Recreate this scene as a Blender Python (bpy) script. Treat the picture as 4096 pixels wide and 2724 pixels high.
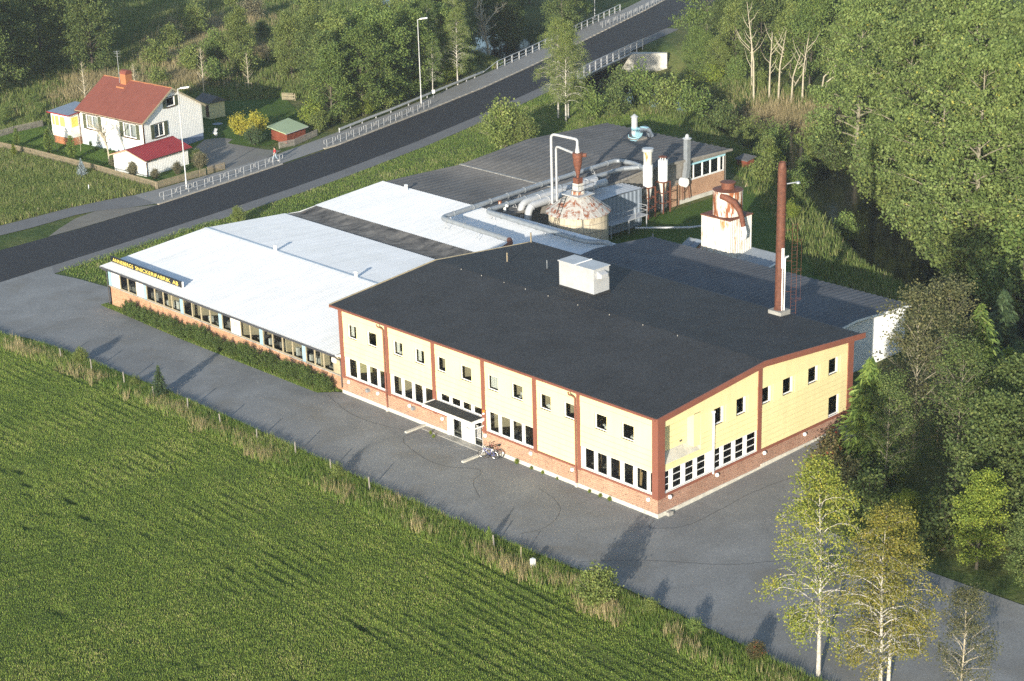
import bpy, bmesh, math, random
import numpy as np
from mathutils import Vector, Matrix

for o in list(bpy.data.objects):
    bpy.data.objects.remove(o)
SC = bpy.context.scene
COL = SC.collection
RAD = math.radians

# ------------------------------------------------------------------ camera
CAM_POS = Vector((78.4545, -86.7256, 56.2799))
CAM_YAW, CAM_PITCH, CAM_ROLL = RAD(136.92687), RAD(20.164521), RAD(-1.6695224)
fw = Vector((math.cos(CAM_PITCH)*math.cos(CAM_YAW), math.cos(CAM_PITCH)*math.sin(CAM_YAW), -math.sin(CAM_PITCH)))
rt = Vector((math.sin(CAM_YAW), -math.cos(CAM_YAW), 0)); up = rt.cross(fw)
r2 = rt*math.cos(CAM_ROLL) + up*math.sin(CAM_ROLL); u2 = up*math.cos(CAM_ROLL) - rt*math.sin(CAM_ROLL)
cam = bpy.data.cameras.new('camera'); cam.sensor_width = 36.0; cam.sensor_fit = 'HORIZONTAL'
cam.lens = 36.0*7411.654/4096.0; cam.clip_start = 1.0; cam.clip_end = 3000.0
camo = bpy.data.objects.new('camera', cam); COL.objects.link(camo)
camo.matrix_world = Matrix(((r2.x, u2.x, -fw.x, CAM_POS.x), (r2.y, u2.y, -fw.y, CAM_POS.y), (r2.z, u2.z, -fw.z, CAM_POS.z), (0, 0, 0, 1)))
SC.camera = camo

# ------------------------------------------------------------------ sky, sun, exposure
SUN_EL = RAD(12.4); SUN_AZ = RAD(-60.5)          # direction towards the sun, from +X
sun_dir = Vector((math.cos(SUN_EL)*math.cos(SUN_AZ), math.cos(SUN_EL)*math.sin(SUN_AZ), math.sin(SUN_EL)))
wd = bpy.data.worlds.new('World'); SC.world = wd; wd.use_nodes = True
nt = wd.node_tree
sky = nt.nodes.new('ShaderNodeTexSky'); sky.sky_type = 'NISHITA'; sky.sun_disc = False
sky.sun_elevation = SUN_EL; sky.sun_rotation = RAD(90) - SUN_AZ
sky.air_density = 1.0; sky.dust_density = 0.6; sky.ozone_density = 1.2
bgn = nt.nodes['Background']; bgn.inputs['Strength'].default_value = 0.15
nt.links.new(sky.outputs[0], bgn.inputs['Color'])
sl = bpy.data.lights.new('sun', 'SUN'); sl.energy = 4.6; sl.angle = RAD(0.55); sl.color = (1.0, 0.92, 0.79)
so = bpy.data.objects.new('sun', sl); COL.objects.link(so)
so.rotation_euler = (-sun_dir).to_track_quat('-Z', 'Y').to_euler(); so.location = sun_dir*200
vs = SC.view_settings
vs.view_transform = 'Standard'; vs.look = 'None'; vs.gamma = 1.0; vs.exposure = 0.95; vs.use_curve_mapping = False
SC.render.film_transparent = False
SC.cycles.max_bounces = 5; SC.cycles.diffuse_bounces = 2; SC.cycles.glossy_bounces = 3
SC.cycles.transmission_bounces = 3; SC.cycles.transparent_max_bounces = 8
SC.cycles.use_denoising = False

# ------------------------------------------------------------------ helpers
WL = {}
def wloc(o):
    return WL.get(o.name, Vector((0, 0, 0))) if o else Vector((0, 0, 0))

def tag(o, label=None, cat=None, group=None, kind=None):
    if label: o['label'] = label
    if cat: o['category'] = cat
    if group: o['group'] = group
    if kind: o['kind'] = kind
    return o

def thing(name, loc, label, cat, group=None):
    o = bpy.data.objects.new(name, None); o.empty_display_size = 0.3
    COL.objects.link(o); o.location = loc; WL[o.name] = Vector(loc)
    return tag(o, label, cat, group)

def link(name, me, parent=None, loc=None):
    o = bpy.data.objects.new(name, me); COL.objects.link(o)
    if parent is not None:
        o.parent = parent; WL[o.name] = wloc(parent) + Vector(loc or (0, 0, 0))
        if loc is not None: o.location = loc
    elif loc is not None:
        o.location = loc; WL[o.name] = Vector(loc)
    return o

def copy_tree(o, parent=None):
    c = o.copy(); COL.objects.link(c); c.parent = parent
    for ch in o.children:
        copy_tree(ch, c)
    return c

class MB:
    CUR = None
    def __init__(s, M=None):
        s.v = []; s.f = []; s.M = M if M is not None else MB.CUR
    def add(s, vs, fs):
        b = len(s.v)
        if s.M is not None: vs = [s.M @ Vector(p) for p in vs]
        s.v += [tuple(p) for p in vs]; s.f += [tuple(b+i for i in f) for f in fs]
        return s
    def box(s, x0, y0, z0, x1, y1, z1):
        x0, x1 = min(x0, x1), max(x0, x1); y0, y1 = min(y0, y1), max(y0, y1); z0, z1 = min(z0, z1), max(z0, z1)
        return s.add([(x0,y0,z0),(x1,y0,z0),(x1,y1,z0),(x0,y1,z0),(x0,y0,z1),(x1,y0,z1),(x1,y1,z1),(x0,y1,z1)],
                     [(3,2,1,0),(4,5,6,7),(0,1,5,4),(1,2,6,5),(2,3,7,6),(3,0,4,7)])
    def prism(s, poly, vec):
        n = len(poly); v = Vector(vec)
        ps = [Vector(p) for p in poly]; qs = [p+v for p in ps]
        nr = Vector((0, 0, 0))
        for i in range(n): nr += ps[i].cross(ps[(i+1) % n])
        fs = [tuple(range(n)), tuple(range(2*n-1, n-1, -1))]
        fs += [((i+1) % n, i, n+i, n+(i+1) % n) for i in range(n)]
        if nr.dot(v) > 0: fs = [tuple(reversed(f)) for f in fs]
        return s.add(ps+qs, fs)
    def quad(s, a, b, c, d):
        return s.add([a, b, c, d], [(0, 1, 2, 3)])
    def tube(s, pts, r, n=8, cap=True):
        pts = [Vector(p) for p in pts]; m = len(pts)
        rs = r if isinstance(r, (list, tuple)) else [r]*m
        vs = []; fs = []; nrm = None
        for i, p in enumerate(pts):
            t = (pts[min(i+1, m-1)] - pts[max(i-1, 0)])
            if t.length < 1e-9: t = Vector((0, 0, 1))
            t.normalize()
            if nrm is None:
                a = Vector((0, 0, 1)) if abs(t.z) < 0.9 else Vector((1, 0, 0))
                nrm = t.cross(a).normalized()
            else:
                nrm = nrm - t*nrm.dot(t)
                if nrm.length < 1e-6: nrm = t.cross(Vector((1, 0, 0)) if abs(t.x) < .9 else Vector((0, 1, 0)))
                nrm.normalize()
            b = t.cross(nrm)
            for k in range(n):
                a = 2*math.pi*k/n
                vs.append(p + (nrm*math.cos(a) + b*math.sin(a))*rs[i])
        for i in range(m-1):
            for k in range(n):
                k2 = (k+1) % n
                fs.append((i*n+k, i*n+k2, (i+1)*n+k2, (i+1)*n+k))
        if cap:
            fs.append(tuple(range(n-1, -1, -1))); fs.append(tuple((m-1)*n+k for k in range(n)))
        return s.add(vs, fs)
    def lathe(s, c, prof, n=24):
        c = Vector(c); vs = []; fs = []
        for r, z in prof:
            for k in range(n):
                a = 2*math.pi*k/n
                vs.append(c + Vector((r*math.cos(a), r*math.sin(a), z)))
        for i in range(len(prof)-1):
            for k in range(n):
                k2 = (k+1) % n
                fs.append((i*n+k, i*n+k2, (i+1)*n+k2, (i+1)*n+k))
        fs.append(tuple(range(n-1, -1, -1))); fs.append(tuple((len(prof)-1)*n+k for k in range(n)))
        return s.add(vs, fs)
    def mesh(s, name, mat, off=Vector((0, 0, 0)), smooth=False):
        me = bpy.data.meshes.new(name)
        me.from_pydata([(x-off.x, y-off.y, z-off.z) for x, y, z in s.v], [], s.f)
        if mat: me.materials.append(mat)
        if smooth:
            me.shade_smooth()
            try: me.set_sharp_from_angle(angle=RAD(40))
            except Exception: pass
        me.update()
        return me
    def build(s, name, mat, parent=None, smooth=False, base=None):
        off = wloc(parent) if parent is not None else Vector(base or (0, 0, 0))
        me = s.mesh(name, mat, off, smooth)
        return link(name, me, parent, None if parent is not None else off)

def np_mesh(name, V, F, mat, rnd=None, smooth=False):
    """V (n,3) float array, F (m,k) int array -> mesh, optional per-face float attribute 'rnd'."""
    me = bpy.data.meshes.new(name)
    V = np.asarray(V, np.float32); F = np.asarray(F, np.int32); m, k = F.shape
    me.vertices.add(len(V)); me.vertices.foreach_set('co', V.ravel())
    me.loops.add(m*k); me.loops.foreach_set('vertex_index', F.ravel())
    me.polygons.add(m)
    me.polygons.foreach_set('loop_start', np.arange(0, m*k, k, dtype=np.int32))
    try: me.polygons.foreach_set('loop_total', np.full(m, k, np.int32))
    except Exception: pass
    if mat: me.materials.append(mat)
    if rnd is not None:
        a = me.attributes.new('rnd', 'FLOAT', 'FACE'); a.data.foreach_set('value', np.asarray(rnd, np.float32))
    me.update(calc_edges=True)
    if smooth: me.shade_smooth()
    return me

def clamp01(t): return min(max(t, 0.0), 1.0)

# ------------------------------------------------------------------ terrain
RIVER = [(-200, 140), (-160, 128), (-132, 114), (-114, 109.5), (-98, 103.5), (-76, 103.5), (-51, 87), (-22, 62.5), (-4, 54), (15, 48), (60, 36), (110, 20)]
def river_d(x, y):
    x = np.asarray(x, float); y = np.asarray(y, float); d = np.full(x.shape, 1e9)
    for (ax, ay), (bx, by) in zip(RIVER[:-1], RIVER[1:]):
        vx, vy = bx-ax, by-ay
        t = np.clip(((x-ax)*vx + (y-ay)*vy)/(vx*vx+vy*vy), 0, 1)
        d = np.minimum(d, np.hypot(x-ax-t*vx, y-ay-t*vy))
    for (ax, ay), (bx, by), ex in (((-114, 115.0), (-107, 118.0), -.3), ((-107, 118.0), (-99, 112), .3)):
        vx, vy = bx-ax, by-ay
        t = np.clip(((x-ax)*vx + (y-ay)*vy)/(vx*vx+vy*vy), 0, 1)
        d = np.minimum(d, np.hypot(x-ax-t*vx, y-ay-t*vy)+ex)
    return d
def hflat(x, y):
    a = -0.7*np.clip((-36-np.asarray(x, float))/34, 0, 1)
    return a + 0.4*np.clip((np.asarray(y, float)-4)/20, 0, 1)*np.clip((np.asarray(x, float)+3)/3, 0, 1)
def sstep(t):
    t = np.clip(t, 0, 1); return t*t*(3-2*t)
def hground(x, y):
    x = np.asarray(x, float); y = np.asarray(y, float)
    rw_ = np.interp(x, [-66, -54], [10.5, 7.2]); return hflat(x, y) - 3.7*sstep((rw_-river_d(x, y))/(rw_-3.4))
def hz(x, y): return float(hground(np.array([x]), np.array([y]))[0])
# ------------------------------------------------------------------ materials
def new_mat(name):
    m = bpy.data.materials.new(name); m.use_nodes = True
    n = m.node_tree.nodes; l = m.node_tree.links
    b = n['Principled BSDF']
    b.inputs['Specular IOR Level'].default_value = 0.3
    return m, n, l, b
def N(n, t, **kw):
    x = n.new(t)
    for k, v in kw.items():
        if k in x.inputs: x.inputs[k].default_value = v
        else: setattr(x, k, v)
    return x
def rgb(c): return (c[0], c[1], c[2], 1.0)
def pos(n):
    return n.new('ShaderNodeNewGeometry').outputs['Position']
def ramp(n, l, fac, stops):
    r = n.new('ShaderNodeValToRGB'); e = r.color_ramp.elements
    while len(e) < len(stops): e.new(0.5)
    for i, (p, c) in enumerate(stops):
        e[i].position = p; e[i].color = rgb(c)
    l.new(fac, r.inputs[0]); return r.outputs[0]
def noise(n, l, scale, detail=4, rough=.6, vec=None, dist=0.0):
    x = N(n, 'ShaderNodeTexNoise', Scale=scale, Detail=detail, Roughness=rough, Distortion=dist)
    l.new(vec if vec is not None else pos(n), x.inputs['Vector']); return x.outputs['Fac']
def mixc(n, l, fac, a, b, mode='MIX'):
    x = n.new('ShaderNodeMix'); x.data_type = 'RGBA'; x.blend_type = mode
    for s, v in ((x.inputs[0], fac), (x.inputs[6], a), (x.inputs[7], b)):
        if hasattr(v, 'is_linked') or hasattr(v, 'links'): l.new(v, s)
        elif isinstance(v, (int, float)): s.default_value = v
        else: s.default_value = rgb(v)
    return x.outputs[2]
def bump(n, l, h, b, strength=.3, dist=.02):
    x = N(n, 'ShaderNodeBump', Strength=strength, Distance=dist)
    l.new(h, x.inputs['Height']); l.new(x.outputs[0], b.inputs['Normal'])
def mul(c, k): return tuple(min(1, x*k) for x in c)

def pm(name, col, rough=.7, var=.12, scale=1.2, fine=14.0, fvar=.08, metal=0.0, bmp=0.0, bscale=30, spec=.3):
    """plain painted / mineral surface: large stains + fine grain"""
    m, n, l, b = new_mat(name)
    a = noise(n, l, scale, 5, .65)
    c = ramp(n, l, a, [(.3, mul(col, 1-var)), (.7, mul(col, 1+var))])
    f = noise(n, l, fine, 3, .7)
    c2 = ramp(n, l, f, [(.3, (1-fvar*2,)*3), (.7, (1.0,)*3)])
    c = mixc(n, l, 1.0, c, c2, 'MULTIPLY')
    l.new(c, b.inputs['Base Color'])
    b.inputs['Roughness'].default_value = rough; b.inputs['Metallic'].default_value = metal
    b.inputs['Specular IOR Level'].default_value = spec
    if bmp: bump(n, l, noise(n, l, bscale, 4, .7), b, bmp, .03)
    return m

M = {}
M['cream'] = pm('cream_paint', (.71, .61, .325), .65, .04, .5, 6, .03)
M['cream_gable'] = M['cream']
M['redpaint'] = pm('red_paint', (.215, .082, .055), .6, .10, .8, 8, .05)
M['white'] = pm('white_paint', (.80, .80, .77), .55, .05, .7, 9, .04)
M['white_frame'] = pm('white_frame', (.82, .82, .80), .45, .03, 2, 9, .03)
M['concrete'] = pm('concrete', (.56, .54, .47), .85, .16, .9, 7, .12, bmp=.2)
M['concrete_dark'] = pm('concrete_dark', (.33, .32, .29), .9, .2, .6, 5, .15, bmp=.2)
M['felt'] = pm('roof_felt', (.046, .049, .053), .85, .20, .35, 7, .30, bmp=.35, bscale=40)
M['felt_base'] = pm('roof_felt_base', (.03, .031, .033), .85, .2, .35, 9, .18)
M['greymetal'] = pm('galvanised', (.30, .325, .345), .5, .14, 1.5, 12, .08, metal=.35)
M['lightgrey'] = pm('light_grey_metal', (.44, .45, .455), .5, .10, 1.2, 10, .05, metal=.15)
M['bluegrey'] = pm('blue_grey_sheet', (.25, .29, .34), .5, .08, .8, 10, .06, metal=.2)
M['darkgrey'] = pm('dark_metal', (.07, .07, .075), .6, .15, 2, 12, .1)
M['black'] = pm('black', (.012, .012, .013), .5, .1, 3, 10, .05)
M['skyblue'] = pm('sky_blue_paint', (.27, .43, .52), .6, .06, .8, 9, .04)
M['turquoise'] = pm('turquoise_paint', (.35, .60, .68), .5, .1, 2, 10, .06)
M['beige'] = pm('beige_interior', (.55, .46, .30), .8, .1, .5, 6, .06)
M['interior'] = pm('interior_grey', (.20, .185, .16), .9, .25, .6, 3, .2)
M['curtain'] = pm('curtain', (.55, .54, .50), .8, .06, 2, 20, .1)
M['timber'] = pm('timber', (.36, .24, .12), .8, .2, 1.5, 18, .15)
M['oldwood'] = pm('old_wood', (.30, .25, .17), .85, .22, 2.5, 25, .2)
M['greywood'] = pm('grey_wood', (.27, .25, .22), .9, .22, 2.5, 25, .2)
M['palewood'] = pm('pale_wood', (.42, .36, .24), .85, .15, 2.0, 25, .15)
M['greyblue'] = pm('pale_blue_foundation', (.50, .56, .58), .8, .08, .8, 8, .08)
M['roofred'] = pm('red_roof_felt', (.22, .070, .050), .85, .10, .5, 16, .16, bmp=.3)
M['redmetal'] = pm('red_sheet_metal', (.24, .032, .035), .45, .08, .8, 8, .04)
M['shutter'] = pm('green_shutter', (.075, .085, .05), .7, .12, 2, 20, .1)
M['brown'] = pm('brown_trim', (.07, .035, .02), .7, .12, 2, 20, .1)
M['chimbrick'] = pm('orange_brick', (.40, .165, .075), .85, .12, 2, 14, .14)
M['greenroof'] = pm('pale_green_roof', (.36, .44, .26), .8, .06, .8, 14, .06)
M['falured'] = pm('falu_red', (.20, .055, .03), .85, .12, 1, 20, .12)
M['faluredplank'] = M['falured']
M['tyre'] = pm('rubber', (.02, .02, .02), .7, .1, 3, 12, .1)
M['chrome'] = pm('steel', (.5, .5, .5), .3, .05, 3, 10, .05, metal=.9)
M['bikeblue'] = pm('blue_bike_paint', (.10, .11, .32), .3, .05, 3, 10, .05)
M['bikered'] = pm('dark_red_bike_paint', (.14, .03, .03), .35, .05, 3, 10, .05)
M['bikewhite'] = pm('white_bike_paint', (.7, .7, .72), .35, .05, 3, 10, .05)
M['gold'] = pm('sign_yellow', (.82, .64, .14), .55, .04, 2, 9, .03)
M['signblack'] = pm('sign_black', (.012, .014, .018), .45, .1, 2, 10, .06)
M['orange'] = pm('orange_lamp', (.8, .25, .02), .4, .05, 3, 10, .05)
M['skin'] = pm('skin', (.55, .33, .24), .6, .05, 4, 20, .04)
M['hair'] = pm('hair', (.02, .012, .008), .6, .1, 6, 40, .2)
M['shirt'] = pm('red_shirt', (.62, .03, .035), .8, .06, 4, 20, .06)
M['jeans'] = pm('pale_jeans', (.33, .42, .48), .85, .12, 4, 20, .12)
M['stone'] = pm('stone', (.30, .28, .25), .9, .2, 2, 12, .15, bmp=.3)
M['soil'] = pm('soil', (.10, .075, .05), .95, .25, 1, 8, .25, bmp=.4)
M['bluewall'] = pm('blue_foundation', (.24, .30, .42), .8, .1, .8, 8, .06)

def brick_mat(name, c1, c2, mortar, axis):
    m, n, l, b = new_mat(name)
    sep = n.new('ShaderNodeSeparateXYZ'); l.new(pos(n), sep.inputs[0])
    comb = n.new('ShaderNodeCombineXYZ')
    l.new(sep.outputs['X' if axis == 'x' else 'Y'], comb.inputs[0]); l.new(sep.outputs['Z'], comb.inputs[1])
    bk = n.new('ShaderNodeTexBrick'); l.new(comb.outputs[0], bk.inputs['Vector'])
    bk.inputs['Scale'].default_value = 1.0; bk.inputs['Brick Width'].default_value = .26; bk.inputs['Row Height'].default_value = .078
    bk.inputs['Mortar Size'].default_value = .013; bk.inputs['Mortar Smooth'].default_value = .2; bk.inputs['Bias'].default_value = 0.0
    bk.inputs['Color1'].default_value = rgb(c1); bk.inputs['Color2'].default_value = rgb(c2); bk.inputs['Mortar'].default_value = rgb(mortar)
    big = ramp(n, l, noise(n, l, .6, 4, .6), [(.3, (.82, .8, .78)), (.7, (1.05, 1.05, 1.05))])
    sp = ramp(n, l, noise(n, l, 9, 1, .5), [(.60, (1, 1, 1)), (.68, (.45, .42, .42))])
    c = mixc(n, l, 1.0, bk.outputs['Color'], big, 'MULTIPLY'); c = mixc(n, l, .8, c, sp, 'MULTIPLY')
    l.new(c, b.inputs['Base Color']); b.inputs['Roughness'].default_value = .85
    inv = n.new('ShaderNodeMath'); inv.operation = 'SUBTRACT'; inv.inputs[0].default_value = 1; l.new(bk.outputs['Fac'], inv.inputs[1])
    bump(n, l, inv.outputs[0], b, .6, .012)
    return m
M['brickx'] = brick_mat('red_brick_x', (.38, .185, .10), (.29, .125, .07), (.52, .46, .36), 'x')
M['bricky'] = brick_mat('red_brick_y', (.33, .125, .075), (.24, .085, .052), (.40, .33, .26), 'y')
M['brickox'] = brick_mat('old_brick_x', (.50, .24, .12), (.42, .18, .085), (.48, .38, .28), 'x')
M['brickoy'] = brick_mat('old_brick_y', (.46, .22, .11), (.38, .16, .08), (.42, .34, .25), 'y')

def glass_mat(name, tint=(.75, .8, .8), refl=1.0):
    m, n, l, b = new_mat(name)
    n.remove(b)
    tr = N(n, 'ShaderNodeBsdfTransparent'); tr.inputs[0].default_value = rgb(tint)
    gl = N(n, 'ShaderNodeBsdfGlossy', Roughness=.02)
    fr = N(n, 'ShaderNodeFresnel', IOR=1.5)
    mx = n.new('ShaderNodeMixShader')
    l.new(fr.outputs[0], mx.inputs[0]); l.new(tr.outputs[0], mx.inputs[1]); l.new(gl.outputs[0], mx.inputs[2])
    l.new(mx.outputs[0], n['Material Output'].inputs['Surface'])
    return m
M['glass'] = glass_mat('window_glass')

def rust_mat(name, rust, paint, amount, streak=True, metal=0.0, scale=1.3):
    m, n, l, b = new_mat(name)
    tc = pos(n)
    mp = n.new('ShaderNodeMapping'); mp.inputs['Scale'].default_value = (1.6, 1.6, .35 if streak else 1.2)
    l.new(tc, mp.inputs[0])
    a = noise(n, l, scale, 8, .68, mp.outputs[0], .4)
    rc = ramp(n, l, noise(n, l, 3.5, 6, .7), [(.25, mul(rust, .5)), (.55, rust), (.8, mul(rust, 1.7))])
    f = n.new('ShaderNodeMapRange'); l.new(a, f.inputs[0])
    f.inputs['From Min'].default_value = amount-.03; f.inputs['From Max'].default_value = amount+.05
    st = ramp(n, l, noise(n, l, 4, 5, .7, mp.outputs[0]), [(.35, mul(paint, .72)), (.65, paint)])
    c = mixc(n, l, f.outputs[0], rc, st)
    l.new(c, b.inputs['Base Color']); b.inputs['Roughness'].default_value = .7; b.inputs['Metallic'].default_value = metal
    bump(n, l, a, b, .25, .03)
    return m
M['rust'] = rust_mat('rusted_steel', (.15, .055, .032), (.20, .085, .05), .62)
M['rustdark'] = rust_mat('dark_rusted_steel', (.115, .045, .028), (.16, .07, .045), .6)
M['rustpaint'] = rust_mat('rusting_white_paint', (.26, .09, .035), (.66, .62, .54), .50)
M['rustcone'] = rust_mat('flaking_white_paint', (.24, .085, .04), (.44, .42, .38), .46, False, scale=1.0)
M['rustlight'] = rust_mat('white_paint_light_rust', (.40, .22, .08), (.60, .59, .54), .40)
M['stave'] = rust_mat('silo_stave', (.34, .28, .20), (.58, .50, .36), .40)
def streaky(name, col, lo, sc, rough=.5):
    m, n, l, b = new_mat(name)
    mp = n.new('ShaderNodeMapping'); mp.inputs['Scale'].default_value = sc; l.new(pos(n), mp.inputs[0])
    a = noise(n, l, 1.0, 6, .65, mp.outputs[0])
    c = ramp(n, l, a, [(.34, mul(col, lo)), (.56, col), (.8, mul(col, 1.03))])
    d = ramp(n, l, noise(n, l, .35, 5, .6), [(.3, (.93, .93, .92)), (.6, (1, 1, 1))])
    l.new(mixc(n, l, 1.0, c, d, 'MULTIPLY'), b.inputs['Base Color']); b.inputs['Roughness'].default_value = rough
    return m
M['whiteroof'] = streaky('white_sheet_roof', (.70, .71, .71), .90, (2.2, .10, 1))
M['cream'] = streaky('cream_paint_weathered', (.70, .615, .335), .93, (1.6, 1.6, .18), .65)
M['greyroof'] = pm('grey_fibre_roof', (.125, .122, .118), .9, .22, .3, 5, .18, bmp=.25)
M['blueroof'] = pm('grey_blue_roof', (.10, .105, .115), .85, .2, .3, 5, .16, bmp=.2)

def moss_roof():
    m, n, l, b = new_mat('mossy_fibre_roof')
    mp = n.new('ShaderNodeMapping'); mp.inputs['Scale'].default_value = (1.0, .45, 1); l.new(pos(n), mp.inputs[0])
    a = noise(n, l, .8, 8, .7, mp.outputs[0])
    c = ramp(n, l, a, [(.36, (.028, .03, .032)), (.47, (.085, .085, .085)), (.62, (.16, .155, .145)), (.75, (.26, .25, .23))])
    l.new(c, b.inputs['Base Color']); b.inputs['Roughness'].default_value = .9
    return m
M['mossroof'] = moss_roof()

def asphalt(name, col, patch=.2, fine=.25, worn=None):
    m, n, l, b = new_mat(name)
    a = noise(n, l, .22, 6, .62, None, .6)
    c = ramp(n, l, a, [(.28, mul(col, 1-patch)), (.5, col), (.72, mul(col, 1+patch))])
    g = noise(n, l, 11, 3, .8)
    c = mixc(n, l, 1.0, c, ramp(n, l, g, [(.3, (1-fine,)*3), (.72, (1+fine*.4,)*3)]), 'MULTIPLY')
    if worn:
        w = noise(n, l, .13, 5, .55, None, 1.2)
        c = mixc(n, l, ramp(n, l, w, [(.52, (0, 0, 0)), (.68, (.6, .6, .6))]), c, worn)
    l.new(c, b.inputs['Base Color']); b.inputs['Roughness'].default_value = .92
    bump(n, l, g, b, .35, .02)
    return m
M['yard'] = asphalt('yard_asphalt', (.225, .228, .224), .20, .42, (.155, .145, .125))
M['road'] = asphalt('road_asphalt', (.026, .028, .032), .12, .3)
M['path'] = asphalt('path_asphalt', (.16, .158, .155), .12, .3)
M['gravel'] = asphalt('gravel', (.20, .185, .155), .18, .35, (.26, .23, .18))
M['drive'] = asphalt('driveway_gravel', (.20, .19, .17), .2, .3, (.15, .15, .11))
M['patch'] = asphalt('asphalt_patch', (.19, .19, .186), .08, .2)
M['pave'] = asphalt('pavement_asphalt', (.24, .235, .22), .1, .25)
M['tar'] = pm('tar_seam', (.10, .10, .098), .8, .1, 2, 9, .1)
M['kerb'] = pm('kerb_stone', (.44, .39, .31), .9, .14, 1.2, 10, .12, bmp=.3)

def ground_mat(name, stops, sc=.12, fine=2.2):
    m, n, l, b = new_mat(name)
    a = noise(n, l, sc, 9, .68, None, .5)
    c = ramp(n, l, a, stops)
    g = noise(n, l, fine, 6, .75)
    c = mixc(n, l, 1.0, c, ramp(n, l, g, [(.3, (.55, .55, .5)), (.7, (1.2, 1.2, 1.15))]), 'MULTIPLY')
    l.new(c, b.inputs['Base Color']); b.inputs['Roughness'].default_value = .95
    b.inputs['Specular IOR Level'].default_value = .1
    bump(n, l, g, b, 1.0, .25)
    return m
M['ground'] = ground_mat('meadow_ground', [(.30, (0.046, 0.081, 0.024)), (.45, (0.078, 0.115, 0.035)), (.58, (0.143, 0.155, 0.056)), (.72, (0.208, 0.189, 0.096))])
M['lawn'] = ground_mat('lawn', [(.3, (0.058, 0.115, 0.022)), (.55, (0.085, 0.149, 0.029)), (.75, (0.111, 0.162, 0.040))], .25, 6)
M['field'] = ground_mat('field_soil', [(.3, (0.058, 0.088, 0.022)), (.55, (0.085, 0.115, 0.032)), (.75, (0.117, 0.121, 0.048))], .15, 3)
M['bank'] = ground_mat('bank', [(.3, (0.052, 0.088, 0.024)), (.6, (0.117, 0.135, 0.048)), (.8, (0.221, 0.196, 0.096))], .3, 3)

def leaf_mat(name, stops, trans=.35, rough=.6):
    m, n, l, b = new_mat(name)
    at = N(n, 'ShaderNodeAttribute', attribute_name='rnd')
    c = ramp(n, l, at.outputs['Fac'], stops)
    oi = n.new('ShaderNodeObjectInfo')
    hv = n.new('ShaderNodeHueSaturation'); l.new(c, hv.inputs['Color'])
    mr = n.new('ShaderNodeMapRange'); l.new(oi.outputs['Random'], mr.inputs[0]); mr.inputs['To Min'].default_value = .85; mr.inputs['To Max'].default_value = 1.15
    l.new(mr.outputs[0], hv.inputs['Value'])
    l.new(hv.outputs[0], b.inputs['Base Color']); b.inputs['Roughness'].default_value = rough
    b.inputs['Specular IOR Level'].default_value = .25
    t = n.new('ShaderNodeBsdfTranslucent'); l.new(hv.outputs[0], t.inputs[0])
    mx = n.new('ShaderNodeMixShader'); mx.inputs[0].default_value = trans
    l.new(b.outputs[0], mx.inputs[1]); l.new(t.outputs[0], mx.inputs[2])
    l.new(mx.outputs[0], n['Material Output'].inputs['Surface'])
    return m
M['lf_poplar'] = leaf_mat('poplar_leaves', [(0, (.075, .118, .03)), (.5, (.155, .215, .058)), (.88, (.24, .30, .095)), (.985, (.44, .40, .07))])
M['lf_green'] = leaf_mat('green_leaves', [(0, (.060, .102, .025)), (.5, (.125, .188, .046)), (.95, (.22, .27, .07))])
M['lf_bright'] = leaf_mat('bright_leaves', [(0, (0.081, 0.128, 0.020)), (.5, (0.169, 0.227, 0.034)), (.95, (0.297, 0.327, 0.051))])
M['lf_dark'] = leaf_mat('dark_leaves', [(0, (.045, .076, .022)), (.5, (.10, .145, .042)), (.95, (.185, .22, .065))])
M['lf_brown'] = leaf_mat('brownish_leaves', [(0, (.055, .064, .030)), (.5, (.10, .11, .048)), (.95, (.18, .17, .07))])
M['lf_birch'] = leaf_mat('birch_leaves', [(0, (.10, .135, .022)), (.45, (.21, .25, .042)), (.8, (.31, .31, .055)), (.97, (.46, .38, .06))])
M['lf_birchgold'] = leaf_mat('golden_birch_leaves', [(0, (.11, .125, .025)), (.4, (.21, .215, .042)), (.8, (.31, .275, .05)), (.97, (.45, .33, .06))])
M['lf_olive'] = leaf_mat('olive_leaves', [(0, (.075, .108, .026)), (.5, (.155, .205, .052)), (.95, (.26, .29, .085))])
M['lf_yellow'] = leaf_mat('yellow_leaves', [(0, (.24, .24, .03)), (.5, (.42, .39, .05)), (.95, (.56, .48, .07))])
M['lf_silver'] = leaf_mat('silver_needles', [(0, (0.135, 0.170, 0.170)), (.5, (0.257, 0.312, 0.340)), (.95, (0.378, 0.440, 0.476))], .15)
M['lf_conifer'] = leaf_mat('conifer_sprays', [(0, (0.047, 0.085, 0.020)), (.5, (0.115, 0.177, 0.037)), (.95, (0.209, 0.270, 0.060))], .2)
M['lf_spruce'] = leaf_mat('spruce_needles', [(0, (0.024, 0.045, 0.019)), (.5, (0.049, 0.082, 0.034)), (.95, (0.088, 0.128, 0.051))], .15)
M['lf_hedge'] = leaf_mat('hedge_leaves', [(0, (0.035, 0.065, 0.017)), (.5, (0.074, 0.121, 0.029)), (.95, (0.135, 0.177, 0.048))])
M['lf_hedgetip'] = leaf_mat('hedge_tips', [(0, (0.041, 0.035, 0.034)), (.5, (0.068, 0.060, 0.054)), (.95, (0.101, 0.085, 0.076))])
M['lf_red'] = leaf_mat('rowan_leaves', [(0, (0.047, 0.064, 0.024)), (.5, (0.101, 0.099, 0.037)), (.88, (0.162, 0.114, 0.051)), (.97, (0.405, 0.050, 0.034))])
M['lf_heather'] = leaf_mat('dry_shrub', [(0, (0.081, 0.078, 0.048)), (.5, (0.155, 0.149, 0.085)), (.95, (0.243, 0.220, 0.128))])
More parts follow.
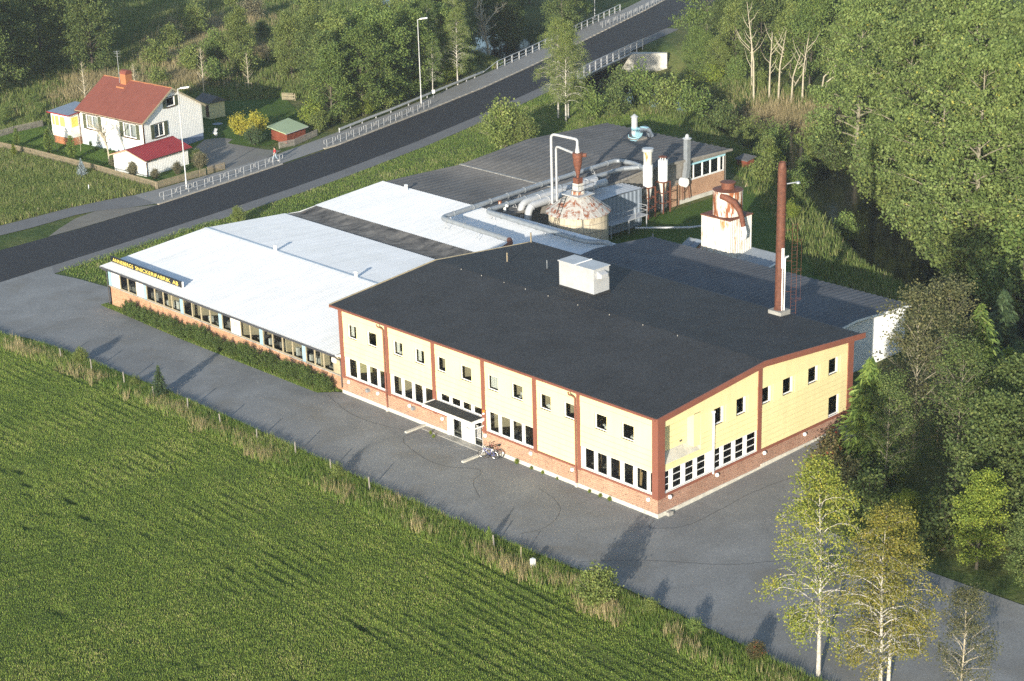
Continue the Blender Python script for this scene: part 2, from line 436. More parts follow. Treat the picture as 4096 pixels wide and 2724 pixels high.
M['gr_field'] = leaf_mat('field_grass', [(0, (.085, .145, .022)), (.5, (.19, .275, .046)), (.85, (.30, .35, .075)), (.98, (.42, .38, .17))], .4)
M['gr_verge'] = leaf_mat('verge_grass', [(0, (.07, .125, .024)), (.5, (.15, .23, .042)), (.85, (.25, .29, .08)), (.98, (.42, .37, .20))], .4)
M['gr_straw'] = leaf_mat('straw_grass', [(0, (0.189, 0.170, 0.076)), (.5, (0.351, 0.298, 0.153)), (.95, (0.567, 0.469, 0.272))], .4)
M['gr_meadow'] = leaf_mat('meadow_grass', [(0, (.075, .125, .028)), (.5, (.165, .225, .055)), (.85, (.28, .285, .105)), (.98, (.40, .34, .19))], .4)
M['gr_lawn'] = leaf_mat('lawn_grass', [(0, (0.061, 0.121, 0.020)), (.5, (0.101, 0.177, 0.031)), (.95, (0.162, 0.227, 0.051))], .4)
M['bark_white'] = pm('birch_bark', (.52, .49, .43), .8, .3, 2.5, 9, .25)
M['bark_pale'] = pm('pale_bark', (.27, .245, .175), .85, .2, 1.5, 9, .2)
M['bark_dark'] = pm('dark_bark', (.075, .06, .045), .9, .25, 1.5, 9, .25)
M['bark_grey'] = pm('grey_bark', (.13, .115, .085), .9, .25, 1.5, 9, .25)
M['bark_bare'] = pm('bare_branch_bark', (.46, .41, .30), .9, .2, 1.5, 9, .2)

def water():
    m, n, l, b = new_mat('river_water')
    b.inputs['Base Color'].default_value = (.010, .012, .010, 1); b.inputs['Roughness'].default_value = .12
    b.inputs['Specular IOR Level'].default_value = .12
    bump(n, l, noise(n, l, 1.5, 4, .6), b, .12, .05)
    return m
M['water'] = water()
# ------------------------------------------------------------------ ground
def grid_mesh(x0, x1, y0, y1, step, fn, name, mat):
    xs = np.arange(x0, x1+1e-6, step); ys = np.arange(y0, y1+1e-6, step)
    X, Y = np.meshgrid(xs, ys); Z = fn(X, Y)
    V = np.stack([X.ravel(), Y.ravel(), Z.ravel()], 1)
    nx, ny = len(xs), len(ys)
    i, j = np.meshgrid(np.arange(nx-1), np.arange(ny-1)); a = (j*nx+i).ravel()
    F = np.stack([a, a+1, a+1+nx, a+nx], 1)
    return np_mesh(name, V, F, mat, smooth=True)

FIELD_EDGE = [(-140, -17.0), (-90, -15.0), (-68, -12.9), (-55.6, -11.8), (-44.6, -12.1), (-33.3, -12.3), (-21.5, -12.9), (-11.9, -13.1), (-2.2, -12.5), (6.9, -12.1), (16.9, -12.5), (40, -13), (110, -14)]
def fedge(x):
    return np.interp(x, [p[0] for p in FIELD_EDGE], [p[1] for p in FIELD_EDGE])
def hbase(X, Y):
    z = hground(X, Y)
    infield = Y < fedge(X)-0.5
    bump_ = 0.0
    wild = (X < -104) & ((Y < 22) | (Y > 70) | (X < -142))
    return np.where(infield, z-.35, z) - .02

gr = link('ground', grid_mesh(-340, 110, -140, 340, 2.0, hbase, 'ground', M['ground']))
tag(gr, kind='structure')
far = MB()
for (a, b, c, d) in [(-1500, -1500, 1500, -140), (-1500, 340, 1500, 2000), (-1500, -140, -340, 340), (110, -140, 1500, 340)]:
    far.add([(a, b, -.74), (c, b, -.74), (c, d, -.74), (a, d, -.74)], [(0, 1, 2, 3)])
tag(far.build('terrain', M['ground']), kind='structure')

def rut(X, Y):
    """crop rows, headland and hollows of the mown field"""
    rng = np.random.RandomState(4)
    z = np.zeros_like(X); pn = np.zeros_like(X); pf = np.zeros_like(X)
    for k in range(16):
        a_ = rng.uniform(0, 6.28); f_ = rng.uniform(.10, .7); pn += np.sin((X*math.cos(a_)+Y*math.sin(a_))*f_ + rng.uniform(0, 6.28))
    for k in range(24):
        a_ = rng.uniform(0, 6.28); f_ = rng.uniform(1.5, 6.0); pf += np.sin((X*math.cos(a_)+Y*math.sin(a_)*1.3)*f_ + rng.uniform(0, 6.28))
    pn /= 4.0; pf /= 5.0
    head = -27.5 + 1.5*np.sin(X*.12) + .9*pn + .10*(X+20)          # where the rows meet the headland
    A = sstep((Y-head+1.0)/2.0); B = 1-A
    v = Y + .035*X + .25*np.sin(X*.06) + .05*pn
    rowA = np.sin(v*2*math.pi/.78) + .55*np.sin(v*2*math.pi/1.56+.6)
    u = .951*X - .309*Y + .4*np.sin(Y*.15) + .06*pn
    rowB = np.sin(u*2*math.pi/1.05) + .4*np.sin(u*2*math.pi/2.1+1)
    z += .042*A*rowA*(.30+.75*sstep((pn+.6)/1.4)) + .034*B*rowB*(.35+.8*sstep((-pn+.5)/1.4)) + .022*pf
    for k in range(60):
        cx, cy = rng.uniform(-70, 18), rng.uniform(-46, -24); s_ = rng.uniform(.25, .55); a_ = rng.uniform(-.34, .04)
        z += a_*np.exp(-(((X-cx)/(s_*1.6))**2 + ((Y-cy)/s_)**2))
    for k in range(30):
        cx = rng.uniform(-50, 10); cy = -27.5+.10*(cx+20)+rng.normal()*1.6; s_ = rng.uniform(.3, .7); a_ = rng.uniform(-.22, .12)
        z += a_*np.exp(-(((X-cx)/(s_*1.8))**2 + ((Y-cy)/s_)**2))
    return z
def hfield(X, Y):
    return hflat(X, Y) + rut(X, Y) + .05*np.clip((fedge(X)-Y)/3, 0, 1)
xs = np.arange(-84, 30.01, .24); ts = np.arange(0, 38.01, .13)
X, T = np.meshgrid(xs, ts); Y = fedge(X) - T
Zf = hfield(X, Y) - .12*(T < .2)
nx, ny = len(xs), len(ts); i, j = np.meshgrid(np.arange(nx-1), np.arange(ny-1)); a = (j*nx+i).ravel()
fo = link('field', np_mesh('field', np.stack([X.ravel(), Y.ravel(), Zf.ravel()], 1), np.stack([a, a+nx, a+1+nx, a+1], 1), M['field'], smooth=True))
tag(fo, kind='structure')

def sheet(name, pts, off, mat, kind='structure', bridge=False):
    """flat surface laid over the (piecewise planar) ground"""
    bm = bmesh.new()
    vs_ = [bm.verts.new((x, y, 0)) for x, y in pts]
    es = [bm.edges.new((vs_[i], vs_[(i+1) % len(vs_)])) for i in range(len(vs_))]
    bmesh.ops.triangle_fill(bm, use_beauty=True, edges=es)
    for co, no in (((-36, 0, 0), (1, 0, 0)), ((-70, 0, 0), (1, 0, 0)), ((0, 0, 0), (1, 0, 0)), ((0, 4, 0), (0, 1, 0)), ((0, 24, 0), (0, 1, 0))):
        bmesh.ops.bisect_plane(bm, geom=bm.verts[:]+bm.edges[:]+bm.faces[:], plane_co=co, plane_no=no)
    for v in bm.verts:
        v.co.z = float(hflat(np.array(v.co.x), np.array(v.co.y))) + off
    bmesh.ops.recalc_face_normals(bm, faces=bm.faces[:])
    for f in bm.faces:
        if f.normal.z < 0: f.normal_flip()
    me = bpy.data.meshes.new(name); bm.to_mesh(me); bm.free(); me.materials.append(mat)
    o = link(name, me)
    if kind: tag(o, kind=kind)
    return o

ROAD_UP = [(-94.6, -60), (-94.8, -25), (-95.0, 2), (-95.6, 12), (-97.0, 23.1), (-98.6, 32.5), (-100.7, 43.5), (-103.0, 54.3), (-106.0, 64.8), (-109.0, 75.2), (-113.2, 88.8), (-118.6, 103.5), (-125.0, 119.8), (-136.2, 147.6), (-142.5, 162), (-158, 196), (-180, 240)]
ROAD_LO = [(-84.0, -60), (-84.4, -25), (-85.1, -3.6), (-86.0, 2.7), (-86.8, 9.1), (-88.3, 19), (-89.6, 27.7), (-91.0, 36.9), (-92.9, 46.2), (-96.6, 61), (-101.4, 77.1), (-107.5, 95), (-113.2, 109), (-122.9, 138), (-128.4, 152), (-144, 187), (-166, 232)]
def offset(line, d):
    out = []
    for i, p in enumerate(line):
        a = Vector(line[max(i-1, 0)]); b = Vector(line[min(i+1, len(line)-1)]); t = (b-a).normalized()
        out.append((p[0]-t.y*d, p[1]+t.x*d))
    return out
sheet('road', ROAD_UP + ROAD_LO[::-1], .035, M['road'])
# shoulder on the factory side
SH = offset(ROAD_LO, -2.3)
sheet('road_shoulder', ROAD_LO[2:14] + SH[2:14][::-1], .022, M['path'])
# pavement on the house side
PV0 = offset(ROAD_UP, .35); PV1 = [(-102.6, 23.4), (-102.7, 26.6), (-103.6, 34.6), (-104.6, 43.5), (-107.4, 54.4), (-108.6, 58.6), (-111.0, 68.1), (-114.4, 79.1), (-117.5, 87.5), (-121.2, 98.3), (-125.6, 109.9), (-131.0, 123.5), (-139.6, 144.9), (-146, 160), (-162, 195)]
sheet('pavement', PV0[4:16] + PV1[::-1], .05, M['pave'])
sheet('cycle_path', [(-103.4, -40), (-103.3, 6.5), (-103.4, 11.1), (-103.7, 15.1), (-103.3, 20.7), (-102.6, 23.38), (-97.5, 23.3), (-98.7, 19.8), (-100.3, 16.9), (-100.6, 14.3), (-100.2, 11.2), (-99.9, 8.2), (-99.8, -40)], .046, M['path'])
sheet('gravel_strip', [(-95.75, 12.2), (-97.1, 23.2), (-98.7, 19.9), (-100.35, 16.9), (-99.4, 13.6), (-97.3, 10.4), (-95.5, 8)], .030, M['gravel'])
sheet('driveway', [(-115.7, 40.6), (-118.6, 44.3), (-117.9, 46.3), (-116.0, 46.9), (-114.7, 45.2), (-111.0, 45.9), (-108.2, 46.4), (-106.3, 47.4), (-104.5, 43.4), (-103.9, 37.5), (-106.1, 36.3), (-110.7, 38.3)], .044, M['drive'])
sheet('lawn', [(-142.4, 27.6), (-141.9, 34.4), (-139.4, 40), (-137, 57.5), (-130.2, 66.0), (-123.8, 63), (-114.7, 57.5), (-109.7, 48.2), (-111.0, 45.9), (-114.7, 45.2), (-116.0, 46.9), (-117.9, 46.3), (-118.6, 44.3), (-115.7, 40.6), (-106.1, 36.2), (-104.2, 36.6), (-103.2, 27.2), (-115.4, 26.7), (-129.1, 25.6), (-137.7, 25.0)], .03, M['lawn'])
# yard
YARD = [(-85.1, -3.6), (-84.6, -9.5), (-84.2, -24), (-78, -13.2), (-71.4, -11.2), (-68, -10.1), (-64.1, -9.9), (-58.6, -9.8), (-48.2, -9.4), (-39.2, -9.5), (-27.5, -9.7), (-15.7, -10.0), (-4.5, -9.7), (5.4, -9.1), (14.4, -9.5), (21.3, -9.8), (34, -10), (60, -10), (60, 4.5), (34, 5.6), (25.1, 6.2), (17.6, 6.0), (13.3, 6.2), (7.7, 6.4), (6.0, 7.6), (4.2, 13.7), (2.6, 19), (2.2, 24.5), (-.5, 24.5), (-.5, .5), (-34, .5), (-35.4, -.4), (-36.4, -1.5), (-45.6, -1.35), (-56.6, -1.15), (-67.4, -.6), (-71.4, -.5), (-71.6, 3.5), (-80.4, 2.3), (-83.4, 1.6), (-85.9, 2.8)]
sheet('yard', YARD, .026, M['yard'])
# mown green by the annex, behind the works
sheet('grass_plot', [(-50.5, 36), (-50.8, 73), (-56.5, 75), (-52.0, 76), (-41.3, 66), (-33, 58), (-27.0, 52.5), (-20, 47), (-12, 43), (-7, 41), (-7, 39.4), (-27, 39.6), (-36, 39.6), (-36.2, 36)], .03, M['lawn'])

# tar seams and patches in the yard asphalt
def seam(pts, wd=.045):
    a = offset(pts, wd/2); b = offset(pts, -wd/2)
    return a + b[::-1]
def wobble(pts, seed, step=.5, amp=.05):
    for _ in range(3):      # round the corners
        q_ = [pts[0]]
        for (ax, ay), (bx, by) in zip(pts[:-1], pts[1:]): q_ += [(ax*.75+bx*.25, ay*.75+by*.25), (ax*.25+bx*.75, ay*.25+by*.75)]
        pts = q_ + [pts[-1]]
    r = random.Random(seed); out = []
    for (ax, ay), (bx, by) in zip(pts[:-1], pts[1:]):
        n = max(1, int(math.hypot(bx-ax, by-ay)/step))
        for k in range(n):
            t = k/n; out.append((ax+(bx-ax)*t+r.uniform(-amp, amp), ay+(by-ay)*t+r.uniform(-amp, amp)))
    return out + [pts[-1]]
for k, s in enumerate([
    [(.1, -.5), (.5, -1.9), (2.4, .2), (2.3, 3.5), (2.1, 7), (2.5, 10.7), (3.4, 13.4)],
    [(-35.2, -1.3), (-31, -2.6), (-27.4, -2.5), (-24.2, -1.5)],
    [(-24.0, -1.3), (-24.2, -3.0), (-21.0, -4.2), (-17.4, -4.5), (-15.5, -2.7), (-14.4, -3.3), (-14.2, -4.6), (-11.5, -6.2)],
    [(-9.5, -2.2), (-6.6, -2.9), (-5.0, -4.8), (-4.6, -6.8), (-5.2, -8.2)],
    [(.6, -8.6), (3.6, -5.2), (8.2, -2.2), (10.1, .6), (12.6, 4.6)]]):
    o = sheet('tar_seam', seam(wobble(s, k)), .032, M['tar'], None)
    o.parent = None; tag(o, kind='structure')

# kerbs: stone strip between road and pavement
def kerb(name, line, i0, i1, w_=.32, h_=.11):
    a = line[i0:i1]; b = offset(line, w_)[i0:i1]
    mb = MB()
    for p, q, p2, q2 in zip(a[:-1], b[:-1], a[1:], b[1:]):
        z0 = -.75
        n = max(1, int(math.hypot(p2[0]-p[0], p2[1]-p[1])/1.6))
        for k in range(n):
            t0, t1 = k/n+.004, (k+1)/n-.004
            f = lambda u, v, t: (u[0]+(v[0]-u[0])*t, u[1]+(v[1]-u[1])*t)
            c = [f(p, p2, t0), f(p, p2, t1), f(q, q2, t1), f(q, q2, t0)]
            mb.prism([(x, y, z0) for x, y in c], (0, 0, .05+h_))
    return tag(mb.build(name, M['kerb']), kind='structure')
kerb('kerb', [(p[0]+.02, p[1]) for p in offset(ROAD_UP, .02)], 4, 7)
kerb('kerb', [(-102.75, 51.5)] + offset(ROAD_UP, .02)[7:15], 0, 9)

# river
rv = MB()
prev = None
for k in range(len(RIVER)):
    a = Vector(RIVER[max(k-1, 0)]); b = Vector(RIVER[min(k+1, len(RIVER)-1)]); t = (b-a).normalized(); p = Vector(RIVER[k])
    L_, R_ = p+Vector((-t.y, t.x))*8.5, p-Vector((-t.y, t.x))*8.5
    if prev: rv.quad((prev[1].x, prev[1].y, -3.35), (R_.x, R_.y, -3.35), (L_.x, L_.y, -3.35), (prev[0].x, prev[0].y, -3.35))
    prev = (L_, R_)
tag(rv.build('river', M['water']), kind='structure')
# ------------------------------------------------------------------ two-storey office block
def wall_cells(mb, axis, c0, c1, u0, u1, z0, z1, holes):
    """solid wall between planes c0..c1 of the other axis, with rectangular holes (u0,u1,z0,z1)"""
    us = sorted({u0, u1, *[h[0] for h in holes], *[h[1] for h in holes]}); zs = sorted({z0, z1, *[h[2] for h in holes], *[h[3] for h in holes]})
    us = [u for u in us if u0 <= u <= u1]; zs = [z for z in zs if z0 <= z <= z1]
    for a, b in zip(us[:-1], us[1:]):
        run = None
        for c, d in list(zip(zs[:-1], zs[1:])) + [(None, None)]:
            solid = c is not None and not any(h[0] < (a+b)/2 < h[1] and h[2] < (c+d)/2 < h[3] for h in holes)
            if solid: run = (run[0], d) if run else (c, d)
            elif run:
                if axis == 'x': mb.box(a, c0, run[0], b, c1, run[1])
                else: mb.box(c0, a, run[0], c1, b, run[1])
                run = None
    return mb

OFF = thing('office_building', (-17.4, 11, 0), 'two-storey yellow clad office block with red pillars and flat dark roof', 'building')
L_, W_, H_ = 34.78, 22.0, 7.28
PIL = [(-34.78, -34.33), (-28.95, -28.6), (-23.42, -23.03), (-17.79, -17.4), (-12.24, -11.85), (-7.72, -7.41), (-.44, 0)]
UPW = [(-33.74, -32.62), (-31.27, -30.1), (-28.05, -26.9), (-25.45, -24.3), (-22.82, -21.85), (-20.15, -18.9), (-17.14, -15.96), (-14.53, -13.33), (-11.56, -10.39), (-9.06, -7.85), (-6.01, -4.82), (-3.42, -2.23)]
STR = [(-34.33, -28.95, 4), (-28.6, -23.42, 4), (-23.03, -17.79, 4), (-17.4, -12.24, 4), (-7.41, -.44, 0)]
GUPW = [(5.82, 7.15), (8.31, 9.62), (11.12, 12.45), (13.56, 14.98), (16.55, 17.98), (19.03, 20.45)]
DOOR = (-21.66, -17.85)
holesF = [(a, b, 5.1, 6.28) for a, b in UPW] + [(a, b, 1.66, 3.32) for a, b, _ in STR if a != -23.03]
holesF += [(-23.03, -17.79, 2.62, 3.32), (DOOR[0], DOOR[1], 0.04, 2.35)]
holesG = [(a, b, 5.1, 6.4) for a, b in GUPW] + [(.6, 10.65, 1.72, 3.34), (19.15, 20.43, 1.74, 3.4), (.63, 4.43, 3.85, 6.7)]
mb = MB(); wall_cells(mb, 'x', 0, .28, -L_, -.28, 1.5, 7.5, holesF); mb.build('wall', M['cream'], OFF)
mb = MB(); wall_cells(mb, 'y', -.28, 0, 0, W_, 1.5, 7.3, holesG); mb.prism([(-.28, 0, 7.3), (-.28, 22, 7.3), (-.28, 10.9, 8.25)], (.28, 0, 0)); mb.build('wall', M['cream'], OFF)
mb = MB(); mb.box(-L_, 21.72, 0, -.28, 22, 7.3); mb.box(-L_, .28, 0, -L_+.28, 21.72, 7.3)
mb.prism([(-L_, 0.28, 7.3), (-L_, 22, 7.3), (-L_, 10.9, 8.25)], (.28, 0, 0)); mb.build('wall', M['cream'], OFF)
# brick base and plinth
mb = MB(); mb.box(-L_, -.03, .34, DOOR[0], .25, 1.5); mb.build('brick_base', M['brickx'], OFF); mb = MB(); mb.box(DOOR[1], -.03, .34, 0, .25, 1.5); mb.build('brick_base', M['brickx'], OFF)
mb = MB(); mb.box(.0, -.03, .34, .03, W_, 1.5); mb.build('brick_base', M['bricky'], OFF)
mb = MB(); mb.box(-L_-.02, -.09, -.3, DOOR[0]-.12, .2, .34); mb.box(DOOR[1], -.09, -.3, .09, .2, .34); mb.box(-.2, .2, -.3, .09, 11.15, .34)
mb.box(-.2, 11.15, -.3, .085, W_+.02, .50); mb.build('plinth', M['concrete'], OFF)
mb = MB(); mb.box(.09, .7, -.05, .42, 1.15, .28); mb.box(.14, .76, .28, .36, 1.09, .30); mb.build('cellar_vent', M['concrete_dark'], OFF)
# sill bands
mb = MB(); mb.box(-L_, -.10, 1.5, DOOR[0], -.0, 1.63); mb.box(DOOR[1], -.10, 1.5, -.44, 0, 1.63); mb.build('sill_band', M['redpaint'], OFF)
mb = MB(); mb.box(0, .6, 1.5, .10, W_, 1.69); mb.build('sill_band', M['redpaint'], OFF)
# pillars
for a, b in PIL[:-1]:
    mb = MB(); mb.box(a, -.09, 1.42, b, 0, 7.52)
    mb.build('pillar', M['redpaint'], OFF)
MB().box(-.44, -.12, 1.42, .12, .6, 7.50).build('pillar', M['redpaint'], OFF)
MB().box(0, 10.68, 1.66, .09, 11.1, 8.2).build('pillar', M['redpaint'], OFF)
MB().box(0, 21.36, .5, .10, 22.02, 7.4).build('pillar', M['redpaint'], OFF)

# cladding boards: each board a lapped plank of its own
def board(axis, u0, u1, z0, z1, roof=None):
    mb = MB()
    if axis == 'x':
        mb.prism([(u0, -.030, z1-.028), (u0, -.045, z0), (u0, 0, z0), (u0, 0, z1-.028)], (u1-u0, 0, 0))
    else:
        if roof is None:
            mb.prism([(.030, u0, z1-.028), (.045, u0, z0), (0, u0, z0), (0, u0, z1-.028)], (0, u1-u0, 0))
        else:
            mb.prism([(0, y, z) for y, z in roof], (.028, 0, 0))
    mb.build('board', M['cream'], OFF)
def ribbed(axis, u0, u1, z0, z1, n):
    mb = MB()
    for k in range(n):
        a = z0+(z1-z0)*k/n; b = z0+(z1-z0)*(k+1)/n
        if axis == 'x': mb.prism([(u0, -.006, b), (u0, -.026, a), (u0, 0, a), (u0, 0, b)], (u1-u0, 0, 0))
        else: mb.prism([(.006, u0, b), (.026, u0, a), (0, u0, a), (0, u0, b)], (0, u1-u0, 0))
    mb.build('ribbed_panel', M['cream'], OFF)
for i in range(6):
    u0, u1 = PIL[i][1], PIL[i+1][0]
    for z0, z1 in ((3.34, 3.74), (3.74, 4.14), (4.14, 4.54), (4.54, 4.96), (6.42, 6.84), (6.84, 7.48)): board('x', u0, u1, z0, z1)
    if i == 4:
        for z0, z1 in ((1.66, 2.08), (2.08, 2.5), (2.5, 2.92), (2.92, 3.34)): board('x', u0, u1, z0, z1)
    ws = [w_ for w_ in UPW if u0-.3 < w_[0] < u1]
    xs = [u0] + [x for w_ in ws for x in w_] + [u1]
    for a, b in zip(xs[0::2], xs[1::2]):
        if b-a > .05: ribbed('x', a, b, 4.98, 6.40, 11)
    for a, b in ws:
        ribbed('x', a, b, 6.30, 6.40, 1); ribbed('x', a, b, 4.98, 5.08, 1)
def roofz(y): return 7.30 + (8.28-7.30)*(1-abs(y-10.9)/11.1)
for s0, s1 in ((.6, 10.68), (11.1, 21.36)):
    zz = [3.36, 3.78, 4.2, 4.6, 4.98] if s0 < 5 else [1.70, 2.11, 2.52, 2.93, 3.34, 3.75, 4.16, 4.57, 4.98]
    for z0, z1 in zip(zz[:-1], zz[1:]):
        if s0 < 5 and z1 > 3.9: board('y', 4.43, s1, z0, z1)
        elif s0 < 5: board('y', s0, s1, z0, min(z1, 3.80))
        elif z1 < 3.4: board('y', s0, 19.13, z0, z1); board('y', 20.45, s1, z0, z1)
        else: board('y', s0, s1, z0, z1)
    ws = [w_ for w_ in GUPW if s0-.2 < w_[0] < s1]
    xs = [4.45 if s0 < 5 else s0] + [x for w_ in ws for x in w_] + [s1]
    for a, b in zip(xs[0::2], xs[1::2]):
        if b-a > .05: ribbed('y', a, b, 5.0, 6.44, 11)
    for z0, z1 in ((6.72 if s0 < 5 else 6.46, 6.95), (6.95, 7.45), (7.45, 7.95), (7.95, 8.4)):
        poly = [(s0, z0), (s1, z0)]
        lo = s0 if s0 < 5 else s1
        zl, zr = roofz(s0), roofz(s1)
        if max(zl, zr) <= z0+.02: continue
        def ycut(z): return (z-7.30)/(8.28-7.30)*11.1 - .2 if s0 < 5 else 22 - (z-7.30)/(8.28-7.30)*11.1
        if s0 < 5:
            a = max(s0, min(s1, ycut(z0))); b = max(s0, min(s1, ycut(z1)))
            poly = [(a, z0), (s1, z0), (s1, min(z1, zr)), (b, min(z1, roofz(b)))] if a < s1 else None
        else:
            a = max(s0, min(s1, ycut(z0))); b = max(s0, min(s1, ycut(z1)))
            poly = [(s0, z0), (a, z0), (b, min(z1, roofz(b))), (s0, min(z1, zl))] if a > s0 else None
        if poly:
            pl = [p for k, p in enumerate(poly) if math.dist(p, poly[k-1]) > .02]
            if len(pl) > 2: board('y', 0, 0, 0, 0, roof=pl)

# windows -----------------------------------------------------------------
def window_x(parent, x0, x1, z0, z1, y, mull=(), bars=(), fr=.07, depth=.10, name='window', mat='white_frame', sill=True, stile=None):
    """window in a wall facing -Y at plane y"""
    mb = MB(); d0, d1 = y+.02, y+depth
    mb.box(x0, d0, z0, x1, d1, z0+fr); mb.box(x0, d0, z1-fr, x1, d1, z1); mb.box(x0, d0, z0+fr, x0+(stile or fr), d1, z1-fr); mb.box(x1-fr, d0, z0+fr, x1, d1, z1-fr)
    for m0, m1 in mull: mb.box(m0, d0-.01, z0+fr, m1, d1, z1-fr)
    for zb in bars: mb.box(x0+fr, d0+.01, zb-.02, x1-fr, d1-.01, zb+.02)
    w_ = mb.build(name, M[mat], parent)
    edges = [x0+(stile or fr)] + [e for m_ in mull for e in m_] + [x1-fr]
    for a, b in zip(edges[0::2], edges[1::2]):
        if b-a > .02: MB().quad((a, y+depth*.7, z0+fr), (b, y+depth*.7, z0+fr), (b, y+depth*.7, z1-fr), (a, y+depth*.7, z1-fr)).build('pane', M['glass'], w_)
    if sill: MB().box(x0-.03, y-.07, z0-.05, x1+.03, y+.02, z0).build('sill', M[mat], w_)
    return w_
def window_y(parent, y0, y1, z0, z1, x, mull=(), bars=(), fr=.07, depth=.10, name='window', mat='white_frame', sill=True):
    """window in a wall facing +X at plane x"""
    mb = MB(); d0, d1 = x-depth, x-.02
    mb.box(d0, y0, z0, d1, y1, z0+fr); mb.box(d0, y0, z1-fr, d1, y1, z1); mb.box(d0, y0, z0+fr, d1, y0+fr, z1-fr); mb.box(d0, y1-fr, z0+fr, d1, y1, z1-fr)
    for m0, m1 in mull: mb.box(d0, m0, z0+fr, d1+.01, m1, z1-fr)
    for zb in bars: mb.box(d0+.01, y0+fr, zb-.02, d1-.01, y1-fr, zb+.02)
    w_ = mb.build(name, M[mat], parent)
    edges = [y0+fr] + [e for m_ in mull for e in m_] + [y1-fr]
    for a, b in zip(edges[0::2], edges[1::2]):
        if b-a > .02: MB().quad((x-depth*.7, a, z0+fr), (x-depth*.7, b, z0+fr), (x-depth*.7, b, z1-fr), (x-depth*.7, a, z1-fr)).build('pane', M['glass'], w_)
    if sill: MB().box(x-.02, y0-.03, z0-.05, x+.07, y1+.03, z0).build('sill', M[mat], w_)
    return w_
rw = random.Random(7)
for i, (a, b) in enumerate(UPW):
    w_ = window_x(OFF, a, b, 5.1, 6.28, .07, fr=.065, depth=.09)
    if i in (0, 2, 3, 6): 
        mb = MB(); n = 7; wd_ = (.30 if i != 6 else .6)*(b-a)
        for k in range(n):
            x = a+.1+wd_*k/n; mb.quad((x, .30+.04*(k % 2), 5.2), (x+wd_/n, .30+.04*((k+1) % 2), 5.2), (x+wd_/n, .30+.04*((k+1) % 2), 6.2), (x, .30+.04*(k % 2), 6.2))
        mb.build('curtain', M['curtain'], w_)
    if i in (2, 10, 11, 8, 7):
        mb = MB()
        for k in range(3):
            x = rw.uniform(a+.15, b-.45); mb.box(x, .35+.15*k, 5.14, x+rw.uniform(.2, .45), .5+.15*k, 5.14+rw.uniform(.06, .3))
        mb.build('papers', M['curtain'], w_)
for a, b, n in STR:
    if n == 4:
        stile = .30 if a > -30 and a != -23.03 else .42
        p = (b-a-stile-.06-3*.27)/4 if True else 0
        mull = []; x = a+stile
        for k in range(3):
            x += p; mull.append((x, x+.27)); x += .27
        z0 = 2.62 if a == -23.03 else 1.66
        w_ = window_x(OFF, a, b, z0, 3.32, .05, mull, fr=.07, stile=stile, depth=.12, name='strip_window')
    else:
        w_ = window_x(OFF, a, b, 1.66, 3.32, .05, [(-6.16, -5.86), (-4.9, -4.58), (-3.6, -3.28), (-2.36, -2.04), (-1.07, -.80)], fr=.07, stile=.34, depth=.12, name='strip_window')
for i, (a, b) in enumerate(GUPW):
    mb = MB(); mb.box(-.30, b-.20, 5.1, -.02, b-.001, 6.4); mb.build('reveal', M['cream'], OFF)
    w_ = window_y(OFF, a, b-.2, 5.1, 6.4, -.14, fr=.09, depth=.09)
    if i > 3: 
        mb = MB(); mb.box(-.55, a+.1, 5.95, -.5, b-.3, 6.32); mb.build('curtain', M['curtain'], w_)
        mb = MB(); mb.box(-1.0, a+.05, 5.15, -.7, b-.3, 5.75); mb.build('cupboard', M['timber'], w_)
    else:
        mb = MB(); mb.box(-.7, a+.6, 5.18, -.5, a+.85, 5.55); mb.build('papers', M['curtain'], w_)
gm1 = [(1.23, 1.58), (2.48, 2.88), (3.77, 4.13), (5.05, 5.87), (6.65, 7.0), (7.95, 8.31), (9.23, 9.59)]
window_y(OFF, .6, 10.66, 1.72, 3.34, -.02, gm1, (2.26, 2.80), fr=.07, depth=.12, name='strip_window')
window_y(OFF, 19.15, 20.43, 1.74, 3.4, -.05, fr=.09, depth=.1)
# goods hatch in the gable
HT = MB(); HT.box(-.75, .63, 3.85, -.70, 4.43, 6.7)
HT.prism([(-.7, .63, 3.85), (-.7, .63, 4.40), (.03, .63, 3.85)], (0, 3.8, 0)); HT.build('hatch_recess', M['concrete'], OFF)
mb = MB(); mb.box(-.70, 3.74, 4.2, -.0, 4.425, 6.7); mb.box(-.70, .63, 6.66, 0, 4.43, 6.72); mb.box(-.7, .6, 3.85, 0, .635, 6.7); mb.build('hatch_reveal', M['cream'], OFF)
hd = MB().box(-.69, .66, 4.42, -.655, 3.72, 6.68).build('hatch_door', M['cream'], OFF)
for k in range(5): MB().box(-.655, .67, 4.45+k*.45, -.625, 3.70, 4.45+k*.45+.435).build('panel', M['cream'], hd)
MB().box(-.63, 2.95, 4.66, -.60, 3.2, 4.80).build('handle', M['darkgrey'], hd)
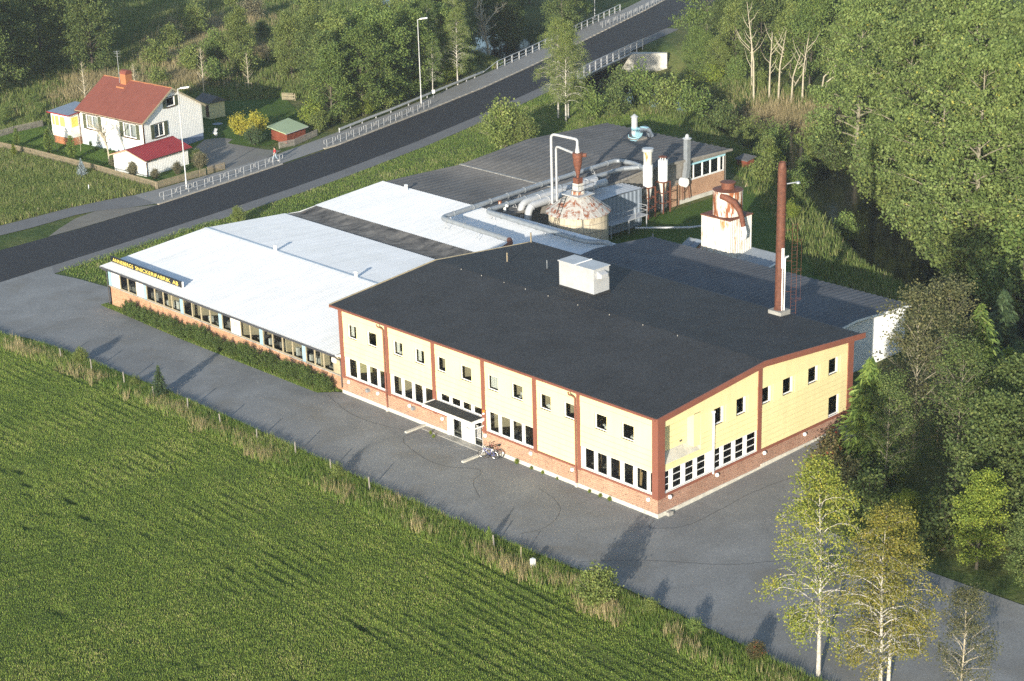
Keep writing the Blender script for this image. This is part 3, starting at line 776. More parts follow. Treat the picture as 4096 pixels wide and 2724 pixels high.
# interior seen through the glass
mb = MB(); mb.box(-34.4, .3, .30, -.3, 21.7, .42); mb.box(-34.4, .3, 3.9, -.3, 21.7, 4.05); mb.build('floor_slab', M['interior'], OFF)
mb = MB(); mb.box(-34.4, 4.6, .42, -5.6, 4.7, 3.9); mb.box(-34.4, 3.6, 4.05, -4.6, 3.7, 7.0); mb.box(-5.7, 5.7, .42, -5.6, 21.6, 3.9); mb.box(-4.7, 5.1, 4.05, -4.6, 21.6, 7.0)
for x in (-28.8, -23.2, -17.6, -12.0): mb.box(x-.05, .3, .42, x+.05, 5.6, 3.9)
for x in (-28.8, -26.2, -23.2, -20.4, -17.6, -14.9, -12.0, -9.6, -7.5): mb.box(x-.05, .3, 4.05, x+.05, 5.0, 7.0)
mb.build('partition', M['beige'], OFF)
mb = MB()
for k in range(26):
    x = rw.uniform(-34, -1.5); h = rw.uniform(.7, 1.1); mb.box(x, rw.uniform(.5, 1.4), .42, x+rw.uniform(.4, 1.5), rw.uniform(1.6, 2.4), .42+h)
for k in range(14):
    x = rw.uniform(-34, -1.5); mb.box(x, .7, 4.05, x+1.2, 1.5, 4.8)
mb.build('furniture', M['interior'], OFF)
mb = MB()
for k in range(26):
    y = rw.uniform(.8, 10.3); x = -rw.uniform(.5, 1.2); mb.prism([(x, y, .5), (x+.05, y, .5), (x+.05, y+.1, .5), (x, y+.1, .5)], (rw.uniform(-.25, .0), rw.uniform(-.15, .15), rw.uniform(1.5, 2.6)))
for k in range(14):
    x = -rw.uniform(.7, 6.8); y = rw.uniform(.5, 1.1); mb.prism([(x, y, .5), (x+.1, y, .5), (x+.1, y+.05, .5), (x, y+.05, .5)], (rw.uniform(-.1, .1), rw.uniform(0, .2), rw.uniform(1.5, 2.4)))
mb.build('timber_stock', M['timber'], OFF)
# entrance
en = MB(); en.box(DOOR[0]-.12, -.12, .0, DOOR[0]+.0, .3, 2.45); en.box(DOOR[0], -.05, 2.12, DOOR[1], .1, 2.35)
en.box(DOOR[0], .0, 0, DOOR[0]+.38, .14, 2.12); en.box(-20.27, .0, 0, -20.15, .14, 2.12); en.box(-18.98, 0, 0, -18.83, .14, 2.12); en.box(DOOR[1]-.06, 0, 0, DOOR[1], .14, 2.12); en.box(DOOR[0], 0, 0, DOOR[1], .14, .08)
en.build('entrance_frame', M['white_frame'], OFF)
MB().quad((-21.28, .08, .08), (-20.27, .08, .08), (-20.27, .08, 2.12), (-21.28, .08, 2.12)).build('side_light', M['glass'], OFF)
MB().quad((-18.83, .08, .08), (-17.91, .08, .08), (-17.91, .08, 2.12), (-18.83, .08, 2.12)).build('side_light', M['glass'], OFF)
dr = MB().box(-20.15, .03, .08, -18.98, .10, 2.12).build('door', M['white_frame'], OFF)
MB().box(-19.75, .012, 1.18, -19.35, .03, 1.26).build('letter_slot', M['darkgrey'], dr)
MB().box(-20.08, -.02, 1.0, -20.03, .03, 1.25).build('handle', M['chrome'], dr)
mb = MB()
for k in range(5): mb.box(-18.45+k*.10, -.06, .75, -18.43+k*.10, -.04, 1.75)
mb.box(-18.5, -.06, 1.73, -17.95, -.035, 1.77); mb.box(-18.5, -.06, .73, -17.95, -.035, .77); mb.build('window_grille', M['white_frame'], OFF)
cp = MB().box(-23.25, -1.35, 2.40, -17.55, -.01, 2.58).build('canopy', M['white_frame'], OFF)
MB().box(-23.15, -1.30, 2.58, -17.65, -.02, 2.605).build('canopy_felt', M['felt'], cp)
mb = MB(); mb.box(-23.28, -1.38, 2.58, -23.15, 0, 2.64); mb.box(-17.65, -1.38, 2.58, -17.52, 0, 2.64); mb.box(-23.28, -1.38, 2.56, -17.52, -1.30, 2.63); mb.build('canopy_edge', M['white'], cp)
MB().box(-17.62, -1.3, 1.98, -17.56, -.12, 2.05).build('canopy_bracket', M['white_frame'], cp)
mb = MB(); mb.box(-24.6, -2.1, -.02, -24.35, -.1, .16); mb.build('step_wall', M['concrete'], OFF)
mb = MB(); mb.box(-17.15, -2.9, -.02, -16.9, -.1, .16); mb.build('step_wall', M['concrete'], OFF)
mb = MB(); mb.box(-24.2, -.7, -.05, -17.2, -.02, .07); mb.build('door_step', M['concrete_dark'], OFF)
# wall lamps, vents
for x in (-33.81, -30.09, -26.2, -22.3, -17.4, -12.47, -8.16, -.74):
    mb = MB(); mb.tube([(x, -.03, 1.27), (x, -.10, 1.27)], .07, 8); mb.lathe((x, -.16, 1.11), [(.02, 0), (.10, .03), (.145, .10), (.145, .2), (.10, .28), (.02, .3)], 12); mb.build('globe_lamp', M['white_frame'], OFF, True)
for y in (1.08, 6.11, 11.42, 16.16):
    mb = MB(); mb.tube([(.03, y, 1.33), (.10, y, 1.33)], .07, 8); mb.lathe((.16, y, 1.18), [(.02, 0), (.10, .03), (.145, .10), (.145, .2), (.10, .28), (.02, .3)], 12); mb.build('globe_lamp', M['white_frame'], OFF, True)
for x in (-31.38, -25.75): MB().box(x-.14, -.30, 1.05, x+.14, -.03, 1.30).build('wall_vent', M['greymetal'], OFF)
MB().box(-17.55, -.22, 3.15, -17.42, -.11, 3.33).build('alarm_lamp', M['orange'], OFF)
MB().lathe((-17.5, -.18, 2.95), [(.02, 0), (.09, .04), (.09, .12), (.02, .16)], 10).build('alarm_bell', M['white_frame'], OFF)
# downpipes and gutter
for x in (-29.02, -7.78):
    mb = MB(); mb.tube([(x-.35, -.48, 7.40), (x-.33, -.46, 7.22), (x-.1, -.25, 7.08), (x, -.17, 6.95), (x, -.17, 1.55), (x+.02, -.2, 1.40), (x+.02, -.14, 1.2), (x+.02, -.14, .38)], .062, 8); mb.build('downpipe', M['redpaint'], OFF, True)
    MB().box(x-.08, -.24, -.02, x+.12, -.08, .36).build('drain_block', M['concrete'], OFF)
mb = MB(); mb.tube([(.12, 5.72, 6.30), (.12, 5.72, 1.55)], .075, 10); mb.box(.02, 5.62, 6.22, .2, 5.82, 6.36); mb.build('conduit', M['white'], OFF, True)
# roof
RZ = lambda y: 8.72 - abs(y-10.95)*(8.72-7.70)/11.5
rf = MB()
rf.prism([(-35.25, -.5, 7.50), (-35.25, -.5, 7.66), (-35.25, 10.95, 8.68), (-35.25, 22.45, 7.66), (-35.25, 22.45, 7.38), (-35.25, 10.95, 8.36)], (35.65, 0, 0))
roof = rf.build('roof', M['felt_base'], OFF)
rs = random.Random(3)
x = -35.2; k = 0
while x < .36:
    x1 = min(x+1.0, .37)
    for s in (0, 1):
        ya, yb = (-.47, 10.94) if s == 0 else (10.96, 22.42)
        cut = ya + (yb-ya)*rs.uniform(.25, .75)
        for p, q in ((ya, cut), (cut, yb)):
            t = .012+rs.uniform(0, .012)
            mb = MB(); z0, z1 = RZ(p), RZ(q)
            g_ = rs.choice([.01, .012, .02, .05]); mb.prism([(x+g_, p+.02, z0-.035), (x1-.004, p+.02, z0-.035), (x1-.004, q-.02, z1-.035), (x+g_, q-.02, z1-.035)], (0, 0, .03+t))
            mb.build('felt_strip', M['felt'], roof)
    x = x1
mb = MB(); mb.box(-35.32, -.55, 7.52, .44, -.50, 7.70); mb.tube([(-35.2, -.58, 7.60), (.3, -.58, 7.60)], .06, 8); mb.build('gutter', M['redpaint'], roof)
mb = MB()
mb.prism([(.40, -.57, 7.30), (.40, 10.95, 8.30), (.40, 22.5, 7.28), (.40, 22.9, 7.28), (.40, 22.9, 7.68), (.40, 10.95, 8.76), (.40, -.57, 7.74)], (.09, 0, 0)); mb.build('bargeboard', M['redpaint'], roof)
mb = MB(); mb.prism([(-35.30, -.5, 7.42), (-35.30, 10.95, 8.42), (-35.30, 22.5, 7.40), (-35.30, 22.5, 7.73), (-35.30, 10.95, 8.76), (-35.30, -.5, 7.74)], (-.07, 0, 0)); mb.build('verge_board', M['palewood'], roof)
MB().box(-35.2, 22.45, 7.36, .4, 22.52, 7.69).build('fascia', M['darkgrey'], roof)
for x in (-32.5, -30, -27.3, -24.8, -22.2, -18.9, -15.5, -12, -8.5): MB().lathe((x+.8, 10.7, RZ(10.7)-.02), [(.035, 0), (.035, .10), (.015, .12)], 8).build('roof_vent_cap', M['concrete_dark'], roof)
# rooftop ventilation housing and pipes
vb = thing('ventilation_box', (-21.1, 14.6, RZ(14.6)), 'pale grey sheet metal ventilation box standing on the dark roof', 'ventilation unit')
MB().box(-23.1, 13.55, 8.0, -19.1, 15.45, 8.62).build('curb', M['felt_base'], vb)
MB().box(-23.05, 13.62, 8.62, -19.15, 15.38, 10.62).build('housing', M['lightgrey'], vb)
for a, b in ((-23.12, -21.2), (-21.17, -19.08)):
    MB().prism([(a, 13.53, 10.62), (b, 13.53, 10.62), (b, 15.47, 10.62), (a, 15.47, 10.62)], (0, 0, .09)).build('lid', M['lightgrey'], vb)
MB().box(-21.22, 13.50, 10.71, -21.14, 15.5, 10.76).build('lid_seam', M['white'], vb)
mb = MB(); mb.prism([(-19.15, 14.0, 10.45), (-18.65, 14.0, 10.25), (-18.65, 14.0, 9.95), (-19.15, 14.0, 9.85)], (0, .75, 0)); mb.build('hood', M['lightgrey'], vb)
for x, y, h, r, mt, lb in ((-31.2, 15.5, .85, .06, 'oldwood', 'thin brown vent pipe with round base, nearest the left verge of the dark roof'), (-27.5, 16.6, .8, .035, 'greymetal', 'very thin grey rod standing on the dark roof left of the ventilation box'), (-35.0, 22.0, .95, .07, 'oldwood', 'short brown pipe at the rear left corner of the dark roof')):
    o = thing('vent_pipe', (x, y, RZ(y)), lb, 'pipe')
    MB().tube([(x, y, RZ(y)-.02), (x, y, RZ(y)+h)], r, 8).build('pipe', M[mt], o)
    MB().lathe((x, y, RZ(y)-.03), [(.32, 0), (.30, .05), (r+.03, .10)], 14).build('flashing', M['felt'], o)

# ------------------------------------------------------------------ chimney on the office roof
ch = thing('factory_chimney', (-6.95, 21.75, 7.6), 'tall rusty steel chimney rising from the back edge of the dark roof', 'chimney')
MB().box(-7.55, 21.15, 7.4, -6.3, 22.35, 8.12).build('base', M['concrete_dark'], ch)
mb = MB(); mb.lathe((-6.95, 21.75, 8.12), [(.42, 0), (.42, .12), (.36, .16), (.355, 5), (.345, 8.6), (.335, 11.2), (.34, 11.25), (.30, 11.5), (.27, 11.85), (.22, 11.85), (.22, 11.6)], 24); mb.build('flue', M['rustdark'], ch, True)
mb = MB()
for z in (10.6, 13.2, 15.8, 18.2): mb.lathe((-6.95, 21.75, z), [(.355, 0), (.37, .02), (.37, .07), (.355, .09)], 24)
mb.build('flange', M['rustdark'], ch, True)
mb = MB(); mb.tube([(-6.58, 21.62, 8.15), (-6.58, 21.62, 13.0)], .055, 8); mb.tube([(-6.46, 21.75, 8.15), (-6.46, 21.75, 12.4)], .045, 8); mb.box(-6.66, 21.54, 11.6, -6.5, 21.7, 13.2); mb.build('conduit', M['white'], ch, True)
lad = MB(); lx, ly = -6.35, 22.75
for d in (-.2, .2): lad.tube([(lx+d*.5, ly+d, 6.6), (lx+d*.5, ly+d, 15.0)], .016, 5)
z = 6.8
while z < 15: lad.tube([(lx-.1, ly-.2, z), (lx+.1, ly+.2, z)], .011, 4); z += .3
for z in np.arange(8.9, 13.9, 2.4):
    lad.tube([(lx-.1, ly-.2, z), (lx+.35, ly-.35, z), (lx+.62, ly+.05, z), (lx+.45, ly+.42, z), (lx+.1, ly+.2, z)], .012, 4)
for s in ((lx+.62, ly+.05),): lad.tube([(*s, 8.9), (*s, 13.7)], .010, 4)
for z in (9.5, 12.0, 14.5): lad.tube([(lx-.1, ly-.2, z), (-6.9, 22.0, z)], .02, 4)
lad.build('ladder', M['rustdark'], ch)
mb = MB(); mb.tube([(-6.8, 21.95, 18.2), (-6.15, 22.5, 18.35)], .05, 6); mb.lathe((-6.05, 22.55, 18.25), [(.05, 0), (.2, .04), (.16, .16), (.03, .2)], 10); mb.build('lamp', M['greymetal'], ch)
# ------------------------------------------------------------------ low workshop with the white roofs
def corrugated(name, mat, parent, x0, x1, prof, pitch=.18, amp=.022, per=6, extra=None):
    """sheet corrugated along X, ribs running up the slope given by prof [(y,z)...]"""
    n = int((x1-x0)/pitch*per); xs = np.linspace(x0, x1, n+1); w_ = amp*np.sin(xs/pitch*2*math.pi)
    ys = np.array([p[0] for p in prof]); zs = np.array([p[1] for p in prof]); m = len(prof)
    X = np.repeat(xs[None, :], m, 0); Y = np.repeat(ys[:, None], n+1, 1); Z = zs[:, None] + w_[None, :]
    V = np.stack([X.ravel(), Y.ravel(), Z.ravel()], 1) - np.array(wloc(parent))
    i, j = np.meshgrid(np.arange(n), np.arange(m-1)); a = (j*(n+1)+i).ravel()
    F = np.stack([a, a+1, a+n+2, a+n+1], 1)
    return link(name, np_mesh(name, V, F, mat, smooth=True), parent)
G0 = -.7
LOW = thing('workshop_building', (-53, 13, G0), 'long low brick workshop with white corrugated roof and a strip of windows', 'building')
def rz1(y): return float(np.interp(y, [.1, 12.0, 23.6, 35.0], [3.24, 4.22, 3.42, 4.25]))
# walls
BX0 = -70.7
mb = MB(); mb.box(BX0, .3, -1.1, -34.9, .55, 1.22); mb.build('brick_wall', M['brickox'], LOW)
mb = MB(); mb.prism([(BX0, .3, -1.1), (BX0, 34.9, -1.1), (BX0, 34.9, 4.1), (BX0, 23.6, 3.3), (BX0, 12, 4.05), (BX0, .3, 3.1)], (.2, 0, 0)); mb.build('side_wall', M['brickoy'], LOW)
mb = MB(); mb.box(-56.0, 34.4, -1, -36.9, 34.7, 3.95); mb.box(-37.1, 22.6, -1, -36.9, 34.4, 3.5); mb.build('rear_wall', M['greywood'], LOW)
mb = MB(); mb.box(BX0, .22, 1.22, -34.9, .55, 1.31); mb.build('sill_band', M['concrete_dark'], LOW)
mb = MB(); mb.box(BX0, .3, 2.9, -34.9, .5, 3.16); mb.build('lintel', M['white'], LOW)
def strip(xa, xb, what):
    if what == 'blue': MB().box(xa, .27, 1.31, xb, .42, 2.9).build('post', M['skyblue'], LOW)
    elif what == 'panel':
        p = MB().box(xa+.04, .30, 1.33, xb-.04, .40, 2.9).build('wall_panel', M['white'], LOW)
        c = (xa+xb)/2; MB().box(c-.28, .285, 2.02, c+.28, .30, 2.5).build('air_grille', M['lightgrey'], p)
    elif what == 'board': MB().box(xa+.04, .30, 1.33, xb-.04, .40, 2.9).build('wall_panel', M['palewood'], LOW)
    else:
        window_x(LOW, xa, xb, 1.31, 2.9, .28, fr=.055, depth=.12, mat='palewood', sill=False)
lay = []
def bay(x0, items, x1):
    tot = sum(w_ for w_, _ in items); x = x0
    for w_, t in items:
        d = w_/tot*(x1-x0); strip(x, x+d, t); x += d
for px in (-70.67, -64.65, -58.62, -52.58, -46.52, -40.48): strip(px, px+.42, 'blue')
g4 = [(1, 'g')]*4
bay(-70.22, [(1.45, 'panel'), (1.4, 'g'), (1.45, 'g'), (1.25, 'panel')], -64.65)
bay(-64.23, g4, -58.62); bay(-58.2, g4, -52.58)
bay(-52.16, [(1, 'g'), (1.05, 'panel'), (1.05, 'g'), (1.05, 'g')], -46.52)
bay(-46.1, g4, -40.48); bay(-40.06, [(1, 'g'), (1, 'g'), (1.1, 'g'), (1.1, 'board')], -34.95)
mb = MB(); mb.box(-70.4, .6, .5, -36, 12, .6); mb.build('floor_slab', M['interior'], LOW)
mb = MB(); mb.box(-70.4, 7.0, .6, -36, 7.1, 3.2)
for x in (-66, -61, -57.2, -53, -49.5, -43.2, -38.4): mb.box(x-.05, .6, .6, x+.05, 7, 3.1)
mb.build('partition', M['beige'], LOW)
mb = MB()
for k in range(34):
    x = rw.uniform(-70, -36.5); mb.box(x, rw.uniform(.7, 1.2), .6, x+rw.uniform(.3, 1.6), rw.uniform(1.4, 2.6), .6+rw.uniform(.5, 1.3))
mb.build('furniture', M['interior'], LOW)
mb = MB()
for k in range(12):
    x = rw.uniform(-70, -36.5); mb.box(x, .75, 1.15, x+rw.uniform(.15, .5), 1.0, 1.3+rw.uniform(.1, .7))
mb.build('papers', M['curtain'], LOW)
# roofs: two white spans either side of a mossy valley strip
corrugated('white_roof', M['whiteroof'], LOW, -71.2, -35.3, [(-.15, 3.22), (6, rz1(6)), (12.0, 4.22)], .26, .026)
corrugated('white_roof', M['whiteroof'], LOW, -71.2, -35.3, [(12.0, 4.21), (17, rz1(17)), (21.8, rz1(21.8))], .26, .026)
corrugated('valley_roof', M['mossroof'], LOW, -71.15, -35.3, [(21.7, rz1(21.7)-.06), (23.6, 3.30), (25.8, rz1(25.8)-.06)], .18, .03)
corrugated('white_roof', M['whiteroof'], LOW, -71.2, -36.8, [(25.7, rz1(25.7)), (30, rz1(30)), (34.95, 4.25)], .26, .026)
mb = MB(); mb.prism([(-71.2, 11.72, 4.235), (-71.2, 12.0, 4.285), (-71.2, 12.35, 4.225)], (35.9, 0, 0)); mb.build('ridge_cap', M['whiteroof'], LOW)
mb = MB(); mb.box(-71.22, -.28, 3.02, -35.3, -.16, 3.10); mb.tube([(-71.2, -.26, 3.12), (-35.4, -.26, 3.12)], .07, 8); mb.build('gutter', M['darkgrey'], LOW)
MB().box(-71.15, -.14, 3.02, -35.3, .3, 3.17).build('soffit', M['white'], LOW)
mb = MB(); mb.prism([(-71.25, -.2, 3.0), (-71.25, 12, 4.02), (-71.25, 23.6, 3.15), (-71.25, 35, 4.05), (-71.25, 35, 4.24), (-71.25, 23.6, 3.36), (-71.25, 12, 4.22), (-71.25, -.2, 3.2)], (.07, 0, 0)); mb.build('verge_board', M['white'], LOW)
for x, top in ((-70.85, 2.95), (-35.25, 2.95)):
    mb = MB(); mb.tube([(x, -.26, 3.08), (x, -.2, 2.95), (x+.05, .12, 2.75), (x+.05, .2, 2.55), (x+.05, .2, -.6 if x < -60 else .3)], .055, 8); mb.build('downpipe', M['darkgrey'], LOW, True)
MB().box(-36.4, .2, 2.25, -35.9, .3, 2.65).build('warning_box', M['white'], LOW)
# sign on the roof
sg = thing('roof_sign', (-65.3, 1.15, 3.3), 'long black roof sign with yellow letters along the white roof edge', 'sign')
MB().box(-71.3, 1.10, 3.29, -59.3, 1.22, 3.90).build('sign_board', M['signblack'], sg)
mb = MB(); mb.box(-59.3, 1.09, 3.29, -59.24, 1.24, 3.92)
for x in (-70.5, -68, -65.5, -63, -60.5): mb.tube([(x, 1.22, 3.8), (x, 2.0, 3.42)], .025, 5)
mb.build('sign_frame', M['white'], sg)
for body_, xa_, xb_ in (('ANNEBERGS', -70.95, -67.40), ('SNICKERIFABRIK', -67.02, -61.20), ('AB', -60.82, -59.92)):
  cu = bpy.data.curves.new('lettering', 'FONT'); cu.body = body_; cu.size = 1.0; cu.extrude = .012; cu.offset = .0; cu.space_character = 1.05
  to = bpy.data.objects.new('lettering_tmp', cu); COL.objects.link(to)
  bpy.context.view_layer.update()
  dg = bpy.context.evaluated_depsgraph_get(); lme = bpy.data.meshes.new_from_object(to.evaluated_get(dg))
  bpy.data.objects.remove(to)
  co = np.empty(len(lme.vertices)*3); lme.vertices.foreach_get('co', co); co = co.reshape(-1, 3)
  mn, mx = co.min(0), co.max(0)
  xx = xa_ + (co[:, 0]-mn[0])/(mx[0]-mn[0])*(xb_-xa_); zz = 3.42 + (co[:, 1]-mn[1])/(mx[1]-mn[1])*.36; yy = 1.092 - (co[:, 2]-mn[2])*.5
  lme.vertices.foreach_set('co', (np.stack([xx, yy, zz], 1) - np.array(wloc(sg))).ravel()); lme.materials.clear(); lme.materials.append(M['gold']); lme.update()
  link('word', lme, sg)
# small roof vents
for x, y, mt, h, lb in ((-59.7, 12.05, 'white', .5, 'small white vent on the ridge of the long white roof, nearer the sign'), (-47.6, 12.05, 'white', .5, 'small white vent on the white ridge close to the dark roof verge'), (-66.6, 34.3, 'white', .55, 'small white vent pipe at the edge between white and grey roofs'), (-54.0, 36.0, 'rustpaint', .75, 'short white pipe with rusty cap beside the long ducts')):
    z = rz1(min(y, 35))-.02
    o = thing('roof_vent', (x, y, z), lb, 'vent')
    MB().lathe((x, y, z), [(.16, 0), (.16, h)], 14).build('pipe', M[mt], o, True)
    MB().lathe((x, y, z+h), [(.20, 0), (.20, .07), (.10, .10)], 14).build('cap', M['rust' if mt == 'rustpaint' else 'white'], o, True)

# ------------------------------------------------------------------ rear workshop with grey ribbed roof
REAR = thing('rear_workshop', (-61.5, 52, G0), 'rear workshop with wavy grey ribbed roof and brick annex with windows', 'building')
def rz2(y): return float(np.interp(y, [34.9, 46.0, 56.5, 69.5], [4.24, 3.86, 4.74, 4.24]))
corrugated('grey_roof', M['greyroof'], REAR, -71.2, -52.0, [(34.95, 4.18), (40, rz2(40)), (46, 3.86), (46.01, 3.87), (51, rz2(51)), (56.5, 4.74)], .9, .05, 8)
corrugated('grey_roof', M['greyroof'], REAR, -71.2, -51.75, [(56.5, 4.73), (63, rz2(63)), (69.5, 4.24)], .9, .05, 8)
mb = MB(); mb.box(-71.1, 45.85, 3.88, -52.1, 46.2, 3.935); mb.build('valley_gutter', M['concrete_dark'], REAR)
mb = MB(); mb.prism([(-52.35, 35, -.8), (-52.35, 69, -.8), (-52.35, 69, 4.1), (-52.35, 56.5, 4.6), (-52.35, 46, 3.75), (-52.35, 35, 4.05)], (.2, 0, 0)); mb.build('wall', M['greywood'], REAR)
mb = MB(); mb.box(-70.8, 68.8, -1, -52.2, 69, 4.1); mb.box(-70.9, 35, -1, -70.7, 69, 3.8); mb.build('wall', M['greywood'], REAR)
MB().box(-52.2, 60.7, -.4, -51.95, 68.5, 2.02).build('brick_wall', M['brickoy'], REAR)
MB().box(-52.25, 59.3, -.4, -51.7, 60.65, 1.95).build('brick_pier', M['brickoy'], REAR)
MB().box(-52.2, 60.5, -.4, -51.80, 68.6, .1).build('plinth', M['concrete'], REAR)
window_y(REAR, 62.8, 68.45, 2.02, 3.72, -51.98, [(63.3, 63.42), (64.75, 64.9), (66.1, 66.25), (67.5, 67.85)], fr=.08, depth=.14, mat='turquoise' if False else 'white', name='window')
MB().box(-52.0, 62.6, 3.66, -51.9, 68.6, 3.86).build('header', M['turquoise'], REAR)
mb = MB(); mb.prism([(-51.78, 56.5, 4.52), (-51.78, 69.6, 4.02), (-51.78, 69.6, 4.28), (-51.78, 56.5, 4.78)], (.1, 0, 0)); mb.prism([(-51.98, 35, 3.98), (-51.98, 46, 3.62), (-51.98, 56.5, 4.5), (-51.98, 56.5, 4.76), (-51.98, 46, 3.9), (-51.98, 35, 4.22)], (.08, 0, 0)); mb.build('fascia', M['greywood'], REAR)
mb = MB(); mb.box(-56, 61, .0, -52.4, 68.6, .1); mb.box(-56, 61, .1, -55.9, 68.6, 3.6); mb.build('interior', M['beige'], REAR)

# ------------------------------------------------------------------ boiler house behind the office
BOI = thing('boiler_house', (-21.5, 31, 0), 'low shed with grey blue ribbed roof and white corrugated gable behind the office', 'building')
corrugated('ribbed_roof', M['blueroof'], BOI, -36.3, -6.55, [(23.0, 4.05), (31.5, 4.72), (39.3, 4.08)], .62, .03, 8)
mb = MB(); mb.prism([(-7.0, 23.2, -.3), (-7.0, 38.9, -.3), (-7.0, 38.9, 4.02), (-7.0, 31.5, 4.62), (-7.0, 23.2, 3.98)], (.1, 0, 0)); mb.box(-36, 38.8, -.3, -7, 38.9, 4.0); mb.box(-36.1, 23.2, -.3, -36, 38.9, 4.0); mb.build('wall', M['white'], BOI)
mb = MB()
for k in range(84):
    y = 23.3+k*.186; zt = min(float(np.interp(y, [23.2, 31.5, 38.9], [3.98, 4.62, 4.02])), 4.6); mb.box(-6.9, y, -.2, -6.86, y+.09, zt)
rbs = mb.build('wall_rib', M['white'], BOI)
mb = MB(); mb.prism([(-6.62, 23, 3.9), (-6.62, 31.5, 4.55), (-6.62, 39.35, 3.92), (-6.62, 39.35, 4.1), (-6.62, 31.5, 4.73), (-6.62, 23, 4.08)], (.08, 0, 0)); mb.build('bargeboard', M['white'], BOI)
MB().box(-6.87, 25.2, 1.2, -6.82, 26.1, 2.0).build('window', M['bluegrey'], BOI)
# lean-to shed with tin roof
LT = thing('tin_roof_shed', (-26, 43, 0), 'small lean-to with grey corrugated tin roof behind the ribbed roof', 'shed')
def cor_y(name, mat, parent, x0, x1, y0, y1, za, zb, pitch=.15):
    return corrugated(name, mat, parent, x0, x1, [(y0, za), (y1, zb)], pitch, .025)
cor_y('tin_roof', M['greymetal'], LT, -30.2, -24.4, 41.0, 45.0, 2.6, 3.25)
mb = MB(); mb.prism([(-24.5, 41.0, 0), (-24.5, 44.9, 0), (-24.5, 44.9, 3.15), (-24.5, 41.0, 2.5)], (-.1, 0, 0)); mb.box(-30, 44.8, 0, -24.5, 44.9, 3.1); mb.box(-30, 41, 0, -24.5, 41.1, 2.5); mb.build('wall', M['bluegrey'], LT)
MB().prism([(-24.38, 40.9, 2.52), (-24.38, 45.1, 3.18), (-24.38, 45.1, 3.32), (-24.38, 40.9, 2.66)], (.06, 0, 0)).build('bargeboard', M['white'], LT)
# loose sheets on the low roof
for k, (x, y, a, mt, lb) in enumerate(((-35.2, 42.4, .5, 'greymetal', 'leftmost grey tin sheet leaning beside the rusty tank'), (-34.4, 42.2, .45, 'bluegrey', 'middle dark tin sheet leaning beside the rusty tank'), (-33.4, 42.0, .5, 'rustpaint', 'rusty tin sheet lying right beside the white tank housing'))):
    o = corrugated('tin_sheet', M[mt], None, x, x+.95, [(40.6+.2*k, 2.1), (43.4+.1*k, 3.3)], .12, .02)
    tag(o, lb, 'tin sheet')
    MBp = MB(); MBp.box(x+.1, 43.0, 0, x+.2, 43.1, 3.05); MBp.box(x+.7, 43.0, 0, x+.8, 43.1, 3.05); MBp.box(x+.1, 40.9, 0, x+.2, 41.0, 2.15); MBp.build('trestle', M['greywood'], o)
# rusty tank on its white housing
TK = thing('rusty_tank', (-30.3, 43.2, 0), 'round rusty tank on a square white corrugated housing', 'tank')
def ribbox(x0, y0, x1, y1, z0, z1, pitch=.24):
    mb = MB(); mb.box(x0+.03, y0+.03, z0, x1-.03, y1-.03, z1)
    n = int((x1-x0)/pitch)
    for k in range(n):
        a = x0+(x1-x0)*k/n; mb.prism([(a, y0+.03, z0), (a+pitch*.22, y0-.04, z0), (a+pitch*.5, y0-.04, z0), (a+pitch*.72, y0+.03, z0)], (0, 0, z1-z0))
    n = int((y1-y0)/pitch)
    for k in range(n):
        a = y0+(y1-y0)*k/n; mb.prism([(x1-.03, a, z0), (x1+.04, a+pitch*.22, z0), (x1+.04, a+pitch*.5, z0), (x1-.03, a+pitch*.72, z0)], (0, 0, z1-z0))
    return mb
ribbox(-32.1, 41.6, -28.6, 44.9, 0, 6.55).build('housing', M['rustlight'], TK)
MB().box(-32.15, 41.55, 6.55, -28.55, 44.95, 6.66).build('housing_lid', M['rust'], TK)
cx, cy = -30.3, 43.3
MB().lathe((cx, cy, 6.66), [(1.42, 0), (1.42, 2.25), (1.45, 2.27), (1.45, 2.36)], 40).build('shell', M['rustpaint'], TK, True)
MB().lathe((cx, cy, 9.02), [(1.44, 0), (.7, .12)], 40).build('top_cone', M['rust'], TK)
MB().lathe((cx, cy, 9.1), [(.62, 0), (.62, .55), (.74, .56), (.74, .64), (.5, .66)], 28).build('neck', M['rust'], TK, True)
mb = MB(); mb.tube([(cx+.3, cy-1.3, 8.7), (cx+.9, cy-1.25, 8.6), (cx+1.5, cy-.9, 8.2), (cx+1.95, cy-.6, 7.4), (cx+2.15, cy-.45, 6.6), (cx+2.25, cy-.4, 5.9)], [.30, .32, .30, .26, .24, .23], 12); mb.build('duct', M['rust'], TK, True)
mb = MB(); mb.tube([(cx+2.25, cy-.4, 5.92), (cx+2.35, cy-.3, 5.3), (cx+2.25, cy-.2, 4.8), (cx+1.95, cy-.1, 4.6)], [.25, .24, .23, .21], 12); mb.build('outlet', M['white'], TK, True)

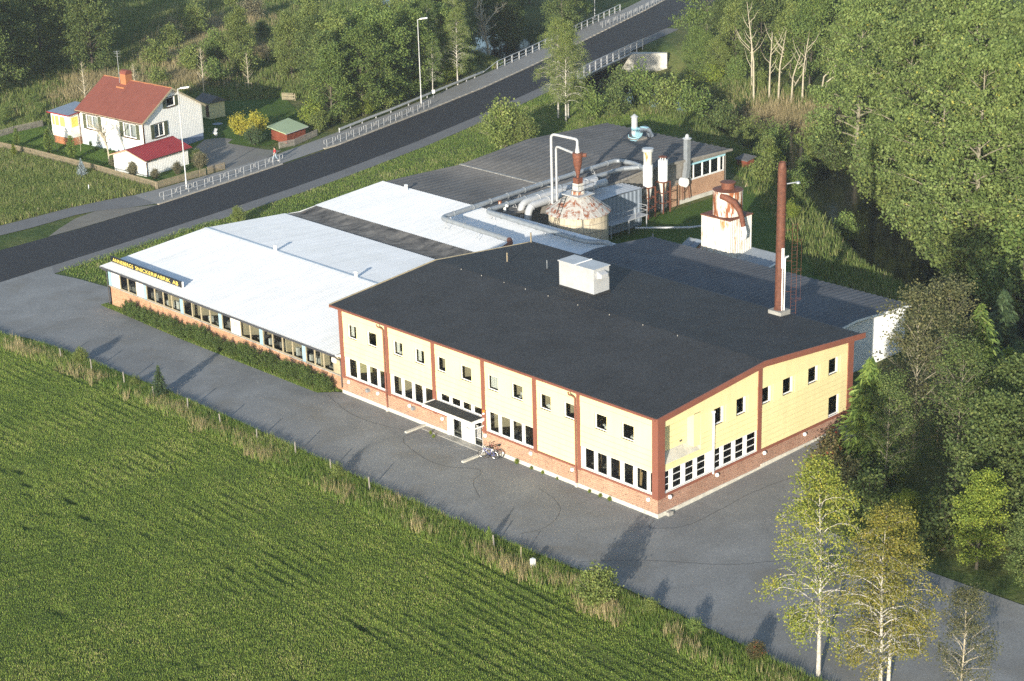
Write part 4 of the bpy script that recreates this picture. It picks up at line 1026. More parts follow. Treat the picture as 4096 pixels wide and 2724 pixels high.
# ------------------------------------------------------------------ stave silo with cyclone
SI = thing('stave_silo', (-46.05, 39.2, 0), 'squat round silo with flaking rusty cone roof and beige stave wall', 'silo')
sx, sy = -46.05, 39.2
MB().lathe((sx, sy, -.3), [(2.92, 0), (2.92, 5.2)], 36).build('inner_wall', M['concrete'], SI)
ns = 30
for k in range(ns):
    for r_ in range(6):
        a0 = 2*math.pi*k/ns+.012; a1 = 2*math.pi*(k+1)/ns-.012; z0 = r_*.82+.02; z1 = r_*.82+.80
        ang = math.degrees((a0+a1)/2) % 360
        mb = MB(); R1 = 2.97
        mb.prism([(sx+2.9*math.cos(a0), sy+2.9*math.sin(a0), z0), (sx+R1*math.cos(a0), sy+R1*math.sin(a0), z0), (sx+R1*math.cos(a1), sy+R1*math.sin(a1), z0), (sx+2.9*math.cos(a1), sy+2.9*math.sin(a1), z0)], (0, 0, z1-z0)); mb.build('stave', M['stave'], SI)
for z in (.85, 1.65, 2.47, 3.3, 4.1): 
    MB().tube([(sx+2.985*math.cos(a), sy+2.985*math.sin(a), z) for a in np.linspace(0, 2*math.pi, 49)], .022, 4, False).build('hoop', M['greywood'], SI)
nseg = 20
for k in range(nseg):
    a0 = 2*math.pi*k/nseg; a1 = 2*math.pi*(k+1)/nseg
    mb = MB(); P = lambda r, a, z: (sx+r*math.cos(a), sy+r*math.sin(a), z)
    mb.prism([P(3.25, a0+.004, 4.86), P(3.25, a1-.004, 4.86), P(.9, a1-.01, 6.52), P(.9, a0+.01, 6.52)], (0, 0, .05)); mb.build('cone_panel', M['rustcone'], SI)
    mb = MB(); mb.tube([P(3.2, a0, 4.93), P(.9, a0, 6.56)], .022, 5); mb.build('cone_seam', M['rustlight'], SI)
MB().tube([(sx+3.2*math.cos(a), sy+3.2*math.sin(a), 4.86) for a in np.linspace(0, 2*math.pi, 49)], .06, 6, False).build('rim', M['rustcone'], SI)
MB().box(sx-1.15, sy-1.15, 6.5, sx+1.15, sy+1.15, 6.6).build('platform', M['lightgrey'], SI)
mb = MB()
for dx, dy in ((-1.1, -1.1), (1.1, -1.1), (1.1, 1.1), (-1.1, 1.1), (0, 1.1), (1.1, 0)): mb.tube([(sx+dx, sy+dy, 6.6), (sx+dx, sy+dy, 7.7)], .022, 5)
for z in (7.15, 7.68):
    mb.tube([(sx-1.1, sy-1.1, z), (sx+1.1, sy-1.1, z), (sx+1.1, sy+1.1, z), (sx-1.1, sy+1.1, z)], .02, 5)
mb.build('guard_rail', M['darkgrey'], SI)
ld = MB()
pA, pB, pC = Vector((sx-.6, sy-1.3, 6.5)), Vector((sx+.3, sy-3.35, 4.75)), Vector((sx+.35, sy-3.9, 3.6))
for d in (-.25, .25):
    ld.tube([(pA.x+d, pA.y, pA.z), (pB.x+d, pB.y, pB.z), (pC.x+d, pC.y, pC.z)], .035, 5)
for t in np.linspace(0, 1, 9): q = pA.lerp(pB, t); ld.tube([(q.x-.25, q.y, q.z), (q.x+.25, q.y, q.z)], .018, 4)
for t in np.linspace(.15, 1, 5): q = pB.lerp(pC, t); ld.tube([(q.x-.25, q.y, q.z), (q.x+.25, q.y, q.z)], .018, 4)
ld.build('ladder', M['black'], SI)
CY = thing('dust_cyclone', (sx, sy, 6.6), 'narrow rusty cyclone standing on top of the round silo', 'cyclone')
MB().lathe((sx, sy, 6.6), [(.68, 0), (.68, .28), (.62, .32)], 20).build('base_ring', M['rustpaint'], CY, True)
MB().box(sx-.38, sy-.38, 6.9, sx+.38, sy+.38, 7.65).build('valve_box', M['rustlight'], CY)
MB().box(sx-.34, sy-.34, 7.65, sx+.34, sy+.34, 8.2).build('valve_head', M['rust'], CY)
MB().lathe((sx, sy, 8.2), [(.13, 0), (.14, .15), (.40, 1.35), (.44, 1.5), (.44, 2.0), (.50, 2.02), (.52, 2.45), (.50, 2.52), (.2, 2.54)], 24).build('cone_body', M['rust'], CY, True)
mb = MB(); mb.tube([(sx+.2, sy+.3, 10.45), (sx+.62, sy+.62, 10.45)], .2, 8); mb.build('inlet', M['rust'], CY, True)
mb = MB(); mb.tube([(sx, sy, 10.72), (sx, sy, 11.5)], [.26, .13], 14); mb.build('outlet_cone', M['lightgrey'], CY, True)
def bend(pts, r, k=6):
    """polyline with rounded corners"""
    P = [Vector(p) for p in pts]; out = [P[0]]
    for i in range(1, len(P)-1):
        a = (P[i-1]-P[i]); b = (P[i+1]-P[i]); d = min(r, a.length*.49, b.length*.49); a.normalize(); b.normalize()
        p0, p1 = P[i]+a*d, P[i]+b*d
        for j in range(k+1):
            t = j/k; out.append(p0.lerp(P[i], t).lerp(P[i].lerp(p1, t), t))
    return out + [P[-1]]
o = thing('filter_pipe', (-49.3, 38.8, 4.9), 'taller white swan-neck pipe rising beside the silo into the cyclone top', 'pipe')
MB().tube(bend([(-49.25, 38.75, 4.9), (-49.25, 38.75, 12.2), (sx, sy, 12.05), (sx, sy, 11.45)], .55), .135, 12).build('pipe', M['lightgrey'], o, True)
MB().lathe((-49.25, 38.75, 4.8), [(.2, 0), (.2, .25)], 12).build('collar', M['rust'], o)
o = thing('filter_pipe', (-49.5, 39.6, 4.9), 'shorter white swan-neck pipe beside the silo, right of the taller one', 'pipe')
MB().tube(bend([(-49.5, 39.65, 4.9), (-49.5, 39.65, 10.75), (sx-.3, sy, 10.55)], .5), .12, 12).build('pipe', M['lightgrey'], o, True)
MB().lathe((-49.5, 39.65, 4.8), [(.2, 0), (.2, .25)], 12).build('collar', M['rust'], o)

# ------------------------------------------------------------------ ducts over the roofs
def duct(label, pts, r, mat='greymetal', legs=(), flg=2.6, rb=.8):
    path = bend(pts, rb)
    o = thing('duct', tuple(Vector(pts[0])), label, 'duct')
    MB().tube(path, r, 16).build('pipe', M[mat], o, True)
    acc = 0; nxt = flg*.6
    for a, b in zip(path[:-1], path[1:]):
        s = (b-a).length
        while acc+s > nxt and s > 1e-6:
            q = a.lerp(b, (nxt-acc)/s); d = (b-a).normalized()
            MB().tube([q-d*.04, q+d*.04], r+.05, 16).build('flange', M[mat], o, True); nxt += flg
        acc += s
    for (x, y, z0, z1) in legs:
        mb = MB(); mb.tube([(x-.3, y, z0), (x, y, z1), (x+.3, y, z0)], .025, 5); mb.tube([(x-.35, y, z0+.02), (x+.35, y, z0+.02)], .025, 5); mb.build('trestle', M['lightgrey'], o)
    return o
duct('longest grey duct crossing the grey roof and turning along the white roof', [(-44.2, 28.0, 4.75), (-54.7, 28.6, 4.75), (-54.7, 33, 4.9), (-55.6, 44, 4.95), (-56.0, 55.3, 5.05), (-53.4, 55.4, 5.1), (-50.9, 54.3, 5.15)], .24, legs=[(-53.8, 28.5, 3.75, 4.6), (-49, 28.2, 3.7, 4.6), (-55.3, 40, 4.05, 4.8), (-55.9, 51.5, 4.35, 4.8)])
duct('lower grey duct running along the roof edge past the silo', [(-53.3, 53.4, 4.95), (-53.5, 44, 4.85), (-53.1, 33.2, 4.75), (-45.8, 32.9, 4.65), (-38.6, 32.7, 4.6), (-37.0, 33.9, 4.6), (-36.2, 33.6, 4.5), (-36.2, 33.4, 3.6)], .24, legs=[(-53.3, 37.4, 4.15, 4.6), (-52.0, 33.1, 4.1, 4.55), (-44.5, 32.9, 3.95, 4.5), (-53.5, 50, 4.2, 4.7)])
duct('short duct joining the second stack to the roof duct', [(-53.3, 53.4, 4.95), (-52.2, 55.0, 5.0), (-50.4, 54.2, 4.95)], .25, flg=9, rb=.4)
duct('left fat pale duct bending down into the dark court', [(-52.6, 48.5, 4.9), (-52.4, 37.5, 4.75), (-52.4, 37.0, 2.4)], .36, 'lightgrey', flg=2.4)
duct('right fat pale duct bending down into the dark court', [(-51.2, 48.5, 4.9), (-51.0, 37.2, 4.75), (-51.0, 36.7, 2.2)], .38, 'lightgrey', flg=2.4)
duct('rusty elbow duct dropping behind the dark roof verge', [(-44.2, 28.0, 4.75), (-43.2, 27.2, 4.7), (-43.6, 25.6, 4.1)], .27, 'rust', flg=9, rb=.6)
duct('thin grey pipe lying on the grass in the rear yard', [(-47.5, 49, .5), (-43.2, 52.8, .55), (-42.4, 54.8, .55), (-43.2, 55.2, .5)], .12, 'lightgrey', flg=9, rb=.6)
o = duct('small white elbow pipe beside the fat ducts', [(-53.2, 35.9, 4.0), (-53.2, 35.9, 4.75), (-52.8, 35.9, 4.75)], .14, 'white', flg=9, rb=.25)
# filter house with platform
FH = thing('filter_house', (-50, 48.5, 0), 'blue grey sheet metal filter house beside the silo', 'filter house')
ribbox(-51.85, 44.9, -48.9, 51.6, 0, 3.95, .6).build('housing', M['bluegrey'], FH)
corrugated('roof_sheet', M['lightgrey'], FH, -51.95, -48.8, [(44.8, 3.98), (48.3, 4.12), (51.75, 4.0)], .5, .03, 8)
mb = MB(); mb.box(-48.88, 45.5, 1.42, -47.6, 51.1, 1.5)
for y in (45.6, 48.3, 51.0): mb.box(-47.75, y-.04, 0, -47.67, y+.04, 1.45)
mb.build('platform', M['lightgrey'], FH)
mb = MB()
for y in (45.6, 47.4, 49.2, 51.0): mb.tube([(-47.65, y, 1.5), (-47.65, y, 2.5)], .025, 5)
for z in (2.0, 2.5): mb.tube([(-47.65, 45.6, z), (-47.65, 51.0, z), (-48.8, 51.0, z)], .025, 5)
mb.build('guard_rail', M['lightgrey'], FH)
o = thing('sheet_screen', (-37.4, 37.6, 0), 'white metal screen standing between the silo and ribbed roof', 'screen'); mb = ribbox(-37.6, 36.6, -37.3, 39.0, 0, 3.2, .5); mb.build('sheet', M['white'], o)
MB().tube([(-37.6, 36.6, 3.2), (-37.6, 39.0, 3.2)], .05, 6).build('top_rail', M['lightgrey'], o)
# stacks
def stack(x, y, r, zc, zb, zt, label, cap):
    o = thing('extract_stack', (x, y, 0), label, 'stack')
    MB().lathe((x, y, 0), [(.16, .25), (.17, zc*.75), (.21, zc)], 16).build('spout', M['greymetal'], o, True)
    MB().lathe((x, y, zc), [(.2, 0), (r*.96, zb-zc)], 20).build('hopper', M['rustlight'], o, True)
    MB().lathe((x, y, zb), [(r, 0), (r, (zt-zb)*.45), (r+.02, (zt-zb)*.46), (r, (zt-zb)*.48), (r, zt-zb)], 24).build('drum', M['white'], o, True)
    MB().lathe((x, y, zb-.06), [(r+.08, 0), (r+.08, .1)], 20).build('ring', M['rust'], o)
    mb = MB()
    for dx, dy in ((-.55, -.55), (.55, -.55), (.55, .55), (-.55, .55)): mb.box(x+dx-.05, y+dy-.05, 0, x+dx+.05, y+dy+.05, zb)
    for z in (1.1, 2.2, zb-.08):
        mb.box(x-.58, y-.58, z, x+.58, y-.52, z+.07); mb.box(x-.58, y+.52, z, x+.58, y+.58, z+.07); mb.box(x-.58, y-.52, z, x-.52, y+.52, z+.07); mb.box(x+.52, y-.52, z, x+.58, y+.52, z+.07)
    mb.build('frame', M['rust'], o)
    MB().lathe((x, y, .0), [(.26, 0), (.26, .3)], 14).build('foot', M['darkgrey'], o)
    cap(o); return o
def cap1(o):
    x, y = -50.3, 54.05
    MB().lathe((x, y, 5.75), [(.42, 0), (.42, .1), (.46, .12), (.46, 1.45), (.60, 1.5), (.60, 1.78), (.3, 1.8)], 24).build('head', M['rustlight'], o, True)
    MB().lathe((x, y, 7.28), [(.62, 0), (.62, .28), (.2, .30)], 24).build('cap', M['lightgrey'], o, True)
stack(-50.3, 54.05, .52, 1.75, 3.4, 5.78, 'taller white extract stack on rusty legs with wide cap', cap1)
def cap2(o):
    x, y = -50.45, 56.6
    mb = MB()
    for k in range(6): a = k*math.pi/3; mb.tube([(x+.3*math.cos(a), y+.3*math.sin(a), 5.75), (x+.3*math.cos(a), y+.3*math.sin(a), 6.12)], .03, 5)
    mb.build('strut', M['white'], o)
    MB().lathe((x, y, 6.1), [(.48, 0), (.46, .05), (.1, .16)], 20).build('cap', M['rust'], o, True)
stack(-50.45, 56.6, .52, 1.8, 3.45, 5.78, 'shorter white extract stack on rusty legs with mushroom cap', cap2)
o = thing('square_duct', (-52.3, 61.7, 2), 'square galvanised duct rising from a white fan on the annex wall', 'duct')
def sqtube(pts, h): 
    mb = MB()
    for a, b in zip(pts[:-1], pts[1:]): mb.add([(a[0]-h, a[1]-h, a[2]), (a[0]+h, a[1]-h, a[2]), (a[0]+h, a[1]+h, a[2]), (a[0]-h, a[1]+h, a[2]), (b[0]-h, b[1]-h, b[2]), (b[0]+h, b[1]-h, b[2]), (b[0]+h, b[1]+h, b[2]), (b[0]-h, b[1]+h, b[2])], [(0, 1, 5, 4), (1, 2, 6, 5), (2, 3, 7, 6), (3, 0, 4, 7)])
    return mb
sqtube([(-51.55, 61.5, 2.6), (-51.7, 61.8, 3.4), (-51.7, 61.9, 3.6), (-51.7, 61.9, 6.9)], .27).build('duct', M['greymetal'], o)
MB().lathe((-51.7, 61.9, 6.9), [(.52, 0), (.46, .06), (.24, .12), (.2, .38), (.06, .5)], 18).build('cowl', M['lightgrey'], o, True)
mb = MB(); mb.tube([(-51.9, 61.2, 2.15), (-51.2, 61.2, 2.15)], .5, 18); mb.build('fan', M['white'], o, True)
mb = MB(); mb.tube([(-51.5, 61.0, 1.9), (-51.4, 60.9, .2)], .05, 6); mb.tube([(-51.5, 61.9, 1.9), (-51.4, 62.0, .2)], .05, 6); mb.tube([(-51.5, 61.0, .9), (-51.5, 61.9, 1.8)], .035, 5); mb.build('bracket', M['rustdark'], o)
# blue blower on the grey roof
o = thing('roof_blower', (-62.4, 65.7, rz2(65.7)), 'turquoise blower with short capped stack on the grey ribbed roof', 'blower')
bx, by, bz = -62.5, 65.6, rz2(65.6)
MB().box(bx-.75, by-.75, bz, bx+.8, by+.8, bz+.22).build('plinth', M['greywood'], o)
mb = MB(); mb.tube([(bx-.28, by, bz+.75), (bx+.28, by, bz+.75)], .62, 18); mb.build('fan_case', M['turquoise'], o, True)
MB().lathe((bx-.1, by-.35, bz+.7), [(.36, 0), (.36, 1.9)], 18).build('stack', M['lightgrey'], o, True)
MB().lathe((bx-.1, by-.35, bz+.75), [(.375, .35), (.375, .75)], 18).build('stack_band', M['turquoise'], o, True)
MB().lathe((bx-.1, by-.35, bz+2.6), [(.42, 0), (.44, .06), (.05, .38)], 18).build('cap', M['lightgrey'], o, True)
mb = MB(); mb.tube(bend([(bx+.2, by+.1, bz+1.0), (bx+.3, by+1.3, bz+1.15), (bx+.45, by+1.9, bz+.05)], .7), .33, 14); mb.build('elbow', M['bluegrey'], o, True)
mb = MB(); mb.tube([(bx-.8, by-.6, bz+.5), (bx-.4, by-.95, bz+.3), (bx+.4, by-.95, bz+.28), (bx+.85, by-.5, bz+.4), (bx+.8, by-1.1, bz+.12), (bx, by-1.2, bz+.12)], .045, 6); mb.build('cable', M['turquoise'], o, True)
MB().box(bx+.1, by+.35, bz+1.35, bx+1.1, by+.75, bz+1.4).build('hood', M['turquoise'], o)
# little red hut behind the annex
o = thing('red_hut', (-57, 78.5, -.5), 'tiny red hut with dark flat roof behind the rear workshop', 'shed')
MB().box(-57.9, 77.9, -.9, -56.4, 79.2, .35).build('wall', M['falured'], o); MB().prism([(-58.1, 77.7, .35), (-56.2, 77.7, .35), (-56.2, 79.4, .6), (-58.1, 79.4, .6)], (0, 0, .12)).build('roof', M['greyroof'], o)
# wooden pallet and boards in the yard corner
for k, (x, y) in enumerate(((-40.6, 41.0), (-39.6, 41.6))):
    o = thing('plank', (x, y, 0), ('long grey plank lying across the rear yard, nearer the silo', 'long grey plank lying across the rear yard, farther from the silo')[k], 'plank')
    MB().prism([(x-6+k, y-.2+k*7, .5), (x+3, y-1.2, .7), (x+3, y-1.0, .7), (x-6+k, y+k*7, .5)], (0, 0, .12)).build('timber', M['greywood'], o)
# ------------------------------------------------------------------ white house with the red roof
HX, HY, HR = -116.4, 34.0, RAD(9.5)
ha, hb = RAD(5.5), RAD(13.5)
HM = Matrix(((math.cos(ha), -math.sin(hb), 0, HX), (math.sin(ha), math.cos(hb), 0, HY), (0, 0, 1, 0), (0, 0, 0, 1)))
HO = thing('white_house', tuple(HM @ Vector((-6.4, 5.4, -.7))), 'white wooden house with red gable roof and brick chimney', 'house')
MB.CUR = HM
FL, DP = 12.9, 10.8
mb = MB(); mb.box(-FL+.05, .05, -1.0, -.05, DP-.05, .22); mb.build('foundation', M['greyblue'], HO)
mb = MB(); mb.box(-.05, .1, -1.0, -.02, DP-.1, .22); mb.build('foundation_face', M['bluewall'], HO)
hw = [(-11.5, -9.05, 1.6, 3.35), (-3.95, -1.4, 1.6, 3.35)]
gw = [(1.95, 3.65, 1.5, 3.15), (4.45, 5.95, 4.85, 6.0)]
mb = MB(); wall_cells(mb, 'x', 0, .2, -FL, -.2, .22, 4.02, hw); mb.build('wall', M['white'], HO)
mb = MB(); wall_cells(mb, 'y', -.2, 0, 0, DP, .22, 4.02, gw); mb.build('wall', M['white'], HO)
# gable triangle with hole for the upper window
mb = MB()
for y0, y1 in ((0, 4.45), (5.95, DP)):
    za = 4.02+3.0*(1-abs(y0-5.4)/5.4); zb = 4.02+3.0*(1-abs(y1-5.4)/5.4)
    mb.prism([(-.2, y0, 4.02), (-.2, y1, 4.02), (-.2, y1, max(zb, 4.03)), (-.2, y0, max(za, 4.03))], (.2, 0, 0))
mb.prism([(-.2, 4.45, 4.02), (-.2, 5.95, 4.02), (-.2, 5.95, 4.85), (-.2, 4.45, 4.85)], (.2, 0, 0))
mb.prism([(-.2, 4.45, 6.0), (-.2, 5.95, 6.0), (-.2, 5.95, 6.70), (-.2, 5.4, 7.02), (-.2, 4.45, 6.49)], (.2, 0, 0)); mb.build('gable', M['white'], HO)
mb = MB(); mb.box(-FL, DP-.2, .22, -.2, DP, 4.02); mb.box(-FL, .2, .22, -FL+.2, DP-.2, 4.02); mb.prism([(-FL, 0, 4.02), (-FL, DP, 4.02), (-FL, 5.4, 7.02)], (.2, 0, 0)); mb.build('wall', M['white'], HO)
# vertical cover battens
mb = MB()
for k in range(36):
    y = .25+k*.3
    if y > DP-.1: break
    zt = 4.02+3.0*(1-abs(y-5.4)/5.4)-.05
    segs = [(.22, zt)]
    for a, b, c, d in gw:
        ns_ = []
        for s0, s1 in segs:
            if a-.7 < y < b+.85 and s0 < d+.1 and s1 > c-.1: ns_ += [(s0, c-.15), (d+.15, s1)]
            else: ns_.append((s0, s1))
        segs = ns_
    for s0, s1 in segs:
        if s1-s0 > .05: mb.box(0, y, s0, .008, y+.06, s1)
mb.build('cover_batten', M['white'], HO)
def shutters_x(a, b, z0, z1, wn):
    for s0, s1 in ((a-.68, a-.04), (b+.04, b+.62)): MB().box(s0, -.07, z0-.12, s1, -.005, z1+.05).build('shutter', M['shutter'], wn)
    MB().box(a-.1, -.12, z0-.16, b+.1, -.0, z0-.02).build('sill', M['brown'], wn)
    MB().box(a-.06, -.05, z1, b+.06, -.0, z1+.07).build('trim', M['brown'], wn)
for a, b, z0, z1 in hw:
    c = (a+b)/2; wn = window_x(HO, a, b, z0, z1, .02, [(c-.05, c+.05)], fr=.09, depth=.10, sill=False); shutters_x(a, b, z0, z1, wn)
    MB().box(a+.1, .22, z0+.1, a+.5, .26, z1-.1).build('curtain', M['curtain'], wn); MB().box(b-.5, .22, z0+.1, b-.1, .26, z1-.1).build('curtain', M['curtain'], wn)
    MB().box(a+.5, .3, z0+.1, b-.5, .34, z1-.1).build('blind', M['lightgrey'], wn)
for i, (a, b, z0, z1) in enumerate(gw):
    c = (a+b)/2; wn = window_y(HO, a, b, z0, z1, -.02, [(c-.04, c+.04)] if i == 0 else [], fr=.09, depth=.10, sill=False)
    for s0, s1 in ((a-.62, a-.04), (b+.04, b+.68)): MB().box(.005, s0, z0-.1, .07, s1, z1+.05).build('shutter', M['shutter'], wn)
    MB().box(0, a-.1, z0-.15, .12, b+.1, z0-.02).build('sill', M['brown'], wn); MB().box(0, a-.06, z1, .05, b+.06, z1+.07).build('trim', M['brown'], wn)
    if i == 0: MB().box(-.3, a+.1, z0+.1, -.26, b-.1, z1-.1).build('blind', M['lightgrey'], wn)
mb = MB(); mb.box(-12.6, .5, .3, -.3, 10.3, .4); mb.box(-12.6, 3, .4, -.5, 3.1, 4); mb.box(-2.6, .3, .4, -2.5, 10, 3.9); mb.build('interior', M['interior'], HO)
wn = window_x(HO, -10.2, -9.1, -.35, .1, -.0, [(-9.7, -9.6)], fr=.07, depth=.06, name='cellar_window')
# corner boards, downpipes
mb = MB(); mb.box(-.1, -.03, .22, .03, .12, 4.0); mb.build('corner_board', M['brown'], HO)
for x in (-FL+.02,):
    mb = MB(); mb.tube([(x-.25, -.35, 3.85), (x, -.1, 3.6), (x, -.1, -.5)], .05, 8); mb.build('downpipe', M['brown'], HO, True)
# roof
def hr(y): return 7.16-abs(y-5.4)*(7.16-4.05)/5.4
y0, y1 = -.45, DP+.45
rfo = MB().prism([(-FL-.45, y0, hr(y0)-.12), (-FL-.45, y0, hr(y0)), (-FL-.45, 5.4, 7.16), (-FL-.45, y1, hr(y1)), (-FL-.45, y1, hr(y1)-.12), (-FL-.45, 5.4, 7.02)], (FL+.85, 0, 0)).build('roof', M['palewood'], HO)
x = -FL-.43; k = 0
while x < .38:
    x1 = min(x+1.02, .385)
    for ya, yb in ((y0+.02, 5.39), (5.41, y1-.02)):
        mb = MB(); t = .012+.008*(k % 2); mb.prism([(x+.012, ya, hr(ya)-.01), (x1, ya, hr(ya)-.01), (x1, yb, hr(yb)-.01), (x+.012, yb, hr(yb)-.01)], (0, 0, .02+t)); mb.build('felt_strip', M['roofred'], rfo)
    x = x1; k += 1
mb = MB(); mb.prism([(-FL-.44, 5.2, 7.05), (-FL-.44, 5.4, 7.21), (-FL-.44, 5.6, 7.05)], (FL+.84, 0, 0)); mb.build('ridge_cap', M['chimbrick'], rfo)
mb = MB(); mb.prism([(.40, y0, hr(y0)-.2), (.40, y0, hr(y0)+.03), (.40, 5.4, 7.2), (.40, y1, hr(y1)+.03), (.40, y1, hr(y1)-.2), (.40, 5.4, 6.95)], (.05, 0, 0)); mb.build('bargeboard', M['palewood'], rfo)
mb = MB(); mb.tube([(-FL-.4, y0-.06, hr(y0)-.1), (.35, y0-.06, hr(y0)-.1)], .06, 8); mb.build('gutter', M['brown'], rfo)
chm = MB().box(-9.0, 4.55, 5.9, -7.9, 5.75, 8.0).build('chimney', M['chimbrick'], HO)
mb = MB(); n = 10
pts = [(-9.05, 5.15-.62*math.cos(math.pi*k/n), 8.0+.5*math.sin(math.pi*k/n)) for k in range(n+1)]
mb.prism(pts, (1.2, 0, 0)); mb.build('chimney_hood', M['roofred'], chm)
mb = MB(); mb.box(-9.25, 3.9, 6.3, -7.7, 4.55, 6.5); mb.build('flashing', M['chimbrick'], chm)
an = MB(); an.tube([(-9.35, 4.7, 6.6), (-9.3, 4.7, 10.9)], .035, 6)
for z, l in ((10.8, .55), (10.55, .4), (10.2, .3)): an.tube([(-9.3-l, 4.5, z), (-9.3+l, 4.9, z)], .014, 4)
an.tube([(-9.3, 4.2, 10.7), (-9.3, 5.2, 10.9)], .014, 4); an.build('antenna', M['greymetal'], HO)
# porch
po = MB(); po.box(-16.8, -1.8, .35, -12.95, 2.6, 3.35)
prc = po.build('porch', M['white'], HO)
MB().box(-16.7, -1.7, -1.0, -13.0, 2.5, .35).build('porch_base', M['chimbrick'], prc)
MB().prism([(-17.15, -2.15, 3.35), (-12.7, -2.15, 3.35), (-12.7, 2.9, 3.62), (-17.15, 2.9, 3.62)], (0, 0, .12)).build('porch_roof', M['bluegrey'], prc)
mb = MB(); mb.box(-17.18, -2.18, 3.32, -12.68, -2.12, 3.48); mb.prism([(-12.70, -2.15, 3.33), (-12.70, 2.9, 3.6), (-12.70, 2.9, 3.75), (-12.70, -2.15, 3.48)], (.05, 0, 0)); mb.build('porch_fascia', M['redmetal'], prc)
for a, b in ((-16.6, -16.1), (-15.95, -15.2), (-14.95, -13.9)):
    MB().box(a, -1.83, 1.75, b, -1.79, 3.0).build('porch_window', M['gold'], prc)
MB().box(-12.96, -1.45, 1.75, -12.92, -.35, 3.0).build('porch_window', M['gold'], prc)
MB.CUR = None

# garage with red sheet roof
GM = Matrix.Translation((-108.5, 29.05, 0)) @ Matrix.Rotation(RAD(10.5), 4, 'Z')
GA = thing('garage', tuple(GM @ Vector((-2.9, 3.4, -.7))), 'small white garage with red ribbed metal roof near the road', 'garage')
MB.CUR = GM
gwid, glen = 5.6, 6.9
mb = MB(); mb.box(-gwid, 0, -1.0, 0, .12, 1.45); mb.box(-.12, .12, -1.0, 0, glen, 1.45); mb.box(-gwid, .12, -1, -gwid+.12, glen, 1.45); mb.box(-gwid+.12, glen-.12, -1, -.12, glen, 1.45)
mb.prism([(-gwid, 0, 1.45), (0, 0, 1.45), (-gwid/2, 0, 2.3)], (0, .12, 0)); mb.prism([(-gwid, glen-.12, 1.45), (0, glen-.12, 1.45), (-gwid/2, glen-.12, 2.3)], (0, .12, 0)); mb.build('wall', M['white'], GA)
mb = MB()
for k in range(27): mb.box(0, .1+k*.26, -.9, .010, .16+k*.26, 1.4)
mb.build('cover_batten', M['white'], GA)
def gz(x): return 2.38-abs(x+gwid/2)*(2.38-1.50)/(gwid/2)
for s in (0, 1):
    xa, xb = (-gwid/2, .4) if s == 0 else (-gwid/2, -gwid-.4)
    mb = MB(); mb.prism([(xa, -.45, gz(xa)-.03), (xb, -.45, gz(xb)-.03), (xb, glen+.45, gz(xb)-.03), (xa, glen+.45, gz(xa)-.03)], (0, 0, .04)); rs_ = mb.build('roof_slope', M['redmetal'], GA)
    n = 26
    for k in range(n+1):
        y = -.43+k*(glen+.86-.06)/n
        MB().prism([(xa, y, gz(xa)+.005), (xb, y, gz(xb)+.005), (xb, y+.07, gz(xb)+.005), (xa, y+.07, gz(xa)+.005)], (0, 0, .05)).build('roof_rib', M['redmetal'], rs_)
mb = MB(); mb.box(-gwid/2-.15, -.46, 2.38, -gwid/2+.15, glen+.46, 2.43); mb.build('ridge_cap', M['redmetal'], GA)
mb = MB(); mb.prism([(.42, -.46, gz(.4)-.12), (-gwid/2, -.46, 2.25), (-gwid-.42, -.46, gz(.4)-.12), (-gwid-.42, -.46, gz(.4)+.02), (-gwid/2, -.46, 2.38), (.42, -.46, gz(.4)+.02)], (0, -.05, 0)); mb.build('bargeboard', M['palewood'], GA)
mb = MB(); mb.tube([(.45, -.4, gz(.4)-.02), (.45, glen+.4, gz(.4)-.02)], .06, 8); mb.tube([(.43, .5, gz(.4)-.08), (.2, .1, 1.15), (.06, -.02, 1.05), (.06, -.02, -.8)], .05, 8); mb.build('gutter', M['brown'], GA)
MB.CUR = None

# red outbuilding with pale green roof
RS = thing('red_outbuilding', (-111, 52, -1), 'low red boarded outbuilding with pale green flat roof', 'shed')
c4 = [(-108.75, 50.15), (-109.9, 54.05), (-113.7, 54.3), (-112.1, 50.2)]
mb = MB(); mb.prism([(x, y, -1.2) for x, y in c4], (0, 0, 1.75)); mb.build('wall', M['falured'], RS)
for (ax, ay), (bx, by) in ((c4[0], c4[1]), (c4[3], c4[0])):
    d = Vector((bx-ax, by-ay)); n = int(d.length/.27); t = d.normalized(); nn = Vector((t.y, -t.x))
    for k in range(n):
        p = Vector((ax, ay))+t*(.05+k*.27); a = p; b = p+t*.10
        MB().prism([(a.x, a.y, -1.0), (b.x, b.y, -1.0), (b.x+nn.x*.03, b.y+nn.y*.03, -1.0), (a.x+nn.x*.03, a.y+nn.y*.03, -1.0)], (0, 0, 1.52)).build('batten', M['falured'], RS)
mb = MB(); mb.prism([(-108.45, 49.8, .60), (-109.7, 54.35, .56), (-114.2, 54.6, .90), (-112.5, 49.85, .92)], (0, 0, .10)); mb.build('roof', M['greenroof'], RS)
mb = MB(); mb.tube([(-108.42, 49.78, .60), (-109.66, 54.36, .56)], .05, 6); mb.build('gutter', M['lightgrey'], RS)

# yellow play hut behind the house
YH = thing('yellow_hut', (-129, 53, -.7), 'small yellow garden hut in the shade behind the house', 'shed')
MB().box(-130.6, 51.6, -.8, -127.6, 54, 1.5).build('wall', M['cream'], YH)
MB().prism([(-130.9, 51.3, 1.5), (-130.9, 54.3, 1.5), (-130.9, 52.8, 2.3)], (3.6, 0, 0)).build('roof', M['greyroof'], YH)
MB().box(-128.6, 51.55, -.5, -127.9, 51.6, 1.2).build('door', M['brown'], YH)

